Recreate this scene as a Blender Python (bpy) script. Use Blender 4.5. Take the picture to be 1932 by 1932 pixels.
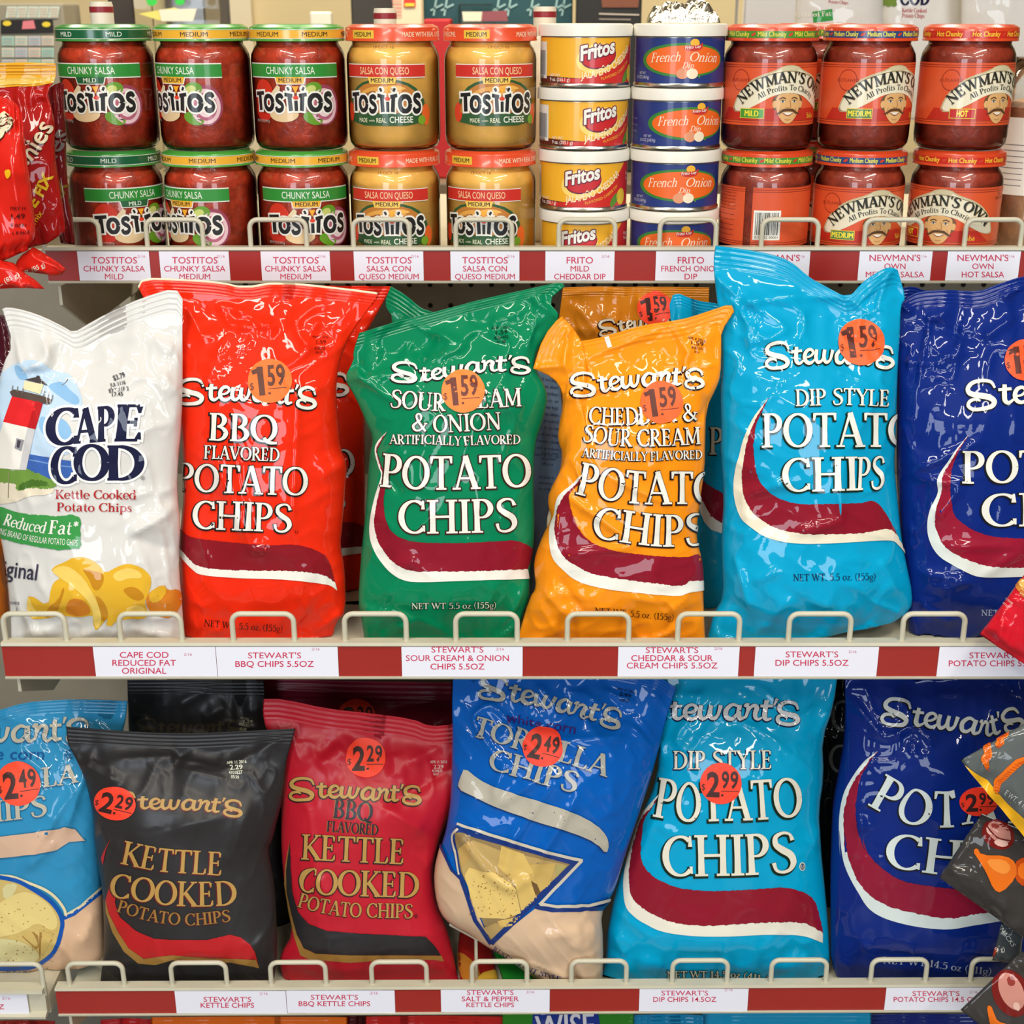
import bpy, math, random
import numpy as np
from mathutils import Vector, Matrix
from mathutils.bvhtree import BVHTree
from mathutils.geometry import tessellate_polygon

SC = bpy.context.scene
for o in list(bpy.data.objects):
    bpy.data.objects.remove(o)

# ------------------------------------------------------------------ camera
FPX, TILT, CAMZ = 2600.0, math.radians(20.0), 1.5
cam_data = bpy.data.cameras.new('camera')
cam = bpy.data.objects.new('camera', cam_data)
SC.collection.objects.link(cam)
cam.location = (0, 0, CAMZ)
cam.rotation_euler = (math.pi / 2 - TILT, 0, 0)
cam_data.sensor_width = 36.0
cam_data.sensor_fit = 'HORIZONTAL'
cam_data.lens = FPX / 1932.0 * 36.0
cam_data.clip_start = 0.05
cam_data.dof.use_dof = True
cam_data.dof.focus_distance = 1.27
cam_data.dof.aperture_fstop = 14.0
SC.camera = cam

# ------------------------------------------------------------------ light
world = bpy.data.worlds.new('store_air')
SC.world = world
world.use_nodes = True
wb = world.node_tree.nodes['Background']
wb.inputs['Color'].default_value = (0.95, 0.96, 1.0, 1)
wb.inputs['Strength'].default_value = 0.07


def area(name, loc, target, sx, sy, power, col):
    l = bpy.data.lights.new(name, 'AREA')
    l.shape = 'RECTANGLE'
    l.size, l.size_y = sx, sy
    l.energy = power
    l.color = col
    o = bpy.data.objects.new(name, l)
    SC.collection.objects.link(o)
    o.location = loc
    o.rotation_euler = (Vector(target) - Vector(loc)).to_track_quat('-Z', 'Y').to_euler()
    return o


WINDOW_L = area('daylight_window', (-1.45, -2.6, 1.75), (0, 1.2, 0.95), 1.1, 1.5, 36, (0.80, 0.90, 1.0))
WINDOW_R = area('daylight_window', (1.25, -2.9, 1.65), (0, 1.2, 0.9), 1.0, 1.4, 28, (0.84, 0.92, 1.0))
for fx, fy, pw in ((-0.75, 0.15, 17), (0.75, 0.15, 17), (-0.5, -1.3, 22), (0.9, -1.2, 18)):
    area('fluorescent_tube_light', (fx, fy, 2.72), (fx * 0.8, fy + 0.12, 0.0), 1.2, 0.16, pw, (1.0, 0.93, 0.81))
area('fluorescent_tube_light', (0.0, 2.6, 2.72), (0, 2.9, 0.0), 2.6, 0.3, 55, (1.0, 0.88, 0.7))

SC.view_settings.view_transform = 'Standard'
SC.view_settings.look = 'None'
SC.view_settings.gamma = 1.0
SC.view_settings.exposure = 0.3
SC.view_settings.use_curve_mapping = False

# ------------------------------------------------------------------ pixel helpers
Fv = np.array([0, math.cos(TILT), -math.sin(TILT)])
Uv = np.array([0, math.sin(TILT), math.cos(TILT)])
CAM = np.array([0, 0, CAMZ])


def rays(p):
    p = np.asarray(p, float).reshape(-1, 2)
    return Fv[None] + ((966 - p[:, 1]) / FPX)[:, None] * Uv[None] + np.stack(
        [(p[:, 0] - 966) / FPX, 0 * p[:, 0], 0 * p[:, 0]], 1)


def on_y(px, py, Y):
    d = rays([(px, py)])[0]
    return CAM + d * (Y / d[1])


# ------------------------------------------------------------------ materials
def lin(c):
    return tuple(((v / 255) / 12.92 if v / 255 <= 0.04045 else ((v / 255 + 0.055) / 1.055) ** 2.4) for v in c) + (1,)


MATS = {}


def mat(name, col, rough=0.5, metal=0.0, coat=0.0, coat_rough=0.1, bump=0.0, bscale=60.0, var=0.0, vscale=30.0, spec=0.5):
    key = (name, tuple(col), rough, metal, coat, bump, bscale, var, vscale)
    if key in MATS:
        return MATS[key]
    m = bpy.data.materials.new(name)
    m.use_nodes = True
    nt = m.node_tree
    b = nt.nodes['Principled BSDF']
    b.inputs['Base Color'].default_value = lin(col)
    b.inputs['Roughness'].default_value = rough
    b.inputs['Metallic'].default_value = metal
    b.inputs['Coat Weight'].default_value = coat
    b.inputs['Coat Roughness'].default_value = coat_rough
    b.inputs['Specular IOR Level'].default_value = spec
    tc = nt.nodes.new('ShaderNodeTexCoord')
    if var > 0:
        n = nt.nodes.new('ShaderNodeTexNoise')
        n.inputs['Scale'].default_value = vscale
        n.inputs['Detail'].default_value = 4
        nt.links.new(tc.outputs['Object'], n.inputs['Vector'])
        r = nt.nodes.new('ShaderNodeMapRange')
        r.inputs['From Min'].default_value = 0.3
        r.inputs['From Max'].default_value = 0.7
        r.inputs['To Min'].default_value = 1 - var
        r.inputs['To Max'].default_value = 1 + var
        nt.links.new(n.outputs['Fac'], r.inputs['Value'])
        mx = nt.nodes.new('ShaderNodeVectorMath')
        mx.operation = 'SCALE'
        mx.inputs[0].default_value = lin(col)[:3]
        nt.links.new(r.outputs['Result'], mx.inputs['Scale'])
        nt.links.new(mx.outputs['Vector'], b.inputs['Base Color'])
    if bump > 0:
        n = nt.nodes.new('ShaderNodeTexNoise')
        n.inputs['Scale'].default_value = bscale
        n.inputs['Detail'].default_value = 2.5
        n.inputs['Distortion'].default_value = 0.6
        nt.links.new(tc.outputs['Object'], n.inputs['Vector'])
        bp = nt.nodes.new('ShaderNodeBump')
        bp.inputs['Strength'].default_value = 1.0
        bp.inputs['Distance'].default_value = bump
        nt.links.new(n.outputs['Fac'], bp.inputs['Height'])
        nt.links.new(bp.outputs['Normal'], b.inputs['Normal'])
        if coat > 0:
            nt.links.new(bp.outputs['Normal'], b.inputs['Coat Normal'])
    MATS[key] = m
    return m


def film(col):       # glossy printed plastic
    return mat('glossy_film', col, rough=0.5, coat=0.62, coat_rough=0.03, bump=0.0005, bscale=24, spec=0.07)


def soft(col):       # satin printed foil
    return mat('satin_film', col, rough=0.40, coat=0.10, coat_rough=0.22, bump=0.0007, bscale=20, spec=0.35)


def paper(col):
    return mat('printed_paper', col, rough=0.45, coat=0.35, coat_rough=0.08)


def fluo(col):
    return mat('sticker_paper', col, rough=0.55, bump=0.0003, bscale=30)


def thin_glass():
    if 'glass' in MATS:
        return MATS['glass']
    m = bpy.data.materials.new('clear_glass')
    m.use_nodes = True
    nt = m.node_tree
    nt.nodes.clear()
    out = nt.nodes.new('ShaderNodeOutputMaterial')
    mx = nt.nodes.new('ShaderNodeMixShader')
    tr = nt.nodes.new('ShaderNodeBsdfTransparent')
    tr.inputs['Color'].default_value = (0.97, 0.98, 0.97, 1)
    gl = nt.nodes.new('ShaderNodeBsdfGlossy')
    gl.inputs['Roughness'].default_value = 0.03
    fr = nt.nodes.new('ShaderNodeFresnel')
    fr.inputs['IOR'].default_value = 1.5
    nt.links.new(fr.outputs[0], mx.inputs[0])
    nt.links.new(tr.outputs[0], mx.inputs[1])
    nt.links.new(gl.outputs[0], mx.inputs[2])
    nt.links.new(mx.outputs[0], out.inputs[0])
    MATS['glass'] = m
    return m


CREAM = mat('cream_enamel', (200, 195, 173), rough=0.35, var=0.04)
STEEL = mat('tin_rim', (200, 200, 195), rough=0.25, metal=1.0)

# ------------------------------------------------------------------ object helpers


def thing(name, label, cat, loc=(0, 0, 0), group=None):
    o = bpy.data.objects.new(name, None)
    o.empty_display_size = 0.02
    SC.collection.objects.link(o)
    o.location = loc
    o['label'] = label
    o['category'] = cat
    if group:
        o['group'] = group
    return o


def mesh_obj(name, verts, faces, mats, parent=None, midx=None, smooth=True, normals=None, label=None):
    me = bpy.data.meshes.new(name)
    me.from_pydata([tuple(map(float, v)) for v in verts], [], [tuple(map(int, f)) for f in faces])
    if not isinstance(mats, (list, tuple)):
        mats = [mats]
    for m in mats:
        me.materials.append(m)
    if midx is not None:
        me.polygons.foreach_set('material_index', np.asarray(midx, dtype=np.int32))
    if smooth:
        me.shade_smooth()
    else:
        me.shade_flat()
    if normals is not None:
        me.normals_split_custom_set_from_vertices([tuple(map(float, n)) for n in normals])
    me.update()
    o = bpy.data.objects.new(name, me)
    SC.collection.objects.link(o)
    if parent is not None:
        o.parent = parent
    if label:
        o['label'] = label
    return o


def tag(o, label, cat, group=None):
    o['label'] = label
    o['category'] = cat
    if group:
        o['group'] = group
    return o


def copy_tree(o, parent=None):
    c = o.copy()
    SC.collection.objects.link(c)
    if parent is not None:
        c.parent = parent
    for ch in [x for x in bpy.data.objects if x.parent == o]:
        copy_tree(ch, c)
    return c


class MB:
    def __init__(s):
        s.v, s.f = [], []

    def box(s, a, b):
        n = len(s.v)
        (x0, y0, z0), (x1, y1, z1) = a, b
        s.v += [(x0, y0, z0), (x1, y0, z0), (x1, y1, z0), (x0, y1, z0), (x0, y0, z1), (x1, y0, z1), (x1, y1, z1), (x0, y1, z1)]
        s.f += [tuple(n + i for i in q) for q in ((3, 2, 1, 0), (4, 5, 6, 7), (0, 1, 5, 4), (1, 2, 6, 5), (2, 3, 7, 6), (3, 0, 4, 7))]
        return s

    def prism_x(s, prof, x0, x1):      # profile in (y,z), extruded along x
        n, k = len(s.v), len(prof)
        s.v += [(x0, y, z) for y, z in prof] + [(x1, y, z) for y, z in prof]
        s.f += [(n + i, n + (i + 1) % k, n + k + (i + 1) % k, n + k + i) for i in range(k)]
        s.f += [tuple(n + i for i in range(k))[::-1], tuple(n + k + i for i in range(k))]
        return s

    def lathe(s, prof, n=48, c=(0, 0)):   # profile (r,z) bottom to top
        b = len(s.v)
        for r, z in prof:
            for i in range(n):
                a = 2 * math.pi * i / n
                s.v.append((c[0] + r * math.cos(a), c[1] + r * math.sin(a), z))
        for j in range(len(prof) - 1):
            for i in range(n):
                i2 = (i + 1) % n
                s.f.append((b + j * n + i, b + j * n + i2, b + (j + 1) * n + i2, b + (j + 1) * n + i))
        s.f.append(tuple(b + i for i in range(n))[::-1])
        s.f.append(tuple(b + (len(prof) - 1) * n + i for i in range(n)))
        return s

    def tube(s, path, r, n=10):
        path = [Vector(p) for p in path]
        b = len(s.v)
        for i, p in enumerate(path):
            t = (path[min(i + 1, len(path) - 1)] - path[max(i - 1, 0)]).normalized()
            a = Vector((0, 1, 0)) if abs(t.y) < 0.9 else Vector((1, 0, 0))
            u = t.cross(a).normalized()
            w = t.cross(u)
            for k in range(n):
                an = 2 * math.pi * k / n
                s.v.append(tuple(p + r * (math.cos(an) * u + math.sin(an) * w)))
        for i in range(len(path) - 1):
            for k in range(n):
                k2 = (k + 1) % n
                s.f.append((b + i * n + k, b + i * n + k2, b + (i + 1) * n + k2, b + (i + 1) * n + k))
        s.f.append(tuple(b + k for k in range(n)))
        s.f.append(tuple(b + (len(path) - 1) * n + k for k in range(n))[::-1])
        return s

    def make(s, name, m, parent=None, smooth=False, bevel=0.0, label=None):
        o = mesh_obj(name, s.v, s.f, m, parent, smooth=smooth, label=label)
        if bevel:
            md = o.modifiers.new('bevel', 'BEVEL')
            md.width = bevel
            md.segments = 2
            md.limit_method = 'ANGLE'
        if smooth:
            o.data.set_sharp_from_angle(angle=math.radians(40))
        return o


# ------------------------------------------------------------------ lettering: stroke alphabets
def arc(cx, cy, rx, ry, a0, a1, w=.15, t=.06, n=18):
    a = np.radians(np.linspace(a0, a1, n))
    return (np.stack([cx + rx * np.cos(a), cy + ry * np.sin(a)], 1), t + (w - t) * np.abs(np.cos(a)) ** 1.3)


def seg(p, q, w0, w1=None, n=4):
    w1 = w0 if w1 is None else w1
    k = np.linspace(0, 1, n)[:, None]
    return (np.array(p) * (1 - k) + np.array(q) * k, np.linspace(w0, w1, n))


def srf(x, y, l=.3, w=.055):
    return seg((x - l / 2, y), (x + l / 2, y), w, w, 4)


def stem(x, y0=0., y1=1., w=.15, b=1, t=1, l=.31):
    k = np.array([0, .1, .5, .9, 1.])
    out = [(np.stack([np.full(5, x), y0 + (y1 - y0) * k], 1), w * np.array([1.2, 1.02, .93, 1.02, 1.2]))]
    if b:
        out.append(srf(x, y0 + .027, l))
    if t:
        out.append(srf(x, y1 - .027, l))
    return out


def curve(pts, ws, n=26):
    p = np.array(pts, float)
    t = np.concatenate([[0], np.cumsum(np.hypot(*np.diff(p, axis=0).T))])
    w = np.array(ws, float) if hasattr(ws, '__len__') else np.full(len(p), ws)
    m = np.concatenate([[p[1] - p[0]], (p[2:] - p[:-2]) / 2, [p[-1] - p[-2]]])
    out, wo = [], []
    per = max(3, int(n / (len(p) - 1)))
    for i in range(len(p) - 1):
        for k in range(per):
            s = k / per
            h = (2 * s**3 - 3 * s**2 + 1, s**3 - 2 * s**2 + s, -2 * s**3 + 3 * s**2, s**3 - s**2)
            out.append(h[0] * p[i] + h[1] * m[i] + h[2] * p[i + 1] + h[3] * m[i + 1])
            wo.append(w[i] * (1 - s) + w[i + 1] * s)
    return (np.array(out + [p[-1]]), np.array(wo + [w[-1]]))


S_UP = curve([(.53, .78), (.47, .93), (.31, .97), (.14, .88), (.13, .70), (.28, .56), (.46, .43), (.52, .24), (.42, .07), (.24, .02), (.10, .08), (.05, .26)],
             [.10, .06, .07, .11, .14, .17, .17, .14, .09, .07, .07, .09], 44)
G = {
    'A': (.76, [seg((.09, .02), (.37, 1), .065, .075), seg((.37, 1.0), (.67, .02), .16, .16), seg((.2, .33), (.56, .33), .06), srf(.09, .027, .25), srf(.67, .027, .29)]),
    'B': (.64, stem(.15, t=0, b=0) + [seg((.02, .027), (.3, .027), .055), seg((.02, .973), (.28, .973), .055), arc(.26, .745, .22, .228, 90, -90), arc(.26, .27, .28, .243, 90, -90)]),
    'C': (.74, [arc(.42, .5, .35, .47, 52, 312, .16, .06, 26), seg((.66, .98), (.66, .72), .045, .10), seg((.67, .24), (.69, .06), .08, .04)]),
    'D': (.78, stem(.15, t=0, b=0) + [seg((.02, .027), (.3, .027), .055), seg((.02, .973), (.3, .973), .055), arc(.27, .5, .43, .473, 90, -90, .16, .06, 24)]),
    'E': (.62, stem(.15, t=0, b=0) + [seg((.02, .027), (.5, .027), .055), seg((.02, .973), (.48, .973), .055), seg((.15, .52), (.42, .52), .06), seg((.5, .05), (.53, .24), .1, .04), seg((.48, .95), (.49, .77), .1, .04), seg((.42, .64), (.42, .40), .05)]),
    'F': (.58, stem(.15, t=0) + [seg((.02, .973), (.48, .973), .055), seg((.15, .50), (.40, .50), .06), seg((.48, .95), (.49, .76), .1, .04), seg((.40, .62), (.40, .38), .05)]),
    'G': (.78, [arc(.42, .5, .35, .47, 52, 312, .16, .06, 26), seg((.66, .96), (.66, .74), .05, .10)] + stem(.66, .05, .42, .14, 0, 1)),
    'H': (.84, stem(.16) + stem(.68) + [seg((.16, .5), (.68, .5), .07)]),
    'I': (.34, stem(.17)),
    'J': (.44, stem(.26, .2, 1., b=0) + [curve([(.26, .25), (.22, .06), (.06, .02)], [.14, .1, .08])]),
    'K': (.74, stem(.15) + [seg((.2, .44), (.60, .97), .06, .07), seg((.28, .55), (.66, .02), .15, .16), srf(.6, .973, .24), srf(.65, .027, .26)]),
    'L': (.58, stem(.15, b=0) + [seg((.02, .027), (.5, .027), .055), seg((.5, .05), (.53, .26), .1, .04)]),
    'M': (.98, [seg((.14, .02), (.17, .98), .07), seg((.17, .98), (.48, .06), .15, .14), seg((.47, .06), (.79, .98), .06, .07)] + stem(.82, l=.28) + [srf(.14, .027, .25), srf(.13, .973, .2)]),
    'N': (.86, [seg((.15, .02), (.15, .98), .07), seg((.13, .98), (.70, .02), .15, .15), seg((.70, .02), (.70, .98), .07), srf(.15, .027, .26), srf(.10, .973, .2), srf(.70, .973, .26)]),
    'O': (.84, [arc(.42, .5, .35, .47, 0, 360, .16, .065, 34)]),
    'P': (.62, stem(.15, t=0) + [seg((.02, .973), (.3, .973), .055), arc(.27, .715, .25, .258, 90, -90, .15, .055), seg((.15, .457), (.27, .457), .055)]),
    'Q': (.86, [arc(.42, .5, .35, .47, 0, 360, .16, .065, 34), curve([(.42, .16), (.58, .0), (.84, -.02)], [.1, .13, .08])]),
    'R': (.70, stem(.15, t=0) + [seg((.02, .973), (.3, .973), .055), arc(.27, .735, .23, .238, 90, -90, .15, .055), seg((.15, .497), (.28, .497), .055), seg((.3, .5), (.62, .02), .15, .15), srf(.64, .027, .22)]),
    'S': (.60, [S_UP]),
    'T': (.70, stem(.35, t=0) + [seg((.05, .965), (.65, .965), .07), seg((.06, .99), (.04, .78), .1, .05), seg((.64, .99), (.66, .78), .1, .05)]),
    'U': (.82, [curve([(.16, .97), (.16, .3), (.25, .06), (.42, .02), (.6, .08), (.66, .3), (.66, .97)], [.15, .15, .12, .07, .07, .07, .07], 30), srf(.16, .973), srf(.66, .973, .26)]),
    'V': (.76, [seg((.09, .98), (.39, .02), .16, .13), seg((.39, .02), (.67, .98), .06, .065), srf(.09, .973, .28), srf(.67, .973, .24)]),
    'W': (1.10, [seg((.09, .98), (.34, .02), .15, .12), seg((.34, .02), (.55, .95), .06), seg((.53, .98), (.78, .02), .15, .12), seg((.78, .02), (1.02, .98), .06), srf(.09, .973, .26), srf(1.02, .973, .22), srf(.53, .973, .22)]),
    'Y': (.72, [seg((.08, .98), (.37, .48), .15, .14), seg((.37, .48), (.64, .98), .06)] + stem(.37, 0, .5, .15, 1, 0) + [srf(.08, .973, .26), srf(.64, .973, .22)]),
    'Z': (.64, [seg((.08, .97), (.56, .97), .06), seg((.54, .97), (.10, .03), .14), seg((.08, .03), (.58, .03), .06)]),
    '&': (.86, [curve([(.78, .45), (.66, .2), (.42, .02), (.2, .06), (.12, .25), (.24, .42), (.46, .62), (.48, .84), (.36, .97), (.24, .88), (.26, .7), (.48, .38), (.82, .02)], [.06, .07, .1, .13, .14, .1, .08, .12, .08, .1, .1, .14, .12], 50), srf(.78, .46, .2)]),
    '.': (.24, [seg((.12, .0), (.12, .13), .13)]),
    ',': (.24, [seg((.12, .1), (.07, -.14), .12, .04)]),
    "'": (.22, [seg((.12, 1.02), (.07, .74), .12, .04)]),
    '*': (.42, [seg((.2, .98), (.2, .6), .08), seg((.05, .9), (.36, .68), .08), seg((.05, .68), (.36, .9), .08)]),
    '(': (.34, [curve([(.27, 1.05), (.12, .75), (.10, .4), (.27, -.18)], [.05, .09, .09, .05])]),
    ')': (.34, [curve([(.07, 1.05), (.22, .75), (.24, .4), (.07, -.18)], [.05, .09, .09, .05])]),
    '1': (.42, stem(.22, t=0) + [seg((.22, .97), (.07, .82), .08, .05)]),
    '2': (.58, [curve([(.09, .74), (.2, .95), (.4, .93), (.46, .72), (.32, .4), (.08, .05)], [.09, .07, .09, .14, .1, .07], 30), seg((.08, .05), (.52, .05), .09)]),
    '4': (.6, [seg((.40, 1), (.06, .32), .06), seg((.05, .3), (.55, .3), .08)] + stem(.40, 0, 1, .13, 1, 0)),
    '5': (.56, [seg((.15, .95), (.48, .95), .09), seg((.15, .95), (.11, .56), .06), curve([(.11, .56), (.3, .64), (.46, .5), (.46, .2), (.3, .03), (.06, .08)], [.06, .07, .12, .14, .08, .1], 30)]),
    '7': (.52, [seg((.06, .95), (.48, .95), .09), seg((.48, .95), (.2, 0), .07, .14)]),
    '$': (.56, [S_UP, seg((.3, 1.1), (.3, -.12), .05)]),
    # lower case
    'a': (.54, [curve([(.1, .52), (.2, .64), (.36, .6), (.38, .45), (.38, .12), (.5, .03)], [.1, .07, .1, .13, .13, .07], 24), curve([(.38, .38), (.2, .36), (.08, .2), (.14, .04), (.28, .04), (.38, .18)], [.06, .07, .13, .1, .06, .06], 24)]),
    'c': (.5, [arc(.29, .33, .22, .31, 50, 315, .13, .06), seg((.43, .58), (.44, .48), .1, .08)]),
    'd': (.6, [arc(.28, .33, .22, .31, 0, 360, .13, .05, 24), seg((.45, 0), (.45, 1), .13), srf(.40, .975, .2), srf(.5, .025, .18)]),
    'e': (.52, [arc(.28, .33, .22, .31, 0, 318, .13, .06, 24), seg((.08, .35), (.5, .35), .055)]),
    'f': (.36, [curve([(.36, .93), (.24, .98), (.17, .8), (.17, 0)], [.1, .08, .12, .12], 20), seg((.03, .62), (.34, .62), .06), srf(.17, .025, .26)]),
    'g': (.54, [arc(.26, .40, .18, .23, 0, 360, .11, .05, 20), curve([(.14, .2), (.12, .06), (.4, -.02), (.46, -.16), (.26, -.27), (.06, -.17), (.14, -.02)], .07, 24), seg((.4, .56), (.54, .64), .06)]),
    'h': (.62, [seg((.14, 0), (.14, 1), .13), curve([(.14, .42), (.3, .64), (.46, .52), (.46, 0)], [.06, .09, .13, .13], 18), srf(.14, .025, .24), srf(.46, .025, .24), srf(.09, .975, .2)]),
    'i': (.3, [seg((.15, 0), (.15, .64), .13), srf(.15, .025, .26), srf(.1, .62, .18), seg((.15, .80), (.15, .95), .14)]),
    'k': (.6, [seg((.14, 0), (.14, 1), .13), seg((.18, .26), (.46, .62), .06), seg((.25, .36), (.5, .02), .13), srf(.14, .025, .24), srf(.46, .62, .2), srf(.5, .025, .2), srf(.09, .975, .2)]),
    'l': (.3, [seg((.15, 0), (.15, 1), .13), srf(.15, .025, .26), srf(.1, .975, .2)]),
    'm': (.9, [seg((.13, 0), (.13, .64), .12), curve([(.13, .42), (.27, .64), (.42, .52), (.42, 0)], [.06, .09, .12, .12], 18), curve([(.42, .42), (.57, .64), (.72, .52), (.72, 0)], [.06, .09, .12, .12], 18), srf(.13, .025, .22), srf(.42, .025, .22), srf(.72, .025, .22)]),
    'n': (.62, [seg((.14, 0), (.14, .64), .13), curve([(.14, .42), (.3, .64), (.46, .52), (.46, 0)], [.06, .09, .13, .13], 18), srf(.14, .025, .24), srf(.46, .025, .24), srf(.09, .62, .18)]),
    'o': (.56, [arc(.28, .33, .22, .31, 0, 360, .13, .06, 24)]),
    'p': (.6, [seg((.14, -.28), (.14, .64), .13), arc(.32, .33, .2, .31, 0, 360, .13, .05, 24), srf(.14, -.26, .26), srf(.09, .62, .16)]),
    'r': (.44, [seg((.14, 0), (.14, .64), .13), curve([(.14, .4), (.26, .62), (.4, .58)], [.06, .09, .13], 12), srf(.14, .025, .26), srf(.09, .62, .16)]),
    's': (.44, [(S_UP[0] * np.array([.68, .66]), S_UP[1] * .72)]),
    't': (.38, [curve([(.17, .9), (.17, .2), (.24, .03), (.36, .08)], [.06, .13, .1, .06], 16), seg((.03, .62), (.34, .62), .06)]),
    'u': (.62, [curve([(.14, .62), (.14, .2), (.26, .03), (.46, .2)], [.13, .13, .09, .06], 18), seg((.46, 0), (.46, .64), .13), srf(.1, .62, .18), srf(.52, .025, .14)]),
    'y': (.54, [seg((.08, .64), (.28, .05), .13, .12), curve([(.46, .64), (.28, .05), (.18, -.22), (.04, -.24)], [.05, .06, .07, .1], 18), srf(.08, .62, .22), srf(.46, .62, .18)]),
    'z': (.5, [seg((.06, .60), (.44, .60), .07), seg((.42, .6), (.08, .04), .12), seg((.06, .04), (.46, .04), .07)]),
    '/': (.4, [seg((.06, -.05), (.34, 1.02), .08)]),
    ':': (.24, [seg((.12, .0), (.12, .13), .13), seg((.12, .45), (.12, .58), .13)]),
}


def u_i(pts, ws, n=26):       # hand-traced script logo, traced units -> baseline units
    p = [((x - 545) / 1180., (1022 - y) / 1180.) for x, y in pts]
    w = np.array(ws) / 1180. if hasattr(ws, '__len__') else ws / 1180.
    return curve(p, w, n)


def u_t(pts, ws, n=26):
    return u_i([(1010 + (x - 760) * .9, y + 674) for x, y in pts], ws, n)


SCRIPT = [
    u_i([(768, 905), (742, 858), (680, 842), (610, 852), (572, 888), (582, 925), (640, 948), (712, 966), (755, 1000), (735, 1038), (670, 1050), (598, 1048), (562, 1018), (578, 985), (622, 975), (655, 990)],
        [16, 24, 26, 30, 34, 38, 42, 44, 40, 34, 28, 26, 28, 26, 22, 14], 60),
    u_i([(838, 884), (832, 960), (836, 1004), (862, 1020), (900, 996)], [30, 36, 34, 26, 16], 20),
    u_i([(790, 922), (886, 918)], 22, 6),
    u_i([(898, 975), (955, 968), (988, 936), (964, 910), (926, 924), (908, 968), (922, 1008), (964, 1020), (1014, 984)], [14, 18, 24, 24, 30, 34, 32, 26, 14], 36),
    u_i([(1020, 912), (1012, 985), (1034, 1018), (1072, 992), (1092, 914)], [30, 34, 28, 22, 28], 24),
    u_i([(1092, 914), (1084, 985), (1106, 1018), (1142, 992), (1162, 914)], [28, 34, 28, 22, 30], 24),
    u_t([(1072, 252), (1020, 236), (972, 280), (976, 334), (1020, 345), (1068, 300)], [20, 26, 34, 34, 26, 18], 26),
    u_t([(1078, 238), (1070, 315), (1090, 346), (1126, 326)], [32, 36, 28, 14], 16),
    u_t([(1100, 344), (1126, 330), (1140, 290), (1147, 244)], [18, 20, 24, 32], 14),
    u_t([(1116, 252), (1130, 236), (1150, 240)], [16, 24, 30], 8),
    u_t([(1140, 296), (1165, 254), (1194, 240), (1213, 258), (1202, 298), (1204, 332), (1226, 346), (1258, 330)], [14, 22, 30, 34, 32, 30, 24, 14], 32),
    u_t([(1286, 194), (1276, 310), (1292, 344), (1334, 332)], [30, 36, 30, 14], 18),
    u_t([(1240, 242), (1336, 236)], 22, 6),
    u_t([(1368, 178), (1350, 226)], [24, 10], 6),
    u_t([(1538, 252), (1512, 206), (1450, 196), (1396, 226), (1402, 270), (1460, 290), (1520, 302), (1542, 336), (1500, 366), (1430, 368), (1386, 350), (1386, 316), (1420, 304), (1456, 320)],
        [14, 24, 26, 32, 34, 38, 38, 34, 28, 26, 28, 24, 20, 12], 54),
]

_txt = {}


def font_mesh(s, off):
    k = (s, off)
    if k in _txt:
        return _txt[k]
    cu = bpy.data.curves.new('t', 'FONT')
    cu.body = s
    cu.offset = off
    cu.resolution_u = 3
    o = bpy.data.objects.new('t', cu)
    SC.collection.objects.link(o)
    bpy.context.view_layer.update()
    e = o.evaluated_get(bpy.context.evaluated_depsgraph_get())
    m = e.to_mesh()
    v = np.array([x.co[:2] for x in m.vertices]).reshape(-1, 2)
    f = [tuple(p.vertices) for p in m.polygons]
    e.to_mesh_clear()
    bpy.data.objects.remove(o)
    bpy.data.curves.remove(cu)
    _txt[k] = (v, f)
    return _txt[k]


def resample(pts, n, closed=False):
    p = np.asarray(pts, float)
    t = np.concatenate([[0], np.cumsum(np.hypot(*np.diff(p, axis=0).T))])
    s = np.linspace(0, t[-1], n)
    return np.stack([np.interp(s, t, p[:, 0]), np.interp(s, t, p[:, 1])], 1)


def split(poly, ax, c):
    a, b = [], []
    n = len(poly)
    for i in range(n):
        p, q = poly[i], poly[(i + 1) % n]
        dp, dq = p[ax] - c, q[ax] - c
        if dp <= 0:
            a.append(p)
        if dp >= 0:
            b.append(p)
        if dp * dq < 0:
            t = dp / (dp - dq)
            m = (p[0] + (q[0] - p[0]) * t, p[1] + (q[1] - p[1]) * t)
            a.append(m)
            b.append(m)
    return a, b


def cut(poly, step):
    out = [poly]
    for ax in (0, 1):
        nxt = []
        for p in out:
            lo, hi = min(q[ax] for q in p), max(q[ax] for q in p)
            rem = p
            for k in range(int(math.floor(lo / step)) + 1, int(math.ceil(hi / step))):
                a, rem = split(rem, ax, k * step)
                if len(a) > 2:
                    nxt.append(a)
            if len(rem) > 2:
                nxt.append(rem)
        out = nxt
    return out


FRAMES = {'A': (0, 530, 5.3667), 'B': (0, 870, 5.3667), 'C': (250, 510, 3.864), 'D': (320, 800, 4.6), 'E': (640, 520, 4.391),
          'F': (640, 800, 4.391), 'G': (980, 520, 4.6), 'H': (960, 820, 4.6), 'I': (1320, 450, 4.391), 'J': (1300, 800, 4.391),
          'K': (1660, 500, 5.3676), 'L': (1660, 820, 4.294), 'M': (0, 1270, 4.6), 'N': (0, 1512, 4.6), 'O': (120, 1340, 4.2),
          'P': (480, 1270, 4.6), 'Q': (400, 1512, 4.6), 'R': (820, 1270, 4.2), 'S': (780, 1512, 4.6), 'T': (1120, 1270, 4.025),
          'U': (1100, 1512, 4.6), 'V': (1540, 1270, 4.9286), 'W': (1512, 1512, 2.6), 'X': (0, 100, 2.3727), '': (0, 0, 1.0)}


def fr(f, pts):
    ox, oy, s = FRAMES[f]
    return [(ox + x / s, oy + y / s) for x, y in pts]


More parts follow.
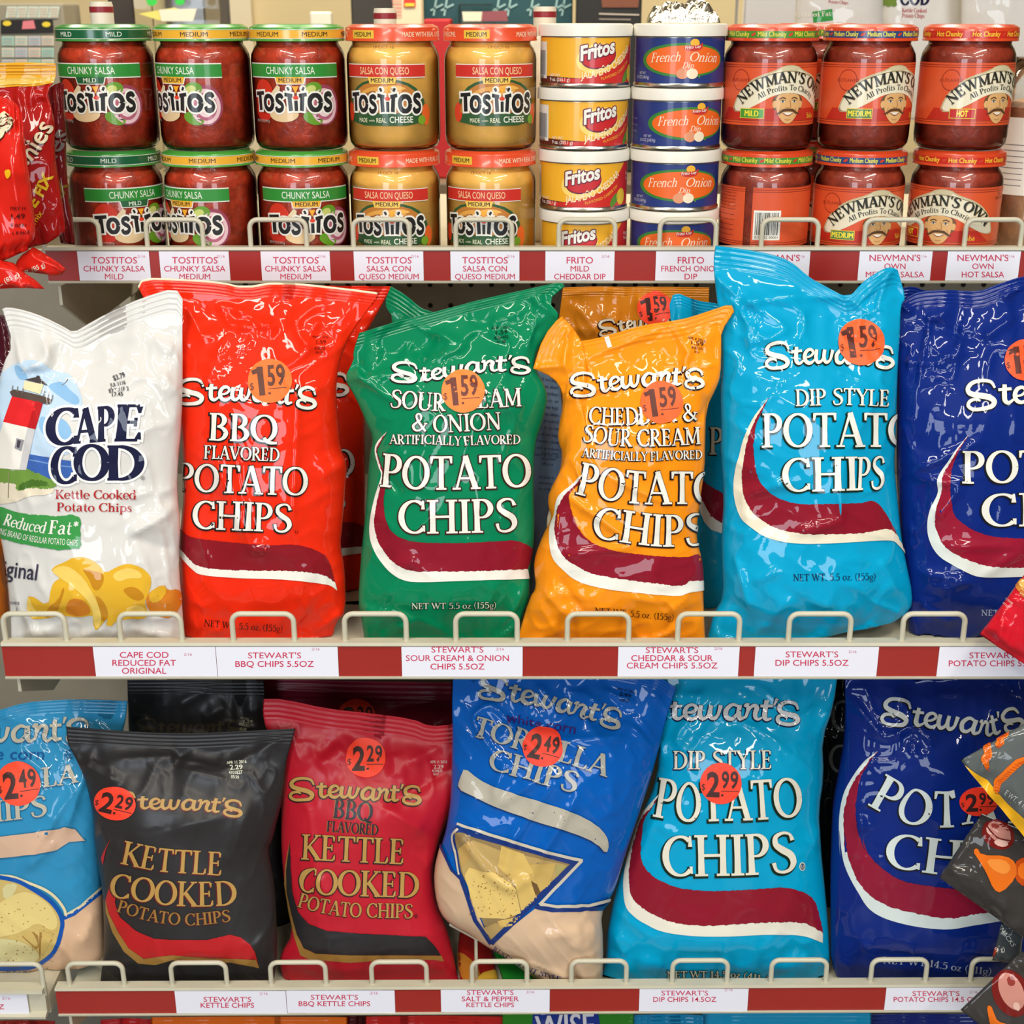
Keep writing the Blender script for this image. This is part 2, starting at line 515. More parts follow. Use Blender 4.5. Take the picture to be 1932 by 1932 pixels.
class Art:
    """flat printing, gathered in layers, later laid onto a surface"""

    def __init__(s, up=-1, step=7.0, frame=''):
        s.up, s.step, s.f = up, step, frame
        s.items = []       # (part, material, layer, polys)

    def F(s, f):
        s.f = f
        return s

    def k(s, v):
        return v / FRAMES[s.f][2]

    def add(s, part, m, layer, polys):
        s.items.append((part, m, layer, polys))

    def poly(s, part, m, layer, pts, raw=False, smooth=0):
        p = pts if raw else fr(s.f, pts)
        for _ in range(smooth):
            a = np.array(p)
            b = np.roll(a, -1, 0)
            p = np.stack([.75 * a + .25 * b, .25 * a + .75 * b], 1).reshape(-1, 2).tolist()
        tr = tessellate_polygon([[Vector((x, y, 0)) for x, y in p]])
        s.add(part, m, layer, [[tuple(p[i]) for i in t] for t in tr])

    def ell(s, part, m, layer, cx, cy, rx, ry, rot=0, n=40):
        a = np.linspace(0, 2 * math.pi, n, endpoint=False)
        c, q = math.cos(math.radians(rot)), math.sin(math.radians(rot))
        s.poly(part, m, layer, [(cx + rx * math.cos(t) * c - ry * math.sin(t) * q, cy + rx * math.cos(t) * q + ry * math.sin(t) * c) for t in a])

    def _ribbon(s, P, L, R):
        return [[tuple(L[i]), tuple(L[i + 1]), tuple(R[i + 1]), tuple(R[i])] for i in range(len(L) - 1)]

    def line(s, part, m, layer, pts, w, smooth=True):
        p = fr(s.f, pts)
        w = (s.k(w) if not hasattr(w, '__len__') else [s.k(q) for q in w])
        if smooth and len(p) > 2:
            P, W = curve(p, w, 8 * len(p))
        else:
            P = np.array(p, float)
            W = np.full(len(P), w) if not hasattr(w, '__len__') else np.array(w)
        d = np.gradient(P, axis=0)
        d /= np.maximum(np.hypot(d[:, 0], d[:, 1]), 1e-9)[:, None]
        n = np.stack([-d[:, 1], d[:, 0]], 1) * (W / 2)[:, None]
        s.add(part, m, layer, s._ribbon(P, P + n, P - n))

    def _base(s, base):
        b = np.array(fr(s.f, base), float)
        if len(b) > 2:
            b = curve(b, 1.0, 14 * len(b))[0]
        else:
            b = resample(b, 8)
        t = np.concatenate([[0], np.cumsum(np.hypot(*np.diff(b, axis=0).T))])
        d = np.gradient(b, axis=0)
        d /= np.hypot(d[:, 0], d[:, 1])[:, None]
        up = np.stack([-d[:, 1], d[:, 0]], 1) if s.up > 0 else np.stack([d[:, 1], -d[:, 0]], 1)
        return b, t, up

    def _map(s, pts, base, W, h, slant=0, sh=(0, 0)):
        b, t, up = base
        pts = np.asarray(pts, float)
        hm = sum(h) / len(h) if hasattr(h, '__len__') else h
        x = (pts[:, 0] + slant * pts[:, 1] * hm / (t[-1] / W)) / W * t[-1]
        if hasattr(h, '__len__'):
            hh = np.interp(pts[:, 0] / W, np.linspace(0, 1, len(h)), h)
        else:
            hh = h
        xc = np.clip(x, 0, t[-1])
        ox = np.stack([np.interp(xc, t, b[:, 0]), np.interp(xc, t, b[:, 1])], 1)
        uu = np.stack([np.interp(xc, t, up[:, 0]), np.interp(xc, t, up[:, 1])], 1)
        rt = np.stack([-uu[:, 1], uu[:, 0]], 1) if s.up < 0 else np.stack([uu[:, 1], -uu[:, 0]], 1)
        return ox + rt * (x - xc)[:, None] + uu * (pts[:, 1] * hh)[:, None] + np.array(sh)

    def strokes(s, part, m, layer, strokes, base, W, h, grow=0., slant=0., sh=(0, 0), wk=1.0):
        base = s._base(base)
        hh = s.k(h) if not hasattr(h, '__len__') else [s.k(q) for q in h]
        hm = hh if not hasattr(hh, '__len__') else sum(hh) / len(hh)
        g, sh = s.k(grow), (s.k(sh[0]), s.k(sh[1]))
        gx, gy = g / (base[1][-1] / W), g / hm
        polys = []
        for P, Wd in strokes:
            P = np.array(P, float)
            d = np.gradient(P, axis=0)
            d /= np.maximum(np.hypot(d[:, 0], d[:, 1]), 1e-9)[:, None]
            if g:
                e = np.array([gx, gy])
                P = P.copy()
                P[0] -= d[0] * e
                P[-1] += d[-1] * e
            n = np.stack([-d[:, 1], d[:, 0]], 1)
            off = n * (Wd * wk / 2)[:, None] + n * np.array([gx, gy])
            L, R = s._map(P + off, base, W, hh, slant, sh), s._map(P - off, base, W, hh, slant, sh)
            polys.append(s._ribbon(P, L, R))
        for j in range(min(6, len(polys))):
            s.add(part, m, layer + .05 * j, [r for i, q in enumerate(polys) if i % 6 == j for r in q])

    def serif(s, part, m, layer, text, base, h, grow=0., slant=0., sh=(0, 0), wk=1.0, track=.02):
        x, st = 0., []
        for ch in text:
            if ch == ' ':
                x += .34
                continue
            adv, ss = G[ch]
            st += [(P + np.array([x, 0]), W) for P, W in ss]
            x += adv + track
        s.strokes(part, m, layer, st, base, x - track, h, grow, slant, sh, wk)

    def logo(s, part, m, layer, base, ys=1.0, grow=0., sh=(0, 0)):
        b = s._base(base)
        L = b[1][-1] * FRAMES[s.f][2]
        s.strokes(part, m, layer, SCRIPT, base, 1.0, L * ys, grow, 0, sh)

    def halo(s, part, m, layer, text, base, h, d, slant=0., bold=0.):
        for i in range(10):
            t = 2 * math.pi * i / 10
            s.sans(part, m, layer + .08 * i, text, base, h, bold, slant, (d * math.cos(t), d * math.sin(t)))

    def sans(s, part, m, layer, text, base, h, bold=0., slant=0., sh=(0, 0)):
        if bold and any(c in 'MWmw' for c in text):
            for q in (-.5, .5):
                s.sans(part, m, layer + .12 * (q + 1), text, base, h, 0., slant, (sh[0] + q * bold * 1.9 * (h if not hasattr(h, '__len__') else h[0]), sh[1]))
        if bold and any(c in 'MWmw' for c in text):
            bold = 0.
        v, f = font_mesh(text, bold)
        if not len(v):
            return
        v = v.copy()
        x0, x1 = v[:, 0].min(), v[:, 0].max()
        v[:, 0] -= x0
        v[:, 1] /= .686
        hh = s.k(h) if not hasattr(h, '__len__') else [s.k(q) for q in h]
        q = s._map(v, s._base(base), x1 - x0, hh, slant, (s.k(sh[0]), s.k(sh[1])))
        s.add(part, m, layer, [[tuple(q[i]) for i in p] for p in f])

    def word(s, part, text, base, h, fill, edge=None, ow=9, sh=(-5, 5), layer=2, **kw):
        """serif word with a cut-out edge behind it"""
        if edge is not None:
            s.serif(part, edge, layer, text, base, h, grow=ow, sh=sh, **kw)
        s.serif(part, fill, layer + 1, text, base, h, **kw)

    def emit(s, target, parent, sub=None):
        parts = {}
        for part, m, layer, polys in s.items:
            parts.setdefault(part, []).append((m, layer, polys))
        made = {}
        for part, lst in parts.items():
            V, Fc, N, mi, mats = [], [], [], [], []
            for m, layer, polys in lst:
                idx, uni, faces = {}, [], []
                for p in polys:
                    for q in cut(list(p), s.step):
                        f = []
                        for x, y in q:
                            k = (round(x * 50 * 7 / s.step), round(y * 50 * 7 / s.step))
                            if k not in idx:
                                idx[k] = len(uni)
                                uni.append((x, y))
                            if not f or f[-1] != idx[k]:
                                f.append(idx[k])
                        if len(f) > 1 and f[0] == f[-1]:
                            f.pop()
                        if len(set(f)) > 2 and len(set(f)) == len(f):
                            faces.append(f)
                if not uni:
                    continue
                P, nn, ok = target.put(np.array(uni), layer)
                if m not in mats:
                    mats.append(m)
                b = len(V)
                V += P.tolist()
                N += nn.tolist()
                clip = hasattr(target, 'b')
                for f in faces:
                    good = [i for i in f if ok[i]]
                    if clip and good and len(good) < len(f):      # pull the outlying corners back to the bag's edge
                        g = []
                        for k, i in enumerate(f):
                            if ok[i]:
                                g.append(i)
                                continue
                            for j in (f[k - 1], f[(k + 1) % len(f)]):
                                if not ok[j]:
                                    continue
                                lo, hi = np.array(uni[j]), np.array(uni[i])
                                best = None
                                for _ in range(6):
                                    md = (lo + hi) / 2
                                    pp, nq, oo = target.put(md[None], layer)
                                    if oo[0]:
                                        lo, best = md, (pp[0], nq[0])
                                    else:
                                        hi = md
                                if best is not None:
                                    V.append(best[0].tolist())
                                    N.append(best[1].tolist())
                                    uni.append(tuple(lo))
                                    P = np.concatenate([P, best[0][None]])
                                    nn = np.concatenate([nn, best[1][None]])
                                    ok = np.append(ok, True)
                                    g.append(len(uni) - 1)
                        f = g
                    if len(f) > 2 and all(ok[i] for i in f):
                        if len(set(f)) < 3:
                            continue
                        ar = sum(uni[f[k - 1]][0] * uni[i][1] - uni[i][0] * uni[f[k - 1]][1] for k, i in enumerate(f))
                        cr = [(uni[f[k - 1]][0] - uni[f[k - 2]][0]) * (uni[i][1] - uni[f[k - 1]][1]) - (uni[f[k - 1]][1] - uni[f[k - 2]][1]) * (uni[i][0] - uni[f[k - 1]][0]) for k, i in enumerate(f)]
                        if len(f) == 4 and min(cr) < 0 < max(cr):
                            fs = [f[:3], [f[0], f[2], f[3]]]
                        else:
                            fs = [f]
                        for g in fs:
                            ar = sum(uni[g[k - 1]][0] * uni[i][1] - uni[i][0] * uni[g[k - 1]][1] for k, i in enumerate(g))
                            if abs(ar) < 1e-9:
                                continue
                            if ar * s.up < 0:
                                g = g[::-1]
                            Fc.append(tuple(b + i for i in g))
                            mi.append(mats.index(m))
            if Fc:
                par = parent
                if sub and part in sub and sub[part] in made:
                    par = made[sub[part]]
                made[part] = mesh_obj(part, V, Fc, mats, par, mi, True, N)
        return made


# ------------------------------------------------------------------ surfaces to print on
class Cyl:
    def __init__(s, r, eps=.00025):
        s.r, s.eps = r, eps

    def put(s, p, layer):
        a = p[:, 0] / 1000 / s.r
        n = np.stack([np.sin(a), -np.cos(a), 0 * a], 1)
        P = n * (s.r + s.eps * (layer + 1))
        P[:, 2] = p[:, 1] / 1000
        return P, n, np.ones(len(p), bool)


class Plate:      # metres on an upright plane facing -y ; pixel art is laid on by its place on the plate
    def __init__(s, y, org, px=True, eps=.0003):
        s.y, s.org, s.px, s.eps = y, np.array(org), px, eps

    def put(s, p, layer):
        n = np.tile(np.array([0, -1., 0]), (len(p), 1))
        Y = s.y - s.eps * (layer + 1)
        if s.px:
            d = rays(p)
            P = CAM + d * (s.y / d[:, 1])[:, None]
            P[:, 1] = Y
        else:
            P = np.stack([p[:, 0], np.full(len(p), Y), p[:, 1]], 1)
        return P - s.org, n, np.ones(len(p), bool)


class Skin:
    def __init__(s, verts, tris, norms, org, eps=.00020, lift=.00025):
        s.v, s.t, s.n, s.org, s.eps, s.lift = verts, tris, norms, org, eps, lift
        s.b = BVHTree.FromPolygons([tuple(v) for v in verts], [tuple(t) for t in tris])

    def put(s, p, layer):
        d = rays(p)
        P, N, ok = np.zeros((len(p), 3)), np.zeros((len(p), 3)), np.zeros(len(p), bool)
        o = Vector(CAM)
        for i in range(len(p)):
            loc, nrm, fi, dist = s.b.ray_cast(o, Vector(d[i]))
            if loc is None:
                continue
            a, b, c = (s.v[j] for j in s.t[fi])
            q = np.array(loc)
            v0, v1, v2 = b - a, c - a, q - a
            d00, d01, d11, d20, d21 = v0 @ v0, v0 @ v1, v1 @ v1, v2 @ v0, v2 @ v1
            den = d00 * d11 - d01 * d01 or 1e-12
            w1 = (d11 * d20 - d01 * d21) / den
            w2 = (d00 * d21 - d01 * d20) / den
            n = s.n[s.t[fi][0]] * (1 - w1 - w2) + s.n[s.t[fi][1]] * w1 + s.n[s.t[fi][2]] * w2
            n /= np.linalg.norm(n) or 1
            P[i] = q + n * (s.eps * (layer + 1) + s.lift) - s.org
            N[i] = n
            ok[i] = True
        return P, N, ok


def vnoise(x, y, seed):
    x, y = np.asarray(x, float), np.asarray(y, float)
    xi, yi = np.floor(x), np.floor(y)
    fx, fy = x - xi, y - yi
    fx, fy = fx * fx * fx * (fx * (fx * 6 - 15) + 10), fy * fy * fy * (fy * (fy * 6 - 15) + 10)

    def h(a, b):
        v = np.sin(a * 127.1 + b * 311.7 + seed * 74.7) * 43758.5453
        return v - np.floor(v)
    return (h(xi, yi) * (1 - fx) + h(xi + 1, yi) * fx) * (1 - fy) + (h(xi, yi + 1) * (1 - fx) + h(xi + 1, yi + 1) * fx) * fy


def sstep(a, b, x):
    t = np.clip((x - a) / (b - a), 0, 1)
    return t * t * (3 - 2 * t)


def rnd(p, it=1):
    p = np.array(p, float)
    for _ in range(it):
        if len(p) < 3:
            break
        q = [p[0]]
        for i in range(len(p) - 1):
            q += [.75 * p[i] + .25 * p[i + 1], .25 * p[i] + .75 * p[i + 1]]
        q.append(p[-1])
        p = np.array(q)
    return p


BAGSEED = [0]


def bag(label, film_mat, top, left, right, bottom, Yb, zdeck=None, tilt=10., T=.036, seal=.045, rough=1.0, folds=(), group=None,
        name='chip_bag', cat='bag of chips', nu=80, nv=140, zref=None, sealbot=.02, foldk=1.0, round_it=1, seal_mat=None, zcap=None, lift=.00025):
    BAGSEED[0] += 1
    sd = BAGSEED[0]
    top, bottom = rnd(top, round_it), rnd(bottom, round_it)
    left = rnd([top[0]] + list(left) + [bottom[0]], round_it)
    right = rnd([top[-1]] + list(right) + [bottom[-1]], round_it)
    t = np.linspace(0, 1, nu + 1)
    U = .45 * t + .55 * (.5 - .5 * np.cos(math.pi * t))
    ns = 22
    V = np.concatenate([np.linspace(0, seal, ns, endpoint=False), np.linspace(seal, 1, nv - ns + 1)])

    def at(pl, s):
        q = np.concatenate([[0], np.cumsum(np.hypot(*np.diff(pl, axis=0).T))])
        q /= q[-1]
        return np.stack([np.interp(s, q, pl[:, 0]), np.interp(s, q, pl[:, 1])], 1)
    Tp, Bp, Lp, Rp = at(top, U), at(bottom, U), at(left, V), at(right, V)
    u, v = np.meshgrid(U, V)
    P = ((1 - v)[..., None] * Tp[None] + v[..., None] * Bp[None] + (1 - u)[..., None] * Lp[:, None] + u[..., None] * Rp[:, None]
         - ((1 - u) * (1 - v))[..., None] * top[0] - (u * (1 - v))[..., None] * top[-1]
         - ((1 - u) * v)[..., None] * bottom[0] - (u * v)[..., None] * bottom[-1])
    # plane that leans back
    tl = math.radians(tilt)
    cb = bottom.mean(0)
    base = on_y(cb[0], cb[1], Yb)
    nrm = np.array([0, -math.cos(tl), math.sin(tl)])
    d = rays(P.reshape(-1, 2))
    k = ((base - CAM) @ nrm) / (d @ nrm)
    W = CAM + d * k[:, None]
    mid = W.mean(0)
    out = CAM - mid
    out /= np.linalg.norm(out)
    uu, vv = u.ravel(), v.ravel()
    x, y = P.reshape(-1, 2).T
    E = np.clip(1 - (2 * uu - 1) ** 2, 0, 1) ** .55
    S = sstep(seal * .9, seal + .34, vv) ** .75 * (1 - .62 * sstep(.80, 1.0, vv) ** 1.6)
    S = np.where(vv < seal, 0, S)
    D = T * E * S
    D += T * .20 * (vnoise(x / 120, y / 120, sd) - .5) * E * S
    an = sd * 1.3
    xr, yr = x * math.cos(an) + y * math.sin(an), -x * math.sin(an) + y * math.cos(an)
    edge = .35 + .65 * np.abs(2 * uu - 1) ** 1.5 + .8 * np.exp(-((vv - .14) / .12) ** 2) + .7 * np.exp(-((vv - .95) / .10) ** 2)
    rg = lambda a, b, c: (1 - np.abs(2 * vnoise(xr / a + .7 * vnoise(xr / 60, yr / 60, sd + 31), yr / b, sd + c) - 1)) ** 4
    D += rough * .0036 * (rg(85, 60, 3) - .2) * edge * np.minimum(E * 1.6, 1) * sstep(seal * .6, seal + .06, vv)
    D += rough * .0018 * (rg(36, 26, 7) - .2) * edge * np.minimum(E * 1.6, 1) * sstep(seal * .6, seal + .06, vv)
    # pleats running down from the seal and up from the foot
    pl = (vnoise(uu * 11 + sd, vv * 1.5, sd + 11) - .5) * 2
    D += rough * .0045 * pl * np.exp(-((vv - seal - .05) / .085) ** 2) * np.minimum(E * 1.5, 1)
    pb = (vnoise(uu * 8 + sd, vv * 2, sd + 12) - .5) * 2
    D += rough * .0050 * pb * np.exp(-((vv - .97) / .07) ** 2) * np.minimum(E * 1.5, 1)
    # gentle wave of the flat seal and its crimp lines
    wave = .004 * rough * (vnoise(uu * 3.2 + sd, vv * 0 + .5, sd + 13) - .5) * np.exp(-(vv / (seal + .05)) ** 2)
    crimp = np.where(vv < seal * .92, .00035 * np.sin(2 * math.pi * vv / seal * 4.5), 0)
    for a, b, w, amp in folds:
        a, b = np.array(a), np.array(b)
        ab = b - a
        L = np.hypot(*ab)
        s = np.clip(((x - a[0]) * ab[0] + (y - a[1]) * ab[1]) / L**2, 0, 1)
        dd = np.hypot(x - a[0] - s * ab[0], y - a[1] - s * ab[1])
        D += foldk * amp / 1000 * np.exp(-(dd / w) ** 1.25) * np.minimum(1, 4 * np.minimum(s + .08, 1.08 - s))
    D = np.maximum(D, 0)
    Ff = W + out * (D + wave + crimp)[:, None]
    Bf = W - out * np.maximum(D * .7 - wave - crimp, .0004)[:, None]
    if zdeck is not None:
        Ff[:, 2] = np.maximum(Ff[:, 2], zdeck + .0008)
        Bf[:, 2] = np.maximum(Bf[:, 2], zdeck + .0008)
    if zcap is not None:
        Ff[:, 2] = np.minimum(Ff[:, 2], zcap)
        Bf[:, 2] = np.minimum(Bf[:, 2], zcap)
    nx, ny = nu + 1, nv + 1
    idx = np.arange(nx * ny).reshape(ny, nx)
    bi = idx + nx * ny
    bi[0], bi[-1], bi[:, 0], bi[:, -1] = idx[0], idx[-1], idx[:, 0], idx[:, -1]
    a, b, c, e = idx[:-1, :-1].ravel(), idx[:-1, 1:].ravel(), idx[1:, 1:].ravel(), idx[1:, :-1].ravel()
    fq = np.stack([a, e, c, b], 1)
    a2, b2, c2, e2 = bi[:-1, :-1].ravel(), bi[:-1, 1:].ravel(), bi[1:, 1:].ravel(), bi[1:, :-1].ravel()
    bq = np.stack([a2, b2, c2, e2], 1)
    verts = np.concatenate([Ff, Bf])
    used = np.unique(np.concatenate([fq.ravel(), bq.ravel()]))
    remap = -np.ones(len(verts), int)
    remap[used] = np.arange(len(used))
    vu = verts[used]
    org = np.array([mid[0], Yb, float(vu[:, 2].min())])
    root = thing(name, label, cat, org, group)
    mi = None
    mats = [film_mat]
    if seal_mat is not None:
        mats.append(seal_mat)
        row = (np.arange(len(a)) // nu)
        m1 = (V[:-1][row] < seal * .12).astype(int)
        mi = np.concatenate([m1, m1])
    mesh_obj('pouch', vu - org, np.concatenate([remap[fq], remap[bq]]), mats, root, mi)
    tris = np.concatenate([fq[:, [0, 1, 2]], fq[:, [0, 2, 3]]])
    fn = np.cross(Ff[tris[:, 1]] - Ff[tris[:, 0]], Ff[tris[:, 2]] - Ff[tris[:, 0]])
    vn = np.zeros_like(Ff)
    for j in range(3):
        np.add.at(vn, tris[:, j], fn)
    vn /= np.maximum(np.linalg.norm(vn, axis=1), 1e-12)[:, None]
    return root, Skin(Ff, tris, vn, org, lift=lift)


# colours of print
WHITE, INK, CREAMC = (238, 236, 226), (28, 26, 26), (232, 226, 200)
MAROON = (140, 22, 42)
SUB = {'price_lettering': 'price_sticker'}


def sticker(art, cx, cy, r, price, col=(255, 84, 34), ink=(70, 30, 22), rot=0., ry=None, squash=1.):
    """round price sticker: dollar sign, big digit, raised cents, rule"""
    ry = ry or r
    art.ell('price_sticker', fluo(col), 5, cx, cy, r, ry, rot)
    c, q = math.cos(math.radians(rot)), math.sin(math.radians(rot))
    pt = lambda x, y: (cx + r * (x * c) - ry * y * q, cy + r * x * q + ry * y * c)
    m = fluo(ink)
    d, cents = price.split('.')
    if d == '1':
        x0, x1 = -.80, -.28
    else:
        x0, x1 = -.68, -.05
    art.sans('price_lettering', m, 6, '$', [pt(-.92, .34), pt(-.74, .34)], .30 * ry)
    if d == '1':
        art.line('price_lettering', m, 6, [pt(-.42, -.66), pt(-.38, .64)], .27 * r, False)
        art.line('price_lettering', m, 6, [pt(-.46, -.62), pt(-.52, -.50), pt(-.78, -.42)], [.16 * r, .2 * r, .2 * r], False)
        xs = -.10
    else:
        art.sans('price_lettering', m, 6, d, [pt(x0, .62), pt(x1, .62)], 1.12 * ry, bold=.03)
        xs = .03
    art.sans('price_lettering', m, 6, cents[0], [pt(xs, .20), pt(xs + .36, .20)], .88 * ry if d == '1' else .78 * ry, bold=.025)
    art.sans('price_lettering', m, 6, cents[1], [pt(xs + .42, .20), pt(xs + .80, .20)], .88 * ry if d == '1' else .78 * ry, bold=.025)
    art.line('price_lettering', m, 6, [pt(xs, .36), pt(xs + .86, .34)], .035 * r, False)
    art.line('price_lettering', m, 6, [pt(xs - .0, .56), pt(xs + .11, .56)], .10 * r, False)


def stamp(art, lines, m, bold=.012, layer=3):
    for text, x0, y0, x1, y1, h in lines:
        art.sans('date_stamp', m, layer, text, [(x0, y0), (x1, y1)], h, bold=bold)


def jag(pts, amp, n=90, seed=1):
    p = resample(pts, n)
    rs = np.random.RandomState(seed)
    d = np.gradient(p, axis=0)
    d /= np.hypot(d[:, 0], d[:, 1])[:, None]
    nn = np.stack([-d[:, 1], d[:, 0]], 1)
    return (p + nn * (rs.rand(n, 1) - .5) * 2 * amp).tolist()


def swoosh(art, outer, inner, edge, mw, mm, jagamp=4):
    """brush-stroke band: white from outer line to inner, dark from inner to edge (all in native pixels)"""
    outer, inner, edge = (curve(q, 1., 8 * len(q))[0].tolist() for q in (outer, inner, edge))
    ji = jag(inner, jagamp / 4.5, 170, 3)
    f = art.f
    art.F('')
    art.poly('printed_band', mm, 1, jag(edge, jagamp / 7, 150, 5) + ji[::-1], raw=True)
    art.poly('printed_band', mw, 2, outer + ji[::-1], raw=True)
    art.F(f)
# ------------------------------------------------------------------ the room
def structure(o):
    o['kind'] = 'structure'
    return o


WALLM = mat('painted_wall', (222, 205, 160), rough=.8, var=.04, vscale=2)
structure(MB().box((-3.4, -3.3, -.05), (3.6, 4.3, 0)).make('floor', mat('floor_tile', (112, 106, 98), rough=.35, var=.08, vscale=4)))
structure(MB().box((-3.4, -3.3, 2.8), (3.6, 4.3, 2.85)).make('ceiling', mat('ceiling_tile', (170, 166, 158), rough=.9, var=.03)))
structure(MB().box((-3.4, 4.2, 0), (3.6, 4.3, 2.8)).make('wall_back', WALLM))
structure(MB().box((-3.5, -3.3, 0), (-3.4, 4.3, 2.8)).make('wall_left', mat('side_wall', (120, 112, 98), rough=.8)))
structure(MB().box((3.6, -3.3, 0), (3.7, 4.3, 2.8)).make('wall_right', mat('side_wall', (120, 112, 98), rough=.8)))
dz = MB()
dz.box((-.985, 4.17, .01), (-.80, 4.2, 2.15))
structure(dz.make('door_1', mat('dark_door', (92, 84, 72), rough=.5)))
structure(MB().box((-.80, 4.16, .01), (-.74, 4.2, 2.2)).make('trim_1', mat('door_trim', (232, 220, 190), rough=.6)))

# ------------------------------------------------------------------ gondola shelving
Z1, Z2, Z3, Z4 = 1.2533, .9385, .5410, .2200      # deck tops
XL, XR = -.462, .80
YB = 1.70                                      # back panel


def hoop_mesh():
    w, h, r = .0555, .026, .008
    pts = [(-w / 2, 0, -.012), (-w / 2, 0, h - r)]
    for i in range(1, 6):
        a = math.pi - i * math.pi / 10
        pts.append((-w / 2 + r + r * math.cos(a), 0, h - r + r * math.sin(a)))
    for i in range(0, 6):
        a = math.pi / 2 - i * math.pi / 10
        pts.append((w / 2 - r + r * math.cos(a), 0, h - r + r * math.sin(a)))
    pts += [(w / 2, 0, -.012)]
    mb = MB().tube(pts, .0025, 12)
    o = mb.make('wire_hoop', CREAM, None, True)
    return o


HOOP = hoop_mesh()
first_hoop = [True]
REDSTRIP = mat('red_insert', (158, 32, 22), rough=.4, coat=.5, coat_rough=.12, var=.05, vscale=9)


def shelf(label, zt, yf, zrail_top, zrail_bot, zdeck, hoops, hy, rot=0., xl=XL, xr=XR):
    root = thing('gondola_shelf', label, 'shelf', (0, yf, zdeck), 'gondola shelves')
    L = lambda z: z - zdeck
    MB().box((xl, .012, -min(.015, zdeck - zrail_bot)), (xr, YB - yf - .012, 0)).make('deck', CREAM, root, bevel=.001)
    # raised price rail with lips above and below the label channel
    prof = [(.010, L(zrail_bot)), (-.001, L(zrail_bot)), (-.0016, L(zrail_bot) + .002), (-.0010, L(zrail_bot) + .0022), (.0022, L(zrail_bot) + .0024),
            (.0022, L(zrail_top) - .0040), (-.0008, L(zrail_top) - .0038), (-.0016, L(zrail_top) - .0028), (-.001, L(zrail_top)), (.010, L(zrail_top))]
    MB().prism_x(prof, xl, xr).make('price_rail', CREAM, root)
    MB().box((xl, .0002, L(zrail_bot) + .0025), (xr, .0020, L(zrail_top) - .0041)).make('red_strip', REDSTRIP, root)
    for hx in hoops:
        p = on_y(hx, hy, yf + .004)
        if first_hoop[0]:
            h = HOOP
            first_hoop[0] = False
        else:
            h = HOOP.copy()
            SC.collection.objects.link(h)
        h.parent = root
        h.location = (p[0], .005, L(zrail_top))
    MB().prism_x([(.02, -.016), (.02, -.035), (.10, -.075), (YB - yf - .02, -.075), (YB - yf - .02, -.016)], xl + .002, xl + .005).make('bracket', CREAM, root)
    root.rotation_euler = (0, rot, 0)
    return root


RAIL1 = (1.37, CAMZ - .2198, CAMZ - .2556)
RAIL2 = (1.13, CAMZ - .5367, CAMZ - .5732)
RAIL3 = (1.1445, CAMZ - .9259, CAMZ - .9605)
shelf('uppermost cream metal shelf carrying the dip jars and cans', Z1, *RAIL1, Z1, [136, 331, 526, 720, 913, 1107, 1297, 1489, 1683, 1872], 466)
shelf('middle cream metal shelf carrying the smaller chip bags', Z2, *RAIL2, Z2, [68, 286, 498, 709, 918, 1128, 1336, 1545, 1759], 1210)
shelf('lower cream metal shelf carrying the large chip bags', Z3, *RAIL3, Z3, [183, 377, 564, 754, 943, 1130, 1320, 1506, 1694, 1882], 1858, rot=-.0056)
shelf('bottom cream metal base deck under the lowest bags', Z4, 1.16, Z4 + .03, Z4 - .012, Z4, [], 1900)
# neighbouring bay, at the left edge
nb = thing('gondola_shelf', 'end of the next cream shelf at the lower left corner', 'shelf', (0, 1.1445, .553), 'gondola shelves')
MB().box((-1.0, .012, -.022), (-.474, .5, 0)).make('deck', CREAM, nb)
prof = [(.010, -.017), (-.004, -.017), (-.0045, -.014), (.002, -.012), (.002, .0102), (-.0045, .0142), (-.004, .0177), (.010, .0177)]
MB().prism_x(prof, -1.0, -.474).make('price_rail', CREAM, nb)
h = HOOP.copy()
SC.collection.objects.link(h)
h.parent = nb
h.location = (-.503, .005, .018)
up = thing('gondola_upright', 'cream slotted upright post at the left end of the shelves', 'post', (-.468, YB - .03, 0))
MB().box((-.006, -.02, 0), (.008, .03, 1.40)).make('post', CREAM, up)
# pegboard back panel
bp = thing('pegboard', 'grey pegboard backing with dark holes behind the bags', 'pegboard', (0, YB, 0))
pb = mat('pegboard_grey', (150, 142, 126), rough=.6, var=.05)
MB().box((-1.4, 0, 0), (XR, .012, Z1 - .03)).make('board', pb, bp)
hb = MB()
hm = mat('peg_hole_dark', (22, 20, 18), rough=.9)
for i in range(-18, 31):
    for j in (1.155, 1.181, 1.207, 0.79, 0.815):
        n = len(hb.v)
        for k in range(12):
            a = 2 * math.pi * k / 12
            hb.v.append((i * .0254 + .0032 * math.cos(a), -.0006, j + .0032 * math.sin(a)))
        hb.f.append(tuple(n + k for k in range(12)))
hb.make('peg_hole', hm, bp)['kind'] = 'stuff'

# ------------------------------------------------------------------ price tags
TAGW = mat('tag_paper', (236, 236, 248), rough=.5, coat=.35, coat_rough=.1)
TAGR = mat('tag_ink', (205, 44, 84), rough=.5)
TAGF = mat('tag_ink_small', (206, 120, 150), rough=.5)


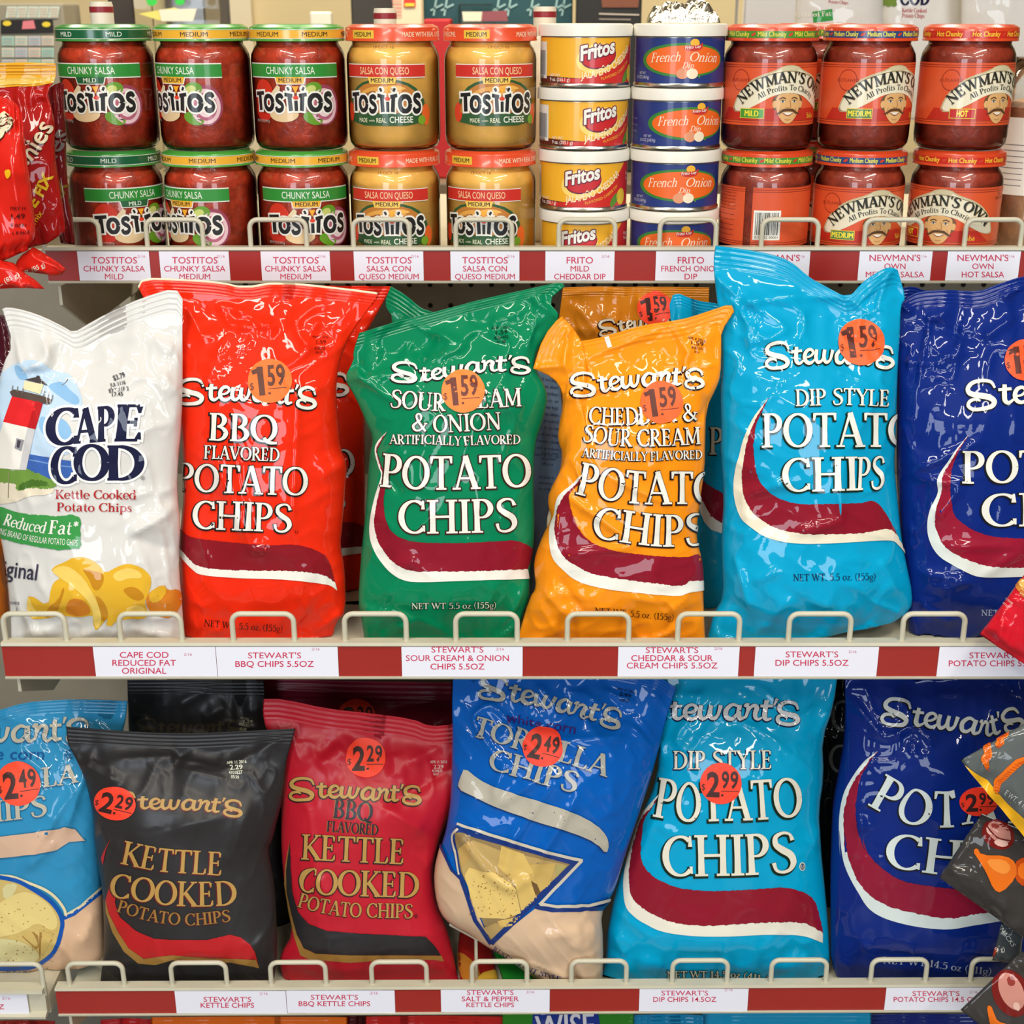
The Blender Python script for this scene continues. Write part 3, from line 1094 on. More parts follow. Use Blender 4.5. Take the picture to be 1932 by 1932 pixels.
def price_tag(label, rail, x0, x1, y0, y1, lines, group, cx=None, slope=0., date=None):
    yf = rail[0] - .0004
    a, b = on_y(x0, y0, yf), on_y(x1, y1, yf)
    zt, zb = rail[1] - .0042, rail[2] + .0026
    root = thing('price_tag', label, 'price tag', ((a[0] + b[0]) / 2, yf, zb), group)
    org = np.array(root.location)
    if slope:
        root.rotation_euler = (0, 0, 0)
    dz = slope * org[0]
    MB().box((a[0] - org[0], -.0004, dz), (b[0] - org[0], .0002, zt - zb + dz)).make('card', TAGW, root)
    art = Art(step=14)
    cx = cx or (x0 + x1) / 2
    for text, base, h, w in lines:
        art.sans('tag_lettering', TAGR, 0, text, [(cx - w / 2, base), (cx + w / 2, base)], h, bold=.006)
    if date:
        art.sans('tag_lettering', TAGF, 0, '2/16', [(date[0], date[1]), (date[0] + 15, date[1])], 5)
    art.emit(Plate(yf - .0005, org, eps=.0001), root)
    return root


g1 = 'price tags on the upper rail'
T1 = [(148, 283, 'TOSTITOS', 'CHUNKY SALSA', 'MILD', 'first white price tag from the left on the upper rail, for mild salsa'),
      (302, 433, 'TOSTITOS', 'CHUNKY SALSA', 'MEDIUM', 'second white price tag from the left on the upper rail, for medium salsa'),
      (493, 623, 'TOSTITOS', 'CHUNKY SALSA', 'MEDIUM', 'third white price tag from the left on the upper rail, for medium salsa'),
      (668, 799, 'TOSTITOS', 'SALSA CON', 'QUESO MEDIUM', 'white salsa con queso price tag above the red bag\'s right corner'),
      (850, 980, 'TOSTITOS', 'SALSA CON', 'QUESO MEDIUM', 'white salsa con queso price tag above the green bag'),
      (1029, 1159, 'FRITO', 'MILD', 'CHEDDAR DIP', 'white price tag for mild cheddar dip under the yellow cans'),
      (1237, 1370, 'FRITO', 'FRENCH ONION', 'DIP', 'white price tag for french onion dip under the blue cans'),
      (1395, 1527, "NEWMAN'S", 'OWN', 'MILD SALSA', 'white price tag mostly hidden behind the tall cyan bag corner'),
      (1620, 1757, "NEWMAN'S", 'OWN', 'MEDIUM SALSA', 'white price tag for medium salsa, second from the right on the upper rail'),
      (1786, 1923, "NEWMAN'S", 'OWN', 'HOT SALSA', 'white price tag for hot salsa, rightmost on the upper rail')]
WID = {'TOSTITOS': 86, 'CHUNKY SALSA': 116, 'MILD': 35, 'MEDIUM': 58, 'SALSA CON': 83, 'QUESO MEDIUM': 113, 'FRITO': 50, 'CHEDDAR DIP': 97,
       'FRENCH ONION': 112, 'DIP': 24, "NEWMAN'S": 96, 'OWN': 40, 'MILD SALSA': 92, 'MEDIUM SALSA': 110, 'HOT SALSA': 80}
for x0, x1, a, b, c, lab in T1:
    price_tag(lab, RAIL1, x0, x1, 500, 500, [(a, 497 - (4.5 if x0 > 1380 else 0), 12, WID[a]), (b, 512 - (4.5 if x0 > 1380 else 0), 10.5, WID[b]), (c, 527 - (4 if x0 > 1380 else 0), 10.5, WID[c])], g1, date=(x1 - 24, 486))
g2 = 'price tags on the middle rail'
T2 = [(178, 408, [('CAPE COD', 1241, 11, 92), ('REDUCED FAT', 1256, 11, 120), ('ORIGINAL', 1271, 11, 84)], 272, (347, 1237), 'white price tag under the white lighthouse bag'),
      (409, 638, [("STEWART'S", 1242, 11, 100), ('BBQ CHIPS 5.5OZ', 1258, 11, 148)], 518, (588, 1227), 'white price tag for BBQ chips under the red bag'),
      (758, 986, [("STEWART'S", 1231, 11, 98), ('SOUR CREAM & ONION', 1247, 11, 194), ('CHIPS 5.5OZ', 1263, 11, 102)], 863, (936, 1227), 'white price tag for sour cream and onion chips under the green bag'),
      (1166, 1394, [("STEWART'S", 1232, 11, 99), ('CHEDDAR & SOUR', 1247, 11, 154), ('CREAM CHIPS 5.5OZ', 1261, 11, 171)], 1268, (1348, 1226), 'white price tag for cheddar and sour cream chips under the orange bag'),
      (1424, 1656, [("STEWART'S", 1240, 11, 99), ('DIP CHIPS 5.5OZ', 1256, 11, 138)], 1532, (1601, 1232), 'white price tag for dip chips under the small cyan bag'),
      (1770, 2000, [("STEWART'S", 1242, 11, 100), ('POTATO CHIPS 5.5OZ', 1257, 11, 178)], 1879, (1950, 1232), 'white price tag under the small navy bag, partly behind a red bag')]
for x0, x1, ln, cx, dt, lab in T2:
    price_tag(lab, RAIL2, x0, x1, 1245, 1245, ln, g2, cx, date=dt)
g3 = 'price tags on the lower rail'
T3 = [(-160, 52, [('TORTILLA CHIPS 13.5OZ', 1904, 9, 200)], -92, (4, 1886), 'white price tag cut off at the lower left corner of the picture'),
      (331, 540, [("STEWART'S", 1890, 9, 90), ('KETTLE CHIPS', 1901, 9, 101)], 429, (490, 1877), 'white price tag for kettle chips under the black bag'),
      (541, 745, [("STEWART'S", 1886, 9, 89), ('BBQ KETTLE CHIPS', 1898, 9, 135)], 631, (698, 1876), 'white price tag for BBQ kettle chips under the crimson bag'),
      (832, 1037, [("STEWART'S", 1877, 9, 88), ('SALT & PEPPER', 1889, 9, 108), ('KETTLE CHIPS', 1900, 8.5, 90)], 925, (993, 1874), 'white price tag for salt and pepper kettle chips under the blue tortilla bag'),
      (1206, 1411, [("STEWART'S", 1878, 9, 88), ('DIP CHIPS 14.5OZ', 1890, 9, 119)], 1292, (1367, 1870), 'white price tag for dip chips under the large cyan bag'),
      (1670, 1880, [("STEWART'S", 1879, 9, 89), ('POTATO CHIPS 14.5 OZ', 1890, 9, 160)], 1766, (1829, 1874), 'white price tag for potato chips under the large navy bag')]
for x0, x1, ln, cx, dt, lab in T3:
    price_tag(lab, RAIL3, x0, x1, 1886, 1886, ln, g3, cx, slope=.0056, date=dt)

# ------------------------------------------------------------------ jars and cans (millimetres on the label, metres on the body)
RED_SALSA = mat('salsa', (196, 66, 36), rough=.35, var=.30, vscale=130, bump=.0008, bscale=180)
DARK_SALSA = mat('dark_salsa', (168, 62, 40), rough=.35, var=.25, vscale=110, bump=.0006, bscale=160)
QUESO = mat('cheese_dip', (255, 200, 98), rough=.4, var=.06, vscale=90)
JH = .1167


def jar_body(root, r, content, top=.1005):
    k = r / .046
    prof = [(.0385, 0), (.0425, .0015), (.0452, .006), (.046, .013), (.046, .084), (.0452, .0895), (.0428, .0945), (.0408, .0972), (.0400, .0985), (.0400, .1045)]
    MB().lathe([(a * k, z) for a, z in prof], 56).make('glass', thin_glass(), root, True)
    inner = [(.0360, .0022), (.0412, .0042), (.0438, .008), (.0447, .014), (.0447, .084), (.0440, .0888), (.0418, .0935), (.0395, .0965), (.0388, top)]
    MB().lathe([(a * k, z) for a, z in inner], 56).make('contents', content, root, True)


def jar_lid(root, r, col, band=None, btext=(), fn=None, panel=None):
    prof = [(r - .0012, .1012), (r, .1018), (r, .1022), (r - .0006, .1030), (r - .0006, .1125), (r - .0012, .1140), (r - .0035, .1152), (r - .0060, JH - .0002), (r - .0090, JH - .0012), (.004, JH - .0012)]
    lid = MB().lathe(prof, 64).make('lid', mat('lid_enamel', col, rough=.25, coat=.4, coat_rough=.1), root, True)
    art = Art(up=1, step=5)
    rr = r * 1000
    n = 2 * math.pi * rr
    if band:
        bm = mat('lid_print', band, rough=.25, coat=.4, coat_rough=.1)
        art.poly('lid_lettering', bm, 0, [(-n / 2, 104.2), (n / 2, 104.2), (n / 2, 111.6), (-n / 2, 111.6)])
        for y in (103.6, 111.9):
            art.poly('lid_lettering', paper(WHITE), 0, [(-n / 2, y), (n / 2, y), (n / 2, y + .5), (-n / 2, y + .5)])
    if fn:
        fn(art)
    if art.items:
        art.emit(Cyl(r - .0005, .00012), root)
    return lid


def tost(art, s0, h0, w, hh, part='label'):
    """chunky black word with a white edge; a dot figure on each side of the middle letter"""
    k = w / 8.35
    bar = lambda x, wd=1.25: [seg((x - wd / 2, .92), (x + wd / 2, .92), .19), seg((x, .92), (x, 0), .40)]
    X = [.62, 1.75, 2.82, 3.72, 4.25, 4.85, 6.05, 7.35]
    st = []
    st += [seg((.05, .87), (1.2, .93), .2), seg((.62, .9), (.66, 0), .42)]
    st += [arc(1.72, .42, .44, .36, 0, 360, .36, .22, 26)]
    sS = S_UP[0] * np.array([1.35, .84]) + np.array([2.42, 0])
    st += [(sS, np.full(len(sS), .25))]
    st += [seg((3.35, .88), (4.05, .80), .2), seg((3.78, .86), (3.86, 0), .36)]
    st += [seg((4.34, .55), (4.34, 0), .30)]
    st += [seg((5.3, .88), (4.62, .80), .2), seg((4.92, .86), (4.82, 0), .36)]
    st += [arc(6.05, .43, .52, .39, 0, 360, .40, .24, 28)]
    sS2 = S_UP[0] * np.array([1.45, .90]) + np.array([6.86, 0])
    st += [(sS2, np.full(len(sS2), .28))]
    b = [(s0 - w / 2, h0), (s0 + w / 2, h0)]
    base = lambda q: q
    art.strokes(part, paper(WHITE), 3, st, b, 7.75, hh, grow=1.7)
    for cx in (3.72, 4.98):
        art.ell(part, paper(WHITE), 3, s0 - w / 2 + cx * w / 7.75, h0 + hh * 1.17, 3.2, 3.4)
    art.strokes(part, paper((22, 22, 22)), 4, st, b, 7.75, hh)
    u = w / 7.75
    for cx, sg in ((3.72, 1), (4.98, -1)):
        x = s0 - w / 2 + cx * u
        art.line(part, paper((22, 22, 22)), 4, [(x - 1.1 * sg, h0 + hh * 1.26), (x + .5 * sg, h0 + hh * 1.08)], 2.2, False)
    xm = s0 - w / 2 + 4.34 * u
    art.poly(part, paper((245, 170, 40)), 5, [(xm - 3.2, h0 + hh * 1.30), (xm + 3.2, h0 + hh * 1.30), (xm, h0 + hh * .92)])
    art.ell(part, paper((222, 60, 30)), 5, xm, h0 + hh * .70, 2.6, 1.8)


def salsa_label(root, r, word, tabcol, tabink):
    a = Art(up=1, step=4)
    grn = paper((42, 140, 50))
    a.poly('label', paper(WHITE), 0, [(-51, 68.2), (51, 68.2), (51, 81.8), (-51, 81.8)])
    a.poly('label', grn, 1, [(-51, 69.2), (51, 69.2), (51, 80.8), (-51, 80.8)])
    a.poly('label', paper(WHITE), 0, [(-15.5, 69), (15.5, 69), (13.6, 62.4), (-13.6, 62.4)])
    a.poly('label', paper(tabcol), 1, [(-14.5, 69.2), (14.5, 69.2), (12.8, 63.2), (-12.8, 63.2)])
    a.ell('label', paper((205, 48, 22)), 0, -30, 51, 13, 16)
    a.ell('label', paper((196, 40, 20)), 0, -31, 38, 12, 10)
    a.ell('label', paper((226, 196, 150)), 1, -8, 35, 15, 7.5)
    a.poly('label', paper((226, 206, 168)), 1, [(-22, 52), (-13, 62), (-10, 60), (-12, 46)])
    a.ell('label', paper((98, 150, 30)), 1, 22, 58, 9, 6.5, 12)
    a.ell('label', paper((196, 205, 110)), 2, 20, 58, 5, 3.6, 12)
    a.ell('label', paper((98, 150, 30)), 1, 21, 31, 10, 6, -18)
    a.ell('label', paper((150, 60, 85)), 0, 33, 43, 17, 19)
    a.ell('label', paper((226, 190, 196)), 1, 33, 42, 14.5, 16.5)
    a.ell('label', paper((176, 92, 116)), 2, 33, 42, 11, 13)
    a.ell('label', paper((232, 206, 208)), 3, 33, 42, 8, 10)
    a.sans('label', paper((225, 235, 215)), 2, 'CHUNKY SALSA', [(-24.5, 71.8), (24.5, 71.8)], 6.6, bold=.004)
    a.sans('label', paper(tabink), 2, word, [(-11 if len(word) > 4 else -6.3, 64.3), (11 if len(word) > 4 else 6.3, 64.3)], 4, bold=.02)
    tost(a, 0, 38, 84, 17.5)
    a.sans('label', paper((200, 190, 180)), 1, 'NET WT 15.5 OZ (439.4 g)', [(-43, 27), (-24, 27)], 2.4)
    a.emit(Cyl(r, .00013), root)


def make_salsa(word, tabcol, tabink, lidcol, band, ink):
    root = thing('salsa_jar', '', 'salsa jar')
    jar_body(root, .046, RED_SALSA)
    rr = 46.6

    def fn(art):
        n = 2 * math.pi * rr
        for i in range(6):
            c = -n / 2 + (i + .55) * n / 6
            w = 26 if len(word) > 4 else 15
            art.sans('lid_lettering', paper(ink), 1, word, [(c - w / 2, 105.9), (c + w / 2, 105.9)], 4.2, bold=.012)
    jar_lid(root, .0466, lidcol, band, fn=fn)
    salsa_label(root, .046, word, tabcol, tabink)
    return root


def make_queso():
    root = thing('cheese_dip_jar', '', 'dip jar')
    jar_body(root, .0455, QUESO)
    rr = 46.2

    def fn(art):
        n = 2 * math.pi * rr
        for i in range(2):
            c = -n / 2 + i * n / 2 + 20
            art.sans('lid_lettering', paper((250, 225, 190)), 1, 'MADE WITH REAL CHEESE. AWESOME.', [(c, 105.6), (c + 82, 105.6)], 4.4, bold=.012)
            art.poly('lid_lettering', paper((238, 190, 60)), 0, [(c + 92, 104), (c + 118, 104), (c + 118, 111.6), (c + 92, 111.6)])
            art.sans('lid_lettering', paper(INK), 1, 'MEDIUM', [(c + 95, 105.8), (c + 115, 105.8)], 4.2, bold=.012)
    jar_lid(root, .0462, (226, 78, 42), fn=fn)
    a = Art(up=1, step=4)
    a.poly('label', paper(WHITE), 0, [(-44, 68.4), (44, 68.4), (44, 80.9), (-44, 80.9)])
    a.poly('label', paper((206, 44, 34)), 1, [(-44, 69.2), (44, 69.2), (44, 80.2), (-44, 80.2)])
    a.sans('label', paper((246, 200, 150)), 2, 'SALSA CON QUESO', [(-24, 71.6), (26, 71.6)], 6.4, bold=.008)
    bowl = [(-42, 38), (-38, 52), (-26, 63), (-8, 67.5), (12, 67.5), (30, 62), (42, 50), (44, 38)]
    a.poly('label', paper((40, 84, 44)), 0, [(-42, 24), (44, 24)] + bowl[::-1], smooth=1)
    a.poly('label', paper((190, 120, 45)), 1, [(-39, 36)] + [(x * .93, y - 2.2) for x, y in bowl] + [(41, 36)], smooth=1)
    a.poly('label', paper((222, 160, 70)), 2, [(-30, 50), (-16, 60), (6, 61), (22, 57), (10, 52), (-10, 53)], smooth=2)
    a.poly('label', paper((150, 80, 30)), 2, [(-32, 44), (-18, 55), (-4, 57), (-16, 50)], smooth=2)
    a.poly('label', paper((238, 180, 80)), 3, [(-6, 57), (10, 63), (26, 58), (12, 57)], smooth=2)
    a.ell('label', paper((214, 60, 30)), 1, -41, 36, 5, 9)
    a.ell('label', paper((226, 96, 30)), 1, 44, 34, 5, 10)
    a.ell('label', paper((120, 160, 40)), 2, 39, 29, 4.5, 4.5)
    a.poly('label', paper((243, 200, 90)), 3, [(-15, 69.2), (14, 69.2), (12, 62.8), (-13, 62.8)])
    a.sans('label', paper(INK), 4, 'MEDIUM', [(-11.5, 64.2), (10.5, 64.2)], 4, bold=.02)
    tost(a, 0, 37, 76, 17.5)
    a.sans('label', paper((226, 226, 190)), 3, 'MADE', [(-27, 27), (-17, 27)], 4, bold=.012)
    a.sans('label', paper((226, 226, 190)), 3, 'with', [(-15, 27.8), (-9, 27.8)], 2, bold=.012)
    a.sans('label', paper((226, 226, 190)), 3, 'REAL', [(-7, 27), (3, 27)], 4.2, bold=.012)
    a.sans('label', paper((240, 240, 225)), 3, 'CHEESE', [(6, 27), (29, 27)], 5.6, bold=.012)
    a.sans('label', paper((120, 75, 30)), 0, '19 OCT 16', [(-8, 95.0), (12, 95.0)], 3)
    a.emit(Cyl(.0455, .00013), root)
    return root


CH = .0583


def make_can(kind):
    root = thing('dip_can', '', 'dip can')
    r = .0447
    MB().lathe([(r - .002, 0), (r, .0006), (r + .0004, .0018), (r - .0004, .0032), (r - .0008, .0040), (r - .0008, .046), (r - .002, .047), (.01, .047)], 56).make('tin_body', STEEL, root, True)
    MB().lathe([(r + .0006, .0470), (r + .0014, .0472), (r + .0014, .0560), (r + .0008, .0576), (r - .0012, CH - .0001), (r - .004, CH - .0008), (.005, CH - .0008)], 56).make('plastic_lid', mat('white_plastic', (238, 234, 222), rough=.35), root, True)
    a = Art(up=1, step=4)
    h0, h1 = 4.2, 45.8
    if kind == 'yellow':
        a.poly('label', paper((242, 178, 40)), 0, [(-140, h0), (140, h0), (140, h1), (-140, h1)])
        a.poly('label', paper((94, 36, 26)), 1, [(-140, h0), (40, h0), (40, 9.6), (-6, 9.0), (-40, 10.5), (-140, 10.5)])
        a.poly('label', paper((206, 40, 34)), 2, [(-26, h0), (-4, h0 + 1.5), (20, 8), (44, 18), (62, 33), (72, h1), (84, h1), (80, 20), (70, h0)], smooth=0)
        a.poly('label', paper((206, 40, 34)), 2, [(-30, 8.8), (-10, 8.6), (14, 13), (40, 24), (58, 42), (62, h1), (72, h1), (62, 33), (44, 18), (20, 8), (-4, h0 + 1.5), (-26, h0 + .4)])
        a.ell('label', paper((250, 214, 110)), 2, 10, 27, 21, 13.5, 10)
        a.ell('label', paper((200, 34, 40)), 3, 12, 29, 17.5, 10, 12)
        a.ell('label', paper((110, 28, 60)), 2.5, 12, 28.4, 18.3, 10.8, 12)
        a.halo('label', paper((104, 22, 56)), 4, 'Fritos', [(-6.5, 25.0), (28, 32.5)], 12.5, 1.1, slant=.22, bold=.03)
        a.sans('label', paper(WHITE), 5.2, 'Fritos', [(-6.5, 25.0), (28, 32.5)], 12.5, bold=.035, slant=.22)
        a.sans('label', paper((250, 232, 190)), 4, 'JALAPE\u00d1O CHEDDAR', [(-6, 8.2), (14, 12), (36, 22), (52, 34)], 6.2, bold=.02, slant=.15)
        a.sans('label', paper((240, 170, 60)), 4, 'FLAVORED CHEESE DIP', [(14, 7.2), (34, 13), (50, 23)], 2.6, bold=.01)
        a.ell('label', paper((86, 140, 40)), 4, 46, 10.5, 8, 3.6, 50)
        a.ell('label', paper((236, 196, 50)), 4, 56, 13, 7, 8)
        a.sans('label', paper((240, 236, 226)), 3, 'NET WT', [(-40, 10.4), (-27, 10.4)], 2.4, bold=.01)
        a.sans('label', paper((240, 236, 226)), 3, '9 oz. (255.1 g)', [(-40, 6.0), (-17, 6.0)], 3.2, bold=.01)
        a.poly('label', paper(WHITE), 1, [(-75, 8), (-46, 8), (-46, 42), (-75, 42)])
        rs = random.Random(4)
        x = -73.
        while x < -48:
            w = rs.choice((.5, .8, 1.3))
            a.poly('label', paper((60, 60, 90)), 2, [(x, 11), (x + w, 11), (x + w, 34), (x, 34)])
            x += w + rs.choice((.6, .9, 1.3))
        a.sans('label', paper((240, 236, 226)), 3, '0 grams', [(66, 33), (82, 33)], 3.4, bold=.01)
        a.sans('label', paper((240, 236, 226)), 3, 'Trans Fat', [(66, 28), (82, 28)], 3.0, bold=.01)
    else:
        a.poly('label', paper((30, 52, 122)), 0, [(-140, h0), (140, h0), (140, h1), (-140, h1)])
        a.ell('label', paper((52, 128, 50)), 1, 0, 25.5, 45, 15.6)
        a.ell('label', paper((240, 104, 30)), 2, 1.5, 25.5, 41.5, 13.4)
        a.poly('label', paper((200, 44, 40)), 4, [(-2, 37), (4, 39), (14, 39), (18, 42), (17, 36), (12, 34), (2, 34)], smooth=1)
        a.ell('label', paper((244, 180, 50)), 3, 9.5, 41.2, 4.6, 3.6)
        a.sans('label', paper(WHITE), 5, 'Frito Lay', [(0, 35.5), (15.5, 37.0)], 2.7, bold=.01, slant=.2)
        a.serif('label', paper((248, 236, 214)), 3, 'French', [(-34, 23.2), (-4, 24.6)], 8.6, slant=.28, wk=.75)
        a.serif('label', paper((248, 236, 214)), 3, 'Onion', [(4, 24.6), (36, 23.2)], 8.6, slant=.28, wk=.75)
        a.serif('label', paper((248, 236, 214)), 3, 'Dip', [(-2, 18.2), (9, 18.2)], 5.4, slant=.28, wk=.8)
        a.ell('label', paper((226, 150, 110)), 4, -1.5, 13.2, 6, 4.8)
        a.ell('label', paper((246, 226, 196)), 5, 8, 13.2, 5.6, 4.8)
        a.poly('label', paper((226, 150, 110)), 4, [(-3, 17), (0, 17), (-2.5, 20.5)])
        a.poly('label', paper((90, 140, 50)), 4, [(13, 11), (16, 9), (16, 12)])
        a.sans('label', paper((200, 200, 215)), 1, 'NET WT.', [(-50, 12), (-40, 12)], 2.4)
        a.sans('label', paper((200, 200, 215)), 1, '8.5 OZ (240.9g)', [(-55, 8), (-36, 8)], 2.8)
        for i in range(3):
            a.sans('label', paper((160, 165, 195)), 1, 'KEEP REFRIGERATED AFTER OPENING', [(-84, 28 - 6 * i), (-62, 28 - 6 * i)], 1.5)
    a.emit(Cyl(r - .0008, .0001), root)
    return root


def make_hat_jar(word, boxcol, bandcol, bandink):
    root = thing('salsa_jar', '', 'salsa jar')
    jar_body(root, .0452, DARK_SALSA)
    rr = 45.5

    def fn(art):
        n = 2 * math.pi * rr
        art.poly('lid_lettering', mat('lid_print', bandcol, rough=.3, coat=.3), 0, [(-n / 2, 104.6), (n / 2, 104.6), (n / 2, 110.8), (-n / 2, 110.8)])
        for i in range(8):
            c = -n / 2 + (i + .4) * n / 8
            art.sans('lid_lettering', paper(bandink), 1, word.title() + ' Chunky', [(c, 106), (c + 27, 106)], 4.4, bold=.025)
            art.ell('lid_lettering', paper((206, 60, 30)), 1, c + 31.5, 107.8, 2.6, 1.2, 25, 14)
    jar_lid(root, .0457, (214, 70, 34), fn=fn)
    a = Art(up=1, step=4)
    n = 138
    rd = paper((220, 84, 40))
    a.poly('label', rd, 0, [(-n, 24), (n, 24), (n, 82), (-n, 82)])
    for y in (26.2, 28.2, 77.6, 79.6):
        a.poly('label', paper((150, 40, 18)), 1, [(-n, y), (n, y), (n, y + .6), (-n, y + .6)])
    a.poly('label', paper((190, 40, 22)), 1, [(-60, 29), (64, 29), (50, 40), (-52, 40)])
    cx = 12
    # wide white hat
    rim = [(cx - 57, 36), (cx - 56, 44), (cx - 48, 58), (cx - 34, 69), (cx - 14, 75.5), (cx - 8, 79), (cx, 80.5), (cx + 9, 79), (cx + 14, 75.5), (cx + 34, 69), (cx + 48, 58), (cx + 56, 44), (cx + 57, 36),
           (cx + 44, 37), (cx + 30, 44), (cx + 15, 53), (cx, 55), (cx - 15, 53), (cx - 30, 44), (cx - 44, 37)]
    a.poly('label', paper((196, 182, 142)), 1, rim, smooth=2)
    a.poly('label', paper((233, 224, 196)), 2, [(cx + (x - cx) * .965, 57 + (y - 57) * .94 - .4) for x, y in rim], smooth=2)
    a.line('label', paper((150, 132, 92)), 3, [(cx - 47, 56), (cx - 33, 66.5), (cx - 13, 73), (cx, 74.5), (cx + 13, 73), (cx + 33, 66.5), (cx + 47, 56)], .8)
    a.ell('label', paper((206, 194, 156)), 3, cx, 76.6, 10, 2.6)
    up_arc = [(cx - 46, 43.5), (cx - 34, 54.5), (cx - 17, 62), (cx, 64.4), (cx + 17, 62), (cx + 34, 54.5), (cx + 46, 43.5)]
    a.serif('label', paper((120, 96, 60)), 4, "NEWMAN'S OWN", up_arc, 9.8, sh=(.7, -.7), wk=1.15)
    a.serif('label', paper((24, 30, 24)), 5, "NEWMAN'S OWN", up_arc, 9.8, wk=1.15)
    a.serif('label', paper((40, 34, 26)), 4, 'All Profits To Charity', [(cx - 29, 48.5), (cx - 16, 54.8), (cx, 57.2), (cx + 16, 54.8), (cx + 29, 48.5)], 5.0, wk=1.1)
    # smiling face under the hat
    sk = paper((222, 172, 112))
    a.poly('label', paper((110, 74, 44)), 2, [(cx - 15.5, 52), (cx - 16, 42), (cx - 12, 37), (cx + 12, 37), (cx + 16, 42), (cx + 15.5, 52), (cx, 55.5)], smooth=2)
    a.ell('label', sk, 3, cx - 13.6, 44, 2.2, 3.4)
    a.ell('label', sk, 3, cx + 13.6, 44, 2.2, 3.4)
    a.poly('label', sk, 4, [(cx - 12, 53), (cx - 12.6, 44), (cx - 10.5, 35), (cx - 5, 27.6), (cx, 25.6), (cx + 5, 27.6), (cx + 10.5, 35), (cx + 12.6, 44), (cx + 12, 53), (cx, 54.6)], smooth=2)
    br = paper((92, 60, 34))
    for sg in (-1, 1):
        a.line('label', br, 5, [(cx + sg * 3, 49.2), (cx + sg * 6, 50.3), (cx + sg * 9.6, 48.8)], 1.1)
        a.ell('label', paper((236, 220, 196)), 5, cx + sg * 6, 46.8, 2.4, 1.1)
        a.ell('label', paper((60, 80, 90)), 6, cx + sg * 6, 46.8, 1.0, 1.0)
        a.line('label', br, 6, [(cx + sg * 3.4, 47.2), (cx + sg * 6, 48.1), (cx + sg * 8.6, 47.0)], .5)
        a.line('label', br, 6, [(cx, 38.9), (cx + sg * 5, 38.4), (cx + sg * 9, 36.0), (cx + sg * 12.5, 35.4)], [2.4, 2.6, 2.0, .5])
        a.line('label', paper((176, 122, 74)), 5, [(cx + sg * 7.6, 41), (cx + sg * 8.8, 38), (cx + sg * 8.4, 34)], .6)
    a.line('label', paper((180, 126, 78)), 5, [(cx + 1.2, 48), (cx + 2.4, 42), (cx - .6, 40.6), (cx - 2.4, 41.6)], .8)
    a.poly('label', paper((240, 234, 220)), 5, [(cx - 5.2, 36.4), (cx + 5.2, 36.4), (cx + 3, 34.3), (cx - 3, 34.3)])
    a.line('label', paper((150, 70, 50)), 6, [(cx - 5.2, 36), (cx, 33.6), (cx + 5.2, 36)], .7)
    a.line('label', paper((180, 126, 78)), 5, [(cx - 3, 30.2), (cx, 29.4), (cx + 3, 30.2)], .7)
    # heat box
    a.poly('label', paper((226, 196, 60)), 3, [(-35.5, 30.6), (-11, 30.6), (-11, 40), (-35.5, 40)])
    a.poly('label', paper(boxcol), 4, [(-34.8, 31.3), (-11.7, 31.3), (-11.7, 39.3), (-34.8, 39.3)])
    hw = {4: 6.8, 6: 10.6, 3: 5.2}[len(word)]
    a.sans('label', paper((246, 226, 60)), 5, word, [(-23.2 - hw, 32.7), (-23.2 + hw, 32.7)], 5.4, bold=.045)
    a.serif('label', paper((246, 206, 60)), 3, 'Salsa', [(cx + 24, 30.6), (cx + 36, 30.6)], 5)
    a.ell('label', paper((160, 44, 20)), 1, -37, 66, 9.5, 10)
    a.ell('label', rd, 2, -37, 66, 8.6, 9.1)
    a.sans('label', paper((150, 40, 18)), 3, 'OUTLAWED', [(-48, 64.5), (-26, 64.5)], 3.0)
    a.sans('label', paper((110, 34, 18)), 2, 'ALL', [(74, 74), (80, 74)], 3)
    a.sans('label', paper((110, 34, 18)), 2, 'NATURAL', [(70, 69.6), (84, 69.6)], 3)
    # back panel: small print, table and barcode
    b0 = 144.5
    sh = lambda x: x if x <= 138 else x - 2 * math.pi * 45.2
    for i in range(6):
        a.sans('label', paper((140, 40, 18)), 1, 'water tomatoes onions green peppers cilantro', [(93, 75 - 3.2 * i), (128, 75 - 3.2 * i)], 1.3)
    for i in range(5):
        a.line('label', paper((120, 34, 18)), 1, [(92, 54 - 5 * i), (126, 54 - 5 * i)], .45, False)
    a.poly('label', paper(WHITE), 1, [(-136, 31), (-109, 31), (-109, 60), (-136, 60)])
    rs = random.Random(9)
    x = -134.
    while x < -111.5:
        w = rs.choice((.35, .6, 1.0))
        a.poly('label', paper((24, 24, 24)), 2, [(x, 36), (x + w, 36), (x + w, 58), (x, 58)])
        x += w + rs.choice((.45, .7, 1.0))
    a.sans('label', paper(INK), 2, '0 20662 00001', [(-134, 32.6), (-111, 32.6)], 2.2)
    a.emit(Cyl(.0452, .00013), root)
    return root


P_MILD = make_salsa('MILD', (26, 92, 52), (225, 235, 215), (56, 140, 60), (24, 92, 56), (226, 236, 220))
P_MED = make_salsa('MEDIUM', (238, 178, 52), (40, 30, 16), (72, 160, 60), (240, 180, 56), (60, 42, 14))
P_QUE = make_queso()
P_YEL = make_can('yellow')
P_BLU = make_can('blue')
P_HM = make_hat_jar('MILD', (70, 150, 50), (76, 140, 50), (236, 220, 70))
P_HD = make_hat_jar('MEDIUM', (84, 128, 80), (44, 70, 120), (240, 226, 80))
P_HH = make_hat_jar('HOT', (196, 26, 34), (205, 40, 30), (246, 196, 50))
used = set()
JY = 1.4285


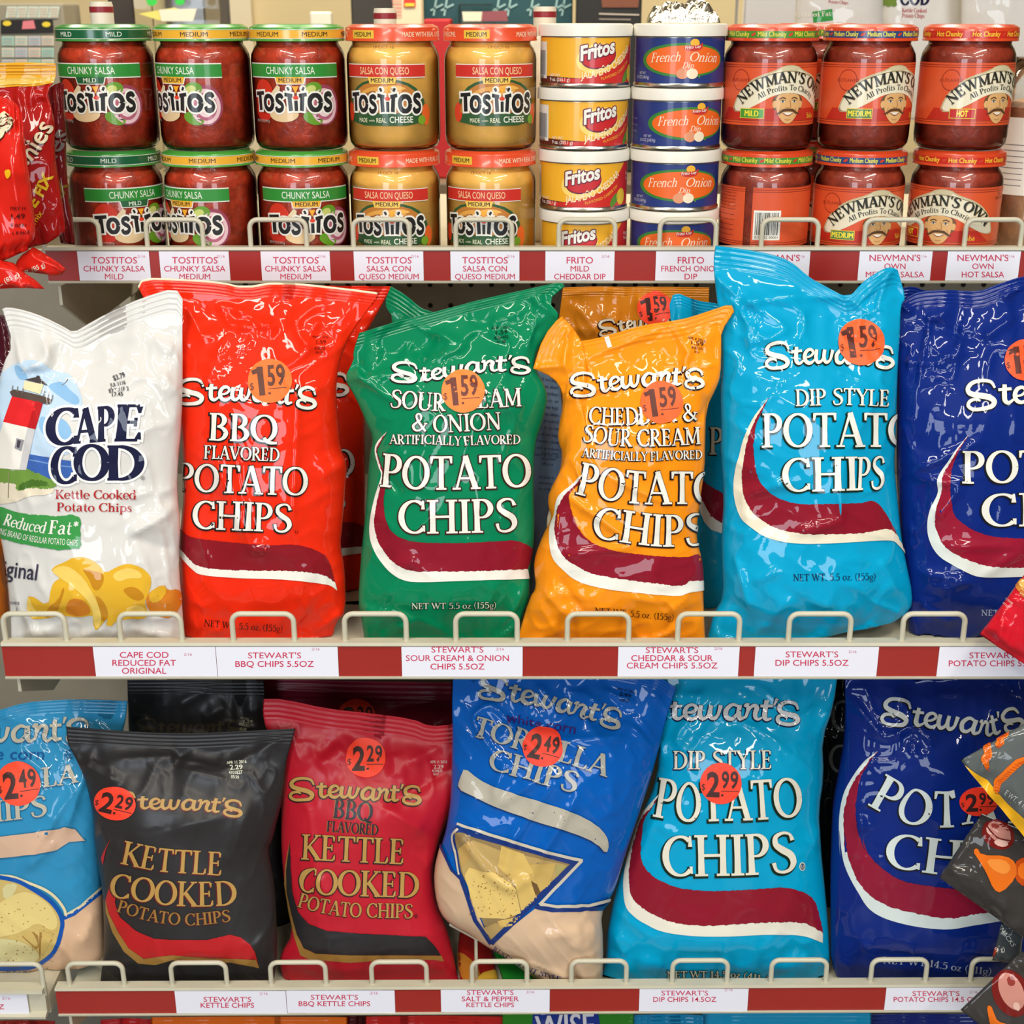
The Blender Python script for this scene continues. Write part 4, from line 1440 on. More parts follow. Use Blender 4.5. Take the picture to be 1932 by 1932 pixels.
def put(proto, px, py, z, rot, label, group, Y=JY, cat=None):
    c = on_y(px, py, Y)
    if proto.name in used:
        o = copy_tree(proto)
    else:
        o = proto
        used.add(proto.name)
    o.location = (c[0], Y, z)
    o.rotation_euler = (0, 0, math.radians(rot))
    o['label'] = label
    o['group'] = group
    return o


EPS = .0004
zb, zt = Z1 + EPS, Z1 + JH + 2 * EPS
gs = 'salsa jars with a green label'
put(P_MILD, 195, 60, zt, -6, 'mild salsa jar with a plain green lid, upper of the leftmost stack', gs)
put(P_MILD, 215.5, 300, zb, 36, 'mild salsa jar with a green lid, lower one at the far left, label turned right', gs)
put(P_MED, 379, 60, zt, -30, 'medium salsa jar with a yellow lid band, upper one of the second stack', gs)
put(P_MED, 394.5, 300, zb, -30, 'medium salsa jar with a yellow lid band, lower one of the second stack', gs)
put(P_MED, 560, 60, zt, -3, 'medium salsa jar with a yellow lid band, upper one beside the cheese dip', gs)
put(P_MED, 570, 300, zb, 11, 'medium salsa jar with a yellow lid band, lower one beside the cheese dip', gs)
gq = 'cheese dip jars with orange lids'
put(P_QUE, 740, 60, zt, -9, 'yellow cheese dip jar with an orange lid, upper one next to the salsa', gq)
put(P_QUE, 744, 300, zb, -6, 'yellow cheese dip jar with an orange lid, lower one next to the salsa', gq)
put(P_QUE, 925, 60, zt, 9, 'yellow cheese dip jar with an orange lid, upper one next to the cans', gq)
put(P_QUE, 926, 300, zb, -14, 'yellow cheese dip jar with an orange lid, lower one next to the cans', gq)
pos = ['topmost', 'second from the top', 'third from the top', 'bottom one']
for i, (px, rot) in enumerate(((1105, 0), (1102, 6), (1101.5, -18), (1102, -24))):
    put(P_YEL, px, 50 + 117 * i, Z1 + EPS + (CH + EPS) * (3 - i), rot, 'yellow cheddar dip can with a white lid, %s of its stack' % pos[i], 'yellow dip cans')
for i, (px, rot) in enumerate(((1284, 0), (1278, 14), (1274.5, 2), (1271, -2))):
    put(P_BLU, px, 50 + 117 * i, Z1 + EPS + (CH + EPS) * (3 - i), rot, 'dark blue onion dip can with a white lid, %s of its stack' % pos[i], 'blue dip cans')
gh = 'salsa jars with a hat on the label'
put(P_HM, 1457, 60, zt, 0, 'orange labelled salsa jar marked mild, upper one next to the blue cans', gh)
put(P_HM, 1447, 300, zb, 150, 'orange labelled salsa jar showing its back label and barcode', gh)
put(P_HD, 1643, 60, zt, 10, 'orange labelled salsa jar marked medium, upper one of the middle stack', gh)
put(P_HD, 1624.5, 300, zb, 0, 'orange labelled salsa jar marked medium, lower one behind a wire hoop', gh)
put(P_HH, 1832, 60, zt, 12, 'orange labelled salsa jar marked hot, upper one at the far right', gh)
put(P_HH, 1809.5, 300, zb, -48, 'orange labelled salsa jar at the far right, lower one, label turned left', gh)
put(P_HM, 1543, 60, zt, 20, 'upper orange labelled salsa jar in the second row, between front jars', gh, Y=JY + .112)
put(P_HM, 1530, 300, zb, 40, 'lower orange labelled salsa jar in the second row, between front jars', gh, Y=JY + .112)

# things standing behind the jars on the same shelf
bm = mat('bottle_white', (236, 228, 206), rough=.4)
bb = mat('bottle_band', (150, 40, 50), rough=.4)
for i, (px, pyt, lab) in enumerate(((190, 4, 'white bottle top with a maroon band behind the mild salsa jar'), (726, 16, 'white bottle top with a maroon band behind the first cheese dip jar'),
                                    (1028, 13, 'white bottle top with a maroon band between cheese dip and yellow cans'))):
    p = on_y(px, pyt, 1.60)
    r0 = thing('bottle', lab, 'bottle', (p[0], 1.60, Z1 + .0004), 'white bottles behind the jars')
    H = p[2] - Z1
    MB().lathe([(.026, 0), (.0275, .002), (.0275, H - .055), (.024, H - .040), (.0125, H - .030), (.0125, H - .004), (.0115, H)], 32).make('bottle_body', bm, r0, True)
    MB().lathe([(.0128, H - .011), (.0128, H - .005)], 32).make('band', bb, r0, True)
fo = on_y(1284, 40, JY)
fm = mat('aluminium_foil', (226, 220, 200), rough=.22, metal=1.0, bump=.004, bscale=70)
rs = np.random.RandomState(2)
V, Fc = [], []
nxx, nyy = 34, 14
zz0 = Z1 + EPS + (CH + EPS) * 4 - .0004
for side in (1, -1):
    for j in range(nyy + 1):
        for i in range(nxx + 1):
            ux, uy = i / nxx * 2 - 1, j / nyy * 2 - 1
            e = max(0, 1 - abs(ux) ** 4) * max(0, 1 - abs(uy) ** 4)
            hgt = (.010 + .010 * float(vnoise(i / 2.6, j / 2.2, 5)) + .004 * float(vnoise(i / 1.1, j / 1.0, 8))) * e ** .5
            V.append((ux * .034 + .003 * float(vnoise(j / 2., i / 9., 3)), uy * .022, .0008 + (hgt if side > 0 else 0.0)))
o0 = (nxx + 1) * (nyy + 1)
for s in (0, 1):
    for j in range(nyy):
        for i in range(nxx):
            q = [s * o0 + j * (nxx + 1) + i, s * o0 + j * (nxx + 1) + i + 1, s * o0 + (j + 1) * (nxx + 1) + i + 1, s * o0 + (j + 1) * (nxx + 1) + i]
            Fc.append(q if s == 0 else q[::-1])
ff = mesh_obj('foil_wrap', V, Fc, fm, None, None, False)
ff.location = (fo[0], JY, zz0)
tag(ff, 'crumpled silver foil lying on the topmost blue can', 'foil')
# ------------------------------------------------------------------ chip bags on the middle shelf
C_RED, C_GRN, C_ORG, C_CYN, C_NVY = (238, 44, 14), (0, 128, 84), (250, 148, 20), (0, 160, 206), (8, 38, 122)
g5 = 'small chip bags on the middle shelf'
FW, FI, FM = film(WHITE), film(INK), film(MAROON)
YF = 1.175


def P(f, *pts):
    return fr(f, pts)


# --- white lighthouse bag
wh = film((218, 216, 212))
root, skin = bag('white kettle chip bag with a painted lighthouse, leftmost on the middle shelf', wh,
                 P('A', (20, 285), (70, 262), (250, 295), (450, 365), (640, 460), (745, 525), (880, 440), (1150, 290), (1450, 165), (1775, 68), (1850, 185)),
                 [(25, 650), (4, 690), (-8, 760), (-14, 900), (-4, 990), (8, 1050), (18, 1130)],
                 [(344, 620), (345, 700), (343, 800), (336, 870), (334, 926), (341, 991), (338, 1040), (338, 1075), (345, 1150)],
                 [(22, 1214), (347, 1214)], YF, Z2, 9, .036, .07, 1.0,
                 [((300, 700), (335, 745), 16, 5), ((240, 1008), (330, 960), 14, 6), ((240, 1008), (330, 1040), 16, -5), ((285, 640), (330, 660), 12, 4), ((115, 635), (60, 700), 20, 5), ((20, 1200), (110, 1190), 12, 5), ((130, 1205), (200, 1180), 14, 6), ((240, 1180), (330, 1205), 12, 5)], g5)
a = Art(step=7)
a.F('A')
sky1, sky2, sky3 = film((190, 214, 236)), film((140, 186, 226)), film((100, 152, 208))
a.poly('printed_picture', sky1, 0, [(-60, 1000), (160, 820), (380, 790), (560, 930), (720, 930), (840, 1180), (830, 1330), (640, 1290), (560, 1400), (700, 1480), (760, 1640), (700, 1780), (300, 1780), (-60, 1780)], smooth=2)
a.poly('printed_picture', sky2, 1, [(140, 860), (200, 850), (300, 990), (240, 1010), (180, 980)], smooth=2)
a.poly('printed_picture', sky2, 1, [(490, 1050), (640, 1010), (700, 1100), (820, 1190), (780, 1270), (640, 1200), (500, 1090)], smooth=2)
a.poly('printed_picture', sky2, 1, [(400, 1350), (520, 1420), (640, 1380), (740, 1520), (700, 1680), (400, 1560)], smooth=2)
a.poly('printed_picture', film((62, 100, 176)), 1, [(290, 1752), (540, 1795), (780, 1830), (760, 1990), (500, 2000), (250, 1930)])
a.line('printed_picture', film((110, 146, 206)), 2, [(300, 1810), (620, 1870), (740, 1880)], 14)
a.F('B')
a.poly('printed_picture', film((232, 220, 196)), 1, [(-60, 190), (170, 230), (300, 260), (570, 260), (520, 340), (300, 350), (150, 420), (-60, 440)], smooth=1)
a.poly('printed_picture', film((112, 150, 66)), 2, jag([(-60, 60), (80, 55), (130, 100), (280, 78), (430, 140), (540, 195), (585, 250), (480, 285), (320, 268), (180, 300), (165, 230), (-60, 205), (-60, 60)], 9, 110, 4))
a.poly('printed_picture', film((74, 112, 44)), 3, jag([(200, 240), (330, 180), (470, 200), (500, 250), (340, 255), (200, 290), (200, 240)], 9, 60, 6))
a.line('printed_picture', film((150, 140, 110)), 3, [(97, 110), (92, 370)], 8, False)
a.F('A')
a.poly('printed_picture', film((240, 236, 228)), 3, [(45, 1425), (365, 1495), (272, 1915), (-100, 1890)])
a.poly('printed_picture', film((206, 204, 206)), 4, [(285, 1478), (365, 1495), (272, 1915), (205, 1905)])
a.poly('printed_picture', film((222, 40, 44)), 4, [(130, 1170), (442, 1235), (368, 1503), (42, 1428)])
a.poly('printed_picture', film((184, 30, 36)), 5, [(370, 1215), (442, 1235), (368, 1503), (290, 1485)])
a.poly('printed_picture', film((86, 72, 66)), 5, [(108, 1125), (150, 1100), (430, 1165), (525, 1205), (528, 1232), (500, 1255), (440, 1243), (130, 1168)])
a.poly('printed_picture', film((240, 220, 176)), 5, [(258, 1010), (440, 1050), (418, 1150), (242, 1100)])
a.poly('printed_picture', film((70, 62, 62)), 6, [(258, 1000), (372, 975), (378, 958), (408, 962), (412, 990), (488, 1065), (440, 1048)])
a.poly('printed_picture', film((150, 150, 156)), 5, [(178, 1592), (255, 1612), (225, 1722), (158, 1690)])
a.poly('printed_picture', film((70, 66, 80)), 6, [(190, 1610), (225, 1620), (205, 1690), (180, 1680)])
for x, y in ((140, 1060), (190, 1070), (245, 1085), (455, 1120), (500, 1130), (540, 1160)):
    a.line('printed_picture', film((120, 112, 106)), 6, [(x, y), (x - 8, y + 55)], 8, False)
a.line('printed_picture', film((90, 90, 100)), 2, [(632, 1055), (668, 1030), (690, 996)], 6)
nv = film((28, 30, 62))
for txt, base, h in (('C', [(478, 1672), (800, 1655)], 370), ('AP', [(760, 1648), (1160, 1612)], 345), ('E', [(1150, 1618), (1450, 1618)], 362)):
    a.serif('brand_lettering', film((244, 242, 240)), 3, txt, base, h, grow=26, slant=.10, wk=1.45)
    a.serif('brand_lettering', nv, 4, txt, base, h, slant=.10, wk=1.45)
for txt, base, h in (('C', [(528, 2062), (790, 2045)], 375), ('O', [(765, 2020), (1100, 2018)], 365), ('D', [(1078, 2016), (1452, 2016)], 350)):
    a.serif('brand_lettering', film((244, 242, 240)), 3, txt, base, h, grow=24, slant=.08 if txt == 'C' else 0, wk=1.35)
    a.serif('brand_lettering', nv, 4, txt, base, h, slant=.08 if txt == 'C' else 0, wk=1.35)
a.F('B')
rdk = film((176, 34, 38))
a.serif('printed_lettering', rdk, 3, 'Kettle Cooked', [(565, 380), (1378, 384)], 92)
a.serif('printed_lettering', rdk, 3, 'Potato Chips', [(580, 505), (1338, 514)], 88)
a.sans('printed_lettering', film((110, 100, 100)), 3, '\u00ae', [(1425, 190), (1468, 190)], 40)
a.poly('printed_banner', film((62, 152, 76)), 2, jag([(-60, 440), (150, 508), (300, 538), (600, 558), (720, 538), (790, 558), (822, 590), (815, 790), (822, 850), (800, 885), (600, 898), (400, 870), (150, 820), (-60, 760), (-60, 440)], 5, 110, 8))
a.serif('banner_lettering', FW, 3, 'Reduced', [(35, 640), (250, 695), (458, 730)], 118, slant=.12, wk=1.1)
a.serif('banner_lettering', FW, 3, 'Fat*', [(495, 735), (790, 745)], 140, slant=.12, wk=1.1)
a.serif('banner_lettering', FW, 3, '5', [(-60, 612), (-2, 622)], 100)
a.sans('banner_lettering', FW, 3, 'LEADING BRAND OF REGULAR POTATO CHIPS', [(-100, 700), (100, 762), (400, 825), (788, 858)], 62, bold=.0)
a.sans('printed_lettering', film((60, 58, 76)), 2, 'Original', [(-190, 1128), (75, 1166), (375, 1204)], 160, bold=.008)
a.sans('printed_lettering', film((110, 108, 120)), 2, 'potatoes', [(-20, 1440), (200, 1450)], 40)
a.line('printed_lettering', film((120, 118, 130)), 2, [(110, 1580), (160, 1550), (180, 1480)], 5)
ch1, ch2, ch3, ch4 = film((228, 178, 48)), film((240, 206, 104)), film((198, 136, 28)), film((214, 130, 40))
a.poly('chips_picture', ch1, 1, [(515, 1110), (560, 1060), (660, 1020), (740, 975), (850, 968), (950, 1010), (1020, 1070), (1060, 1140), (1200, 1060), (1300, 1035), (1430, 1070), (1520, 1150), (1535, 1250), (1490, 1370), (1460, 1430), (1510, 1560), (1440, 1600), (1300, 1590), (1150, 1630), (1140, 1670), (1070, 1665), (1100, 1580), (1040, 1640), (975, 1725), (945, 1640), (950, 1550), (820, 1580), (620, 1560), (450, 1595), (300, 1600), (270, 1450), (300, 1340), (490, 1475), (520, 1280), (560, 1210), (620, 1190)], smooth=1)
a.poly('chips_picture', ch4, 1, [(1470, 1420), (1500, 1330), (1650, 1240), (1700, 1310), (1800, 1290), (1845, 1370), (1825, 1480), (1730, 1595), (1600, 1570), (1510, 1520)], smooth=1)
a.poly('chips_picture', ch1, 2, [(1500, 1330), (1650, 1240), (1690, 1310), (1620, 1420), (1520, 1430)], smooth=1)
a.poly('chips_picture', ch3, 2, [(1060, 1140), (1040, 1260), (960, 1330), (900, 1180), (820, 1080), (980, 1120)], smooth=2)
a.poly('chips_picture', ch3, 2, [(1230, 1290), (1370, 1260), (1480, 1370), (1400, 1420), (1300, 1370)], smooth=2)
a.poly('chips_picture', ch3, 2, [(490, 1475), (600, 1400), (640, 1270), (660, 1300), (600, 1480), (540, 1570), (450, 1590)], smooth=2)
a.poly('chips_picture', ch3, 2, [(960, 1340), (1060, 1420), (1110, 1570), (1040, 1640), (1010, 1480)], smooth=2)
a.poly('chips_picture', ch4, 2, [(700, 1380), (860, 1400), (940, 1530), (820, 1570), (650, 1540)], smooth=2)
a.poly('chips_picture', ch2, 3, [(515, 1110), (620, 1050), (740, 1080), (860, 1190), (940, 1330), (1000, 1450), (1040, 1600), (985, 1715), (950, 1600), (935, 1480), (865, 1375), (740, 1270), (620, 1185)], smooth=1)
a.poly('chips_picture', ch2, 2, [(1120, 1150), (1280, 1070), (1420, 1110), (1450, 1190), (1300, 1180), (1200, 1230)], smooth=2)
a.poly('chips_picture', ch2, 2, [(300, 1350), (330, 1460), (420, 1570), (300, 1590), (275, 1450)], smooth=1)
a.poly('chips_picture', ch2, 2, [(1250, 1480), (1440, 1440), (1490, 1550), (1330, 1560)], smooth=2)
a.F('A')
stamp(a, [('$3.79', 1158, 1015, 1275, 975, 52), ('JUN1116', 1122, 1083, 1278, 1048, 40), ('BY0211F 2', 1110, 1138, 1306, 1108, 40), ('17:45', 1140, 1174, 1250, 1165, 40)], film((60, 60, 66)))
a.emit(skin, root)

# --- red BBQ bag
rf = film(C_RED)
root, skin = bag('bright red BBQ potato chip bag between the white and green bags', rf,
                 P('C', (38, 120), (70, 55), (350, 62), (640, 82), (810, 122), (1050, 78), (1400, 112), (1785, 160)),
                 [(290, 600), (320, 690), (338, 780), (345, 860), (347, 930), (338, 1020), (338, 1060), (345, 1160)],
                 [(714, 560), (697, 580), (664, 626), (650, 655), (638, 695), (634, 740), (638, 790), (643, 850), (655, 872), (652, 920), (646, 995), (642, 1030), (651, 1070), (653, 1155), (634, 1172)],
                 [(348, 1203), (480, 1206), (627, 1206)], YF + .022, Z2, 9, .040, .045, 1.0,
                 [((412, 572), (440, 622), 9, 5), ((440, 622), (520, 616), 8, 5), ((412, 572), (515, 618), 8, 4), ((440, 625), (405, 680), 10, 5), ((520, 616), (505, 640), 8, 4), ((600, 600), (570, 660), 12, 4), ((560, 720), (548, 1000), 12, 5), ((400, 850), (470, 1020), 14, 6), ((440, 830), (475, 1030), 8, 4), ((475, 1030), (505, 1030), 10, 4), ((590, 1190), (650, 1150), 12, 6), ((380, 1170), (420, 1190), 16, 5), ((655, 870), (600, 900), 18, 5)], g5, seal_mat=film((240, 232, 200)))
a = Art(step=7)
a.F('C')
LB = [(330, 948), (850, 950), (1335, 992)]
a.logo('brand_lettering', FI, 1, LB, grow=7, sh=(-3, 5))
a.logo('brand_lettering', FW, 2, LB)
a.word('printed_lettering', 'BBQ', [(558, 1238), (1058, 1256)], 200, FW, FI)
a.word('printed_lettering', 'FLAVORED', [(525, 1372), (1072, 1392)], 98, FW, FI, ow=6, sh=(-2, 3))
a.F('D')
a.word('printed_lettering', 'POTATO', [(60, 574), (330, 590), (700, 606), (1192, 620)], 245, FW, FI, ow=10)
a.word('printed_lettering', 'CHIPS', [(205, 908), (620, 922), (1060, 940)], 248, FW, FI, ow=10)
a.sans('printed_lettering', FI, 1, 'U', [(1088, 948), (1112, 948)], 26)
swoosh(a, P('D', (30, 1020), (85, 1130), (200, 1258), (300, 1310), (600, 1335), (1000, 1350), (1350, 1390), (1450, 1442)),
       P('D', (40, 1000), (100, 1085), (250, 1228), (500, 1265), (750, 1270), (1100, 1277), (1330, 1310), (1436, 1380)),
       P('D', (60, 880), (150, 960), (240, 992), (400, 1012), (700, 1040), (900, 1052), (1050, 1045), (1200, 1070), (1330, 1130), (1390, 1220), (1434, 1376)), FW, film((136, 22, 34)))
a.serif('net_weight', film((70, 20, 16)), 1, 'NET WT. 5.5 oz. (155g)', [(300, 1752), (620, 1780), (980, 1802)], 58)
a.F('C')
sticker(a, 1003, 808, 160, '1.59', (255, 112, 22), (92, 40, 18), -4)
stamp(a, [('MAY 1 2016', 1310, 496, 1428, 498, 20), ('1.59', 1338, 540, 1410, 538, 28), ('4104132', 1322, 578, 1402, 576, 20), ('04:19', 1330, 606, 1384, 605, 18)], film((120, 24, 14)))
a.emit(skin, root, SUB)

# --- red bag behind it
root, skin = bag('second red BBQ chip bag, mostly hidden behind the front red bag', rf,
                 [(420, 548), (560, 538), (739, 540)], [(410, 700), (400, 900), (400, 1100)], [(713, 590), (684, 640), (688, 800), (690, 950), (688, 1100)],
                 [(400, 1206), (685, 1206)], YF + .134, Z2, 4, .022, .045, 1, (), g5)
a = Art(step=9)
LB = [(390, 738), (657, 740)]
a.logo('brand_lettering', FI, 1, LB, grow=1.5, sh=(-1, 1))
a.logo('brand_lettering', FW, 2, LB)
a.word('printed_lettering', 'POTATO', [(440, 897), (668, 899)], 52, FW, FI, ow=2, sh=(-1, 1))
a.word('printed_lettering', 'CHIPS', [(455, 964), (652, 964)], 52, FW, FI, ow=2, sh=(-1, 1))
a.poly('printed_band', film((136, 22, 34)), 1, [(560, 985), (640, 984), (672, 986), (690, 995), (690, 1031), (640, 1034), (560, 1036)])
a.poly('printed_band', FW, 1, [(560, 1036), (640, 1034), (690, 1029), (690, 1042), (640, 1049), (560, 1052)])
a.emit(skin, root)

# --- green bag
gf = film(C_GRN)
root, skin = bag('green sour cream and onion chip bag in the middle of the shelf', gf,
                 P('E', (165, 475), (340, 425), (530, 368), (900, 272), (1200, 190), (1430, 140), (1640, 95), (1835, 52), (1872, 86)),
                 P('E', (112, 640), (122, 700), (38, 850), (130, 1000), (230, 1230), (280, 1340), (250, 1480), (235, 1700), (225, 1850)) + P('F', (205, 850), (175, 1150), (155, 1480), (185, 1610)),
                 P('E', (1725, 215), (1840, 340), (1720, 480), (1640, 640), (1625, 760), (1690, 880), (1735, 1000), (1690, 1200), (1620, 1400)) + P('F', (1610, 500), (1620, 950), (1595, 1100), (1575, 1280), (1580, 1450), (1510, 1600)),
                 P('F', (210, 1795), (800, 1798), (1480, 1795)), YF + .010, Z2, 9, .038, .05, 1.0,
                 [((760, 604), (700, 628), 10, 5), ((760, 604), (880, 655), 9, 5), ((765, 605), (795, 670), 9, -4), ((878, 655), (800, 690), 8, 4), ((668, 680), (700, 715), 14, -7), ((650, 714), (745, 710), 10, 5), ((1000, 560), (1010, 640), 14, -6), ((1000, 560), (1055, 600), 10, 4), ((870, 640), (1000, 580), 12, 4), ((685, 790), (700, 830), 12, 4), ((735, 900), (760, 930), 8, -4), ((745, 1060), (790, 1050), 14, 4), ((680, 1145), (770, 1160), 8, 6), ((1000, 1090), (960, 1160), 16, 5)], g5)
a = Art(step=7)
a.F('E')
LB = [(425, 852), (720, 868), (950, 832), (1150, 802), (1350, 788), (1578, 800)]
a.logo('brand_lettering', FI, 1, LB, .78, grow=7, sh=(-4, 5))
a.logo('brand_lettering', FW, 2, LB, .78)
BR = film((60, 30, 20))
a.word('printed_lettering', 'SOUR CREAM', [(425, 1090), (700, 1115), (880, 1122), (1150, 1098), (1510, 1080)], 148, FW, BR, ow=7, sh=(-2, 3))
a.word('printed_lettering', '& ONION', [(595, 1278), (800, 1298), (1000, 1292), (1345, 1272)], 145, FW, BR, ow=7, sh=(-2, 3))
a.word('printed_lettering', 'ARTIFICIALLY FLAVORED', [(425, 1395), (750, 1396), (1010, 1408), (1100, 1402), (1497, 1392)], 78, FW, BR, ow=5, sh=(-1, 2))
a.F('F')
a.word('printed_lettering', 'POTATO', [(345, 518), (620, 540), (950, 542), (1300, 532), (1585, 520)], 278, FW, BR, ow=10, sh=(-2, 3))
a.word('printed_lettering', 'CHIPS', [(498, 908), (1000, 902), (1475, 888)], 278, FW, BR, ow=10, sh=(-2, 3))
swoosh(a, P('F', (402, 60), (320, 150), (300, 230), (330, 350), (350, 430), (300, 600), (265, 760), (255, 900), (280, 1020), (340, 1130), (430, 1230), (530, 1290), (650, 1308), (900, 1302), (1200, 1292), (1572, 1282)),
       P('F', (402, 62), (335, 155), (312, 230), (345, 350), (362, 440), (330, 580), (300, 740), (300, 880), (350, 1020), (450, 1140), (600, 1212), (850, 1222), (1200, 1215), (1558, 1200)),
       P('F', (402, 64), (345, 160), (318, 230), (355, 350), (385, 470), (372, 640), (390, 800), (450, 900), (560, 960), (700, 980), (1000, 985), (1300, 970), (1450, 965), (1550, 1000), (1600, 1050), (1562, 1190)), FW, FM)
a.serif('net_weight', film((10, 60, 40)), 1, 'NET WT 5.5 oz (155g)', [(600, 1530), (1300, 1522)], 50, grow=5, sh=(-2, 3))
a.serif('net_weight', film((214, 220, 196)), 2, 'NET WT 5.5 oz (155g)', [(600, 1530), (1300, 1522)], 50)
a.F('E')
sticker(a, 1028, 958, 178, '1.59', (255, 130, 44), (104, 40, 26), -4)
stamp(a, [('APR 1 2016', 1265, 446, 1415, 436, 20), ('1.59', 1298, 492, 1395, 486, 34), ('4181432', 1286, 530, 1402, 524, 26), ('01:38', 1310, 562, 1380, 558, 22)], film((8, 50, 36)))
a.emit(skin, root, SUB)

# --- green bag behind
root, skin = bag('second green chip bag behind, only its dark corners showing', gf,
                 [(737, 540), (765, 556), (805, 590), (900, 600), (980, 600)], [(724, 575), (743, 600), (740, 800), (735, 1100), (690, 1150), (640, 1186)], [(1000, 800), (1000, 1100)],
                 [(625, 1206), (1000, 1206)], YF + .098, Z2, 5, .014, .05, 1.2, (), g5)

# --- pale blue back panel of a bag turned round
bl = film((128, 160, 196))
root, skin = bag('pale blue chip bag back with small print, between green and orange bags', bl,
                 [(985, 640), (1030, 640), (1052, 690)], [(985, 900)], [(1062, 780), (1058, 830), (1064, 880), (1052, 930), (1034, 960), (1030, 1020), (1022, 1100)],
                 [(985, 1206), (1012, 1206)], YF + .082, Z2, 6, .010, .02, .6, (), g5, nu=24)
a = Art(step=9)
ink = film((58, 84, 120))
for i in range(12):
    y = 715 + i * 13
    a.sans('printed_lettering', ink, 1, ('quality of our bags', 'freshness date', 'of each product', 'return it to us')[i % 4], [(1000, y), (1053, y + 6)], 6)
for i, t in enumerate(('report when', 'are you want', 'office or')):
    a.sans('printed_lettering', ink, 1, t, [(1022, 857 + 10 * i), (1052 - 4 * i, 859 + 10 * i)], 6)
for i, t in enumerate(('the place is', 'of another', 'as a smile')):
    a.sans('printed_lettering', ink, 1, t, [(1016, 902 + 11 * i), (1044 - 3 * i, 904 + 11 * i)], 6)
a.emit(skin, root)

# --- orange bag
of = film(C_ORG)
root, skin = bag('orange cheddar and sour cream chip bag with a twisted top', of,
                 P('G', (120, 808), (205, 530), (370, 330), (400, 400), (425, 580), (560, 565), (740, 528), (1060, 430), (1400, 385), (1640, 310), (1838, 240), (1866, 312)),
                 P('G', (300, 890), (375, 1010), (378, 1120), (330, 1370), (345, 1470), (372, 1530)) + P('H', (445, 330), (345, 500), (338, 620), (378, 720), (300, 860), (230, 1040), (215, 1160), (240, 1330), (180, 1410)),
                 P('G', (1750, 490), (1752, 610), (1748, 870), (1700, 1000), (1620, 1150), (1612, 1500)) + P('H', (1700, 300), (1645, 680), (1625, 900), (1680, 1080), (1692, 1480)),
                 P('H', (70, 1790), (900, 1792), (1705, 1790)), YF - .003, Z2, 9, .036, .085, 1.1,
                 [((1010, 695), (1075, 690), 9, 5), ((1065, 690), (1075, 610), 9, 5), ((1075, 690), (1250, 620), 10, 4), ((1270, 612), (1310, 690), 10, 5), ((1340, 750), (1310, 800), 14, -5), ((1050, 745), (1100, 760), 14, 5), ((1090, 760), (1160, 745), 8, -4), ((1065, 930), (1200, 1022), 8, 5), ((1060, 1045), (1200, 1026), 8, 4), ((1060, 925), (1050, 1030), 10, 4), ((1150, 900), (1260, 950), 8, 4), ((1030, 1110), (1075, 1160), 12, 6), ((1075, 1160), (1100, 1145), 8, 5), ((1060, 1090), (1100, 1150), 8, -4), ((1190, 1120), (1245, 1132), 8, 4), ((1020, 1140), (1060, 1200), 14, 5), ((1300, 1120), (1260, 1150), 12, 5)], g5)
a = Art(step=7)
a.F('G')
LB = [(440, 1022), (700, 1006), (960, 972), (1250, 948), (1600, 955)]
DB = film((40, 18, 20))
a.logo('brand_lettering', DB, 1, LB, .95, grow=7, sh=(-4, 6))
a.logo('brand_lettering', FW, 2, LB, .95)
a.word('printed_lettering', 'CHEDDAR &', [(600, 1285), (800, 1300), (1080, 1292), (1250, 1272), (1535, 1256)], 150, FW, DB, ow=7, sh=(-4, 5))
a.word('printed_lettering', 'SOUR CREAM', [(550, 1440), (850, 1478), (1050, 1482), (1300, 1476), (1570, 1460)], 148, FW, DB, ow=7, sh=(-4, 5))
a.word('printed_lettering', 'ARTIFICIALLY FLAVORED', [(545, 1570), (850, 1600), (1130, 1606), (1300, 1597), (1580, 1590)], 78, FW, DB, ow=5, sh=(-2, 3))
a.F('H')
a.word('printed_lettering', 'POTATO', [(585, 515), (880, 572), (1150, 600), (1400, 602), (1830, 606)], 285, FW, DB, ow=10)
a.word('printed_lettering', 'CHIPS', [(725, 898), (980, 932), (1230, 965), (1450, 972), (1720, 955)], 280, FW, DB, ow=10)
swoosh(a, P('H', (645, 330), (560, 420), (430, 540), (395, 700), (360, 800), (358, 960), (390, 1080), (480, 1180), (600, 1270), (800, 1330), (1100, 1370), (1450, 1400), (1570, 1370), (1700, 1350)),
       P('H', (648, 334), (600, 410), (470, 545), (415, 700), (402, 850), (440, 1000), (520, 1095), (700, 1195), (900, 1240), (1200, 1282), (1480, 1310), (1570, 1270), (1700, 1268)),
       P('H', (652, 338), (640, 400), (530, 510), (540, 640), (600, 800), (700, 920), (850, 990), (1000, 1020), (1300, 1055), (1550, 1060), (1640, 1040), (1690, 1130), (1702, 1264)), FW, FM)
a.serif('net_weight', film((74, 36, 16)), 1, 'NET WT. 5.5 oz. (155g)', [(745, 1552), (1000, 1572), (1430, 1612)], 55)
a.F('G')
a.poly('printed_bar', FW, 1, [(735, 535), (775, 525), (805, 620), (768, 632)])
sticker(a, 1232, 1104, 184, '1.59', (255, 96, 30), (92, 34, 22), -6)
stamp(a, [('APR 4 2016', 1455, 548, 1612, 580, 24), ('1.59', 1490, 598, 1597, 612, 34), ('4181331', 1486, 634, 1592, 646, 24), ('04:14', 1510, 668, 1560, 676, 20)], film((90, 44, 8)))
a.emit(skin, root, SUB)

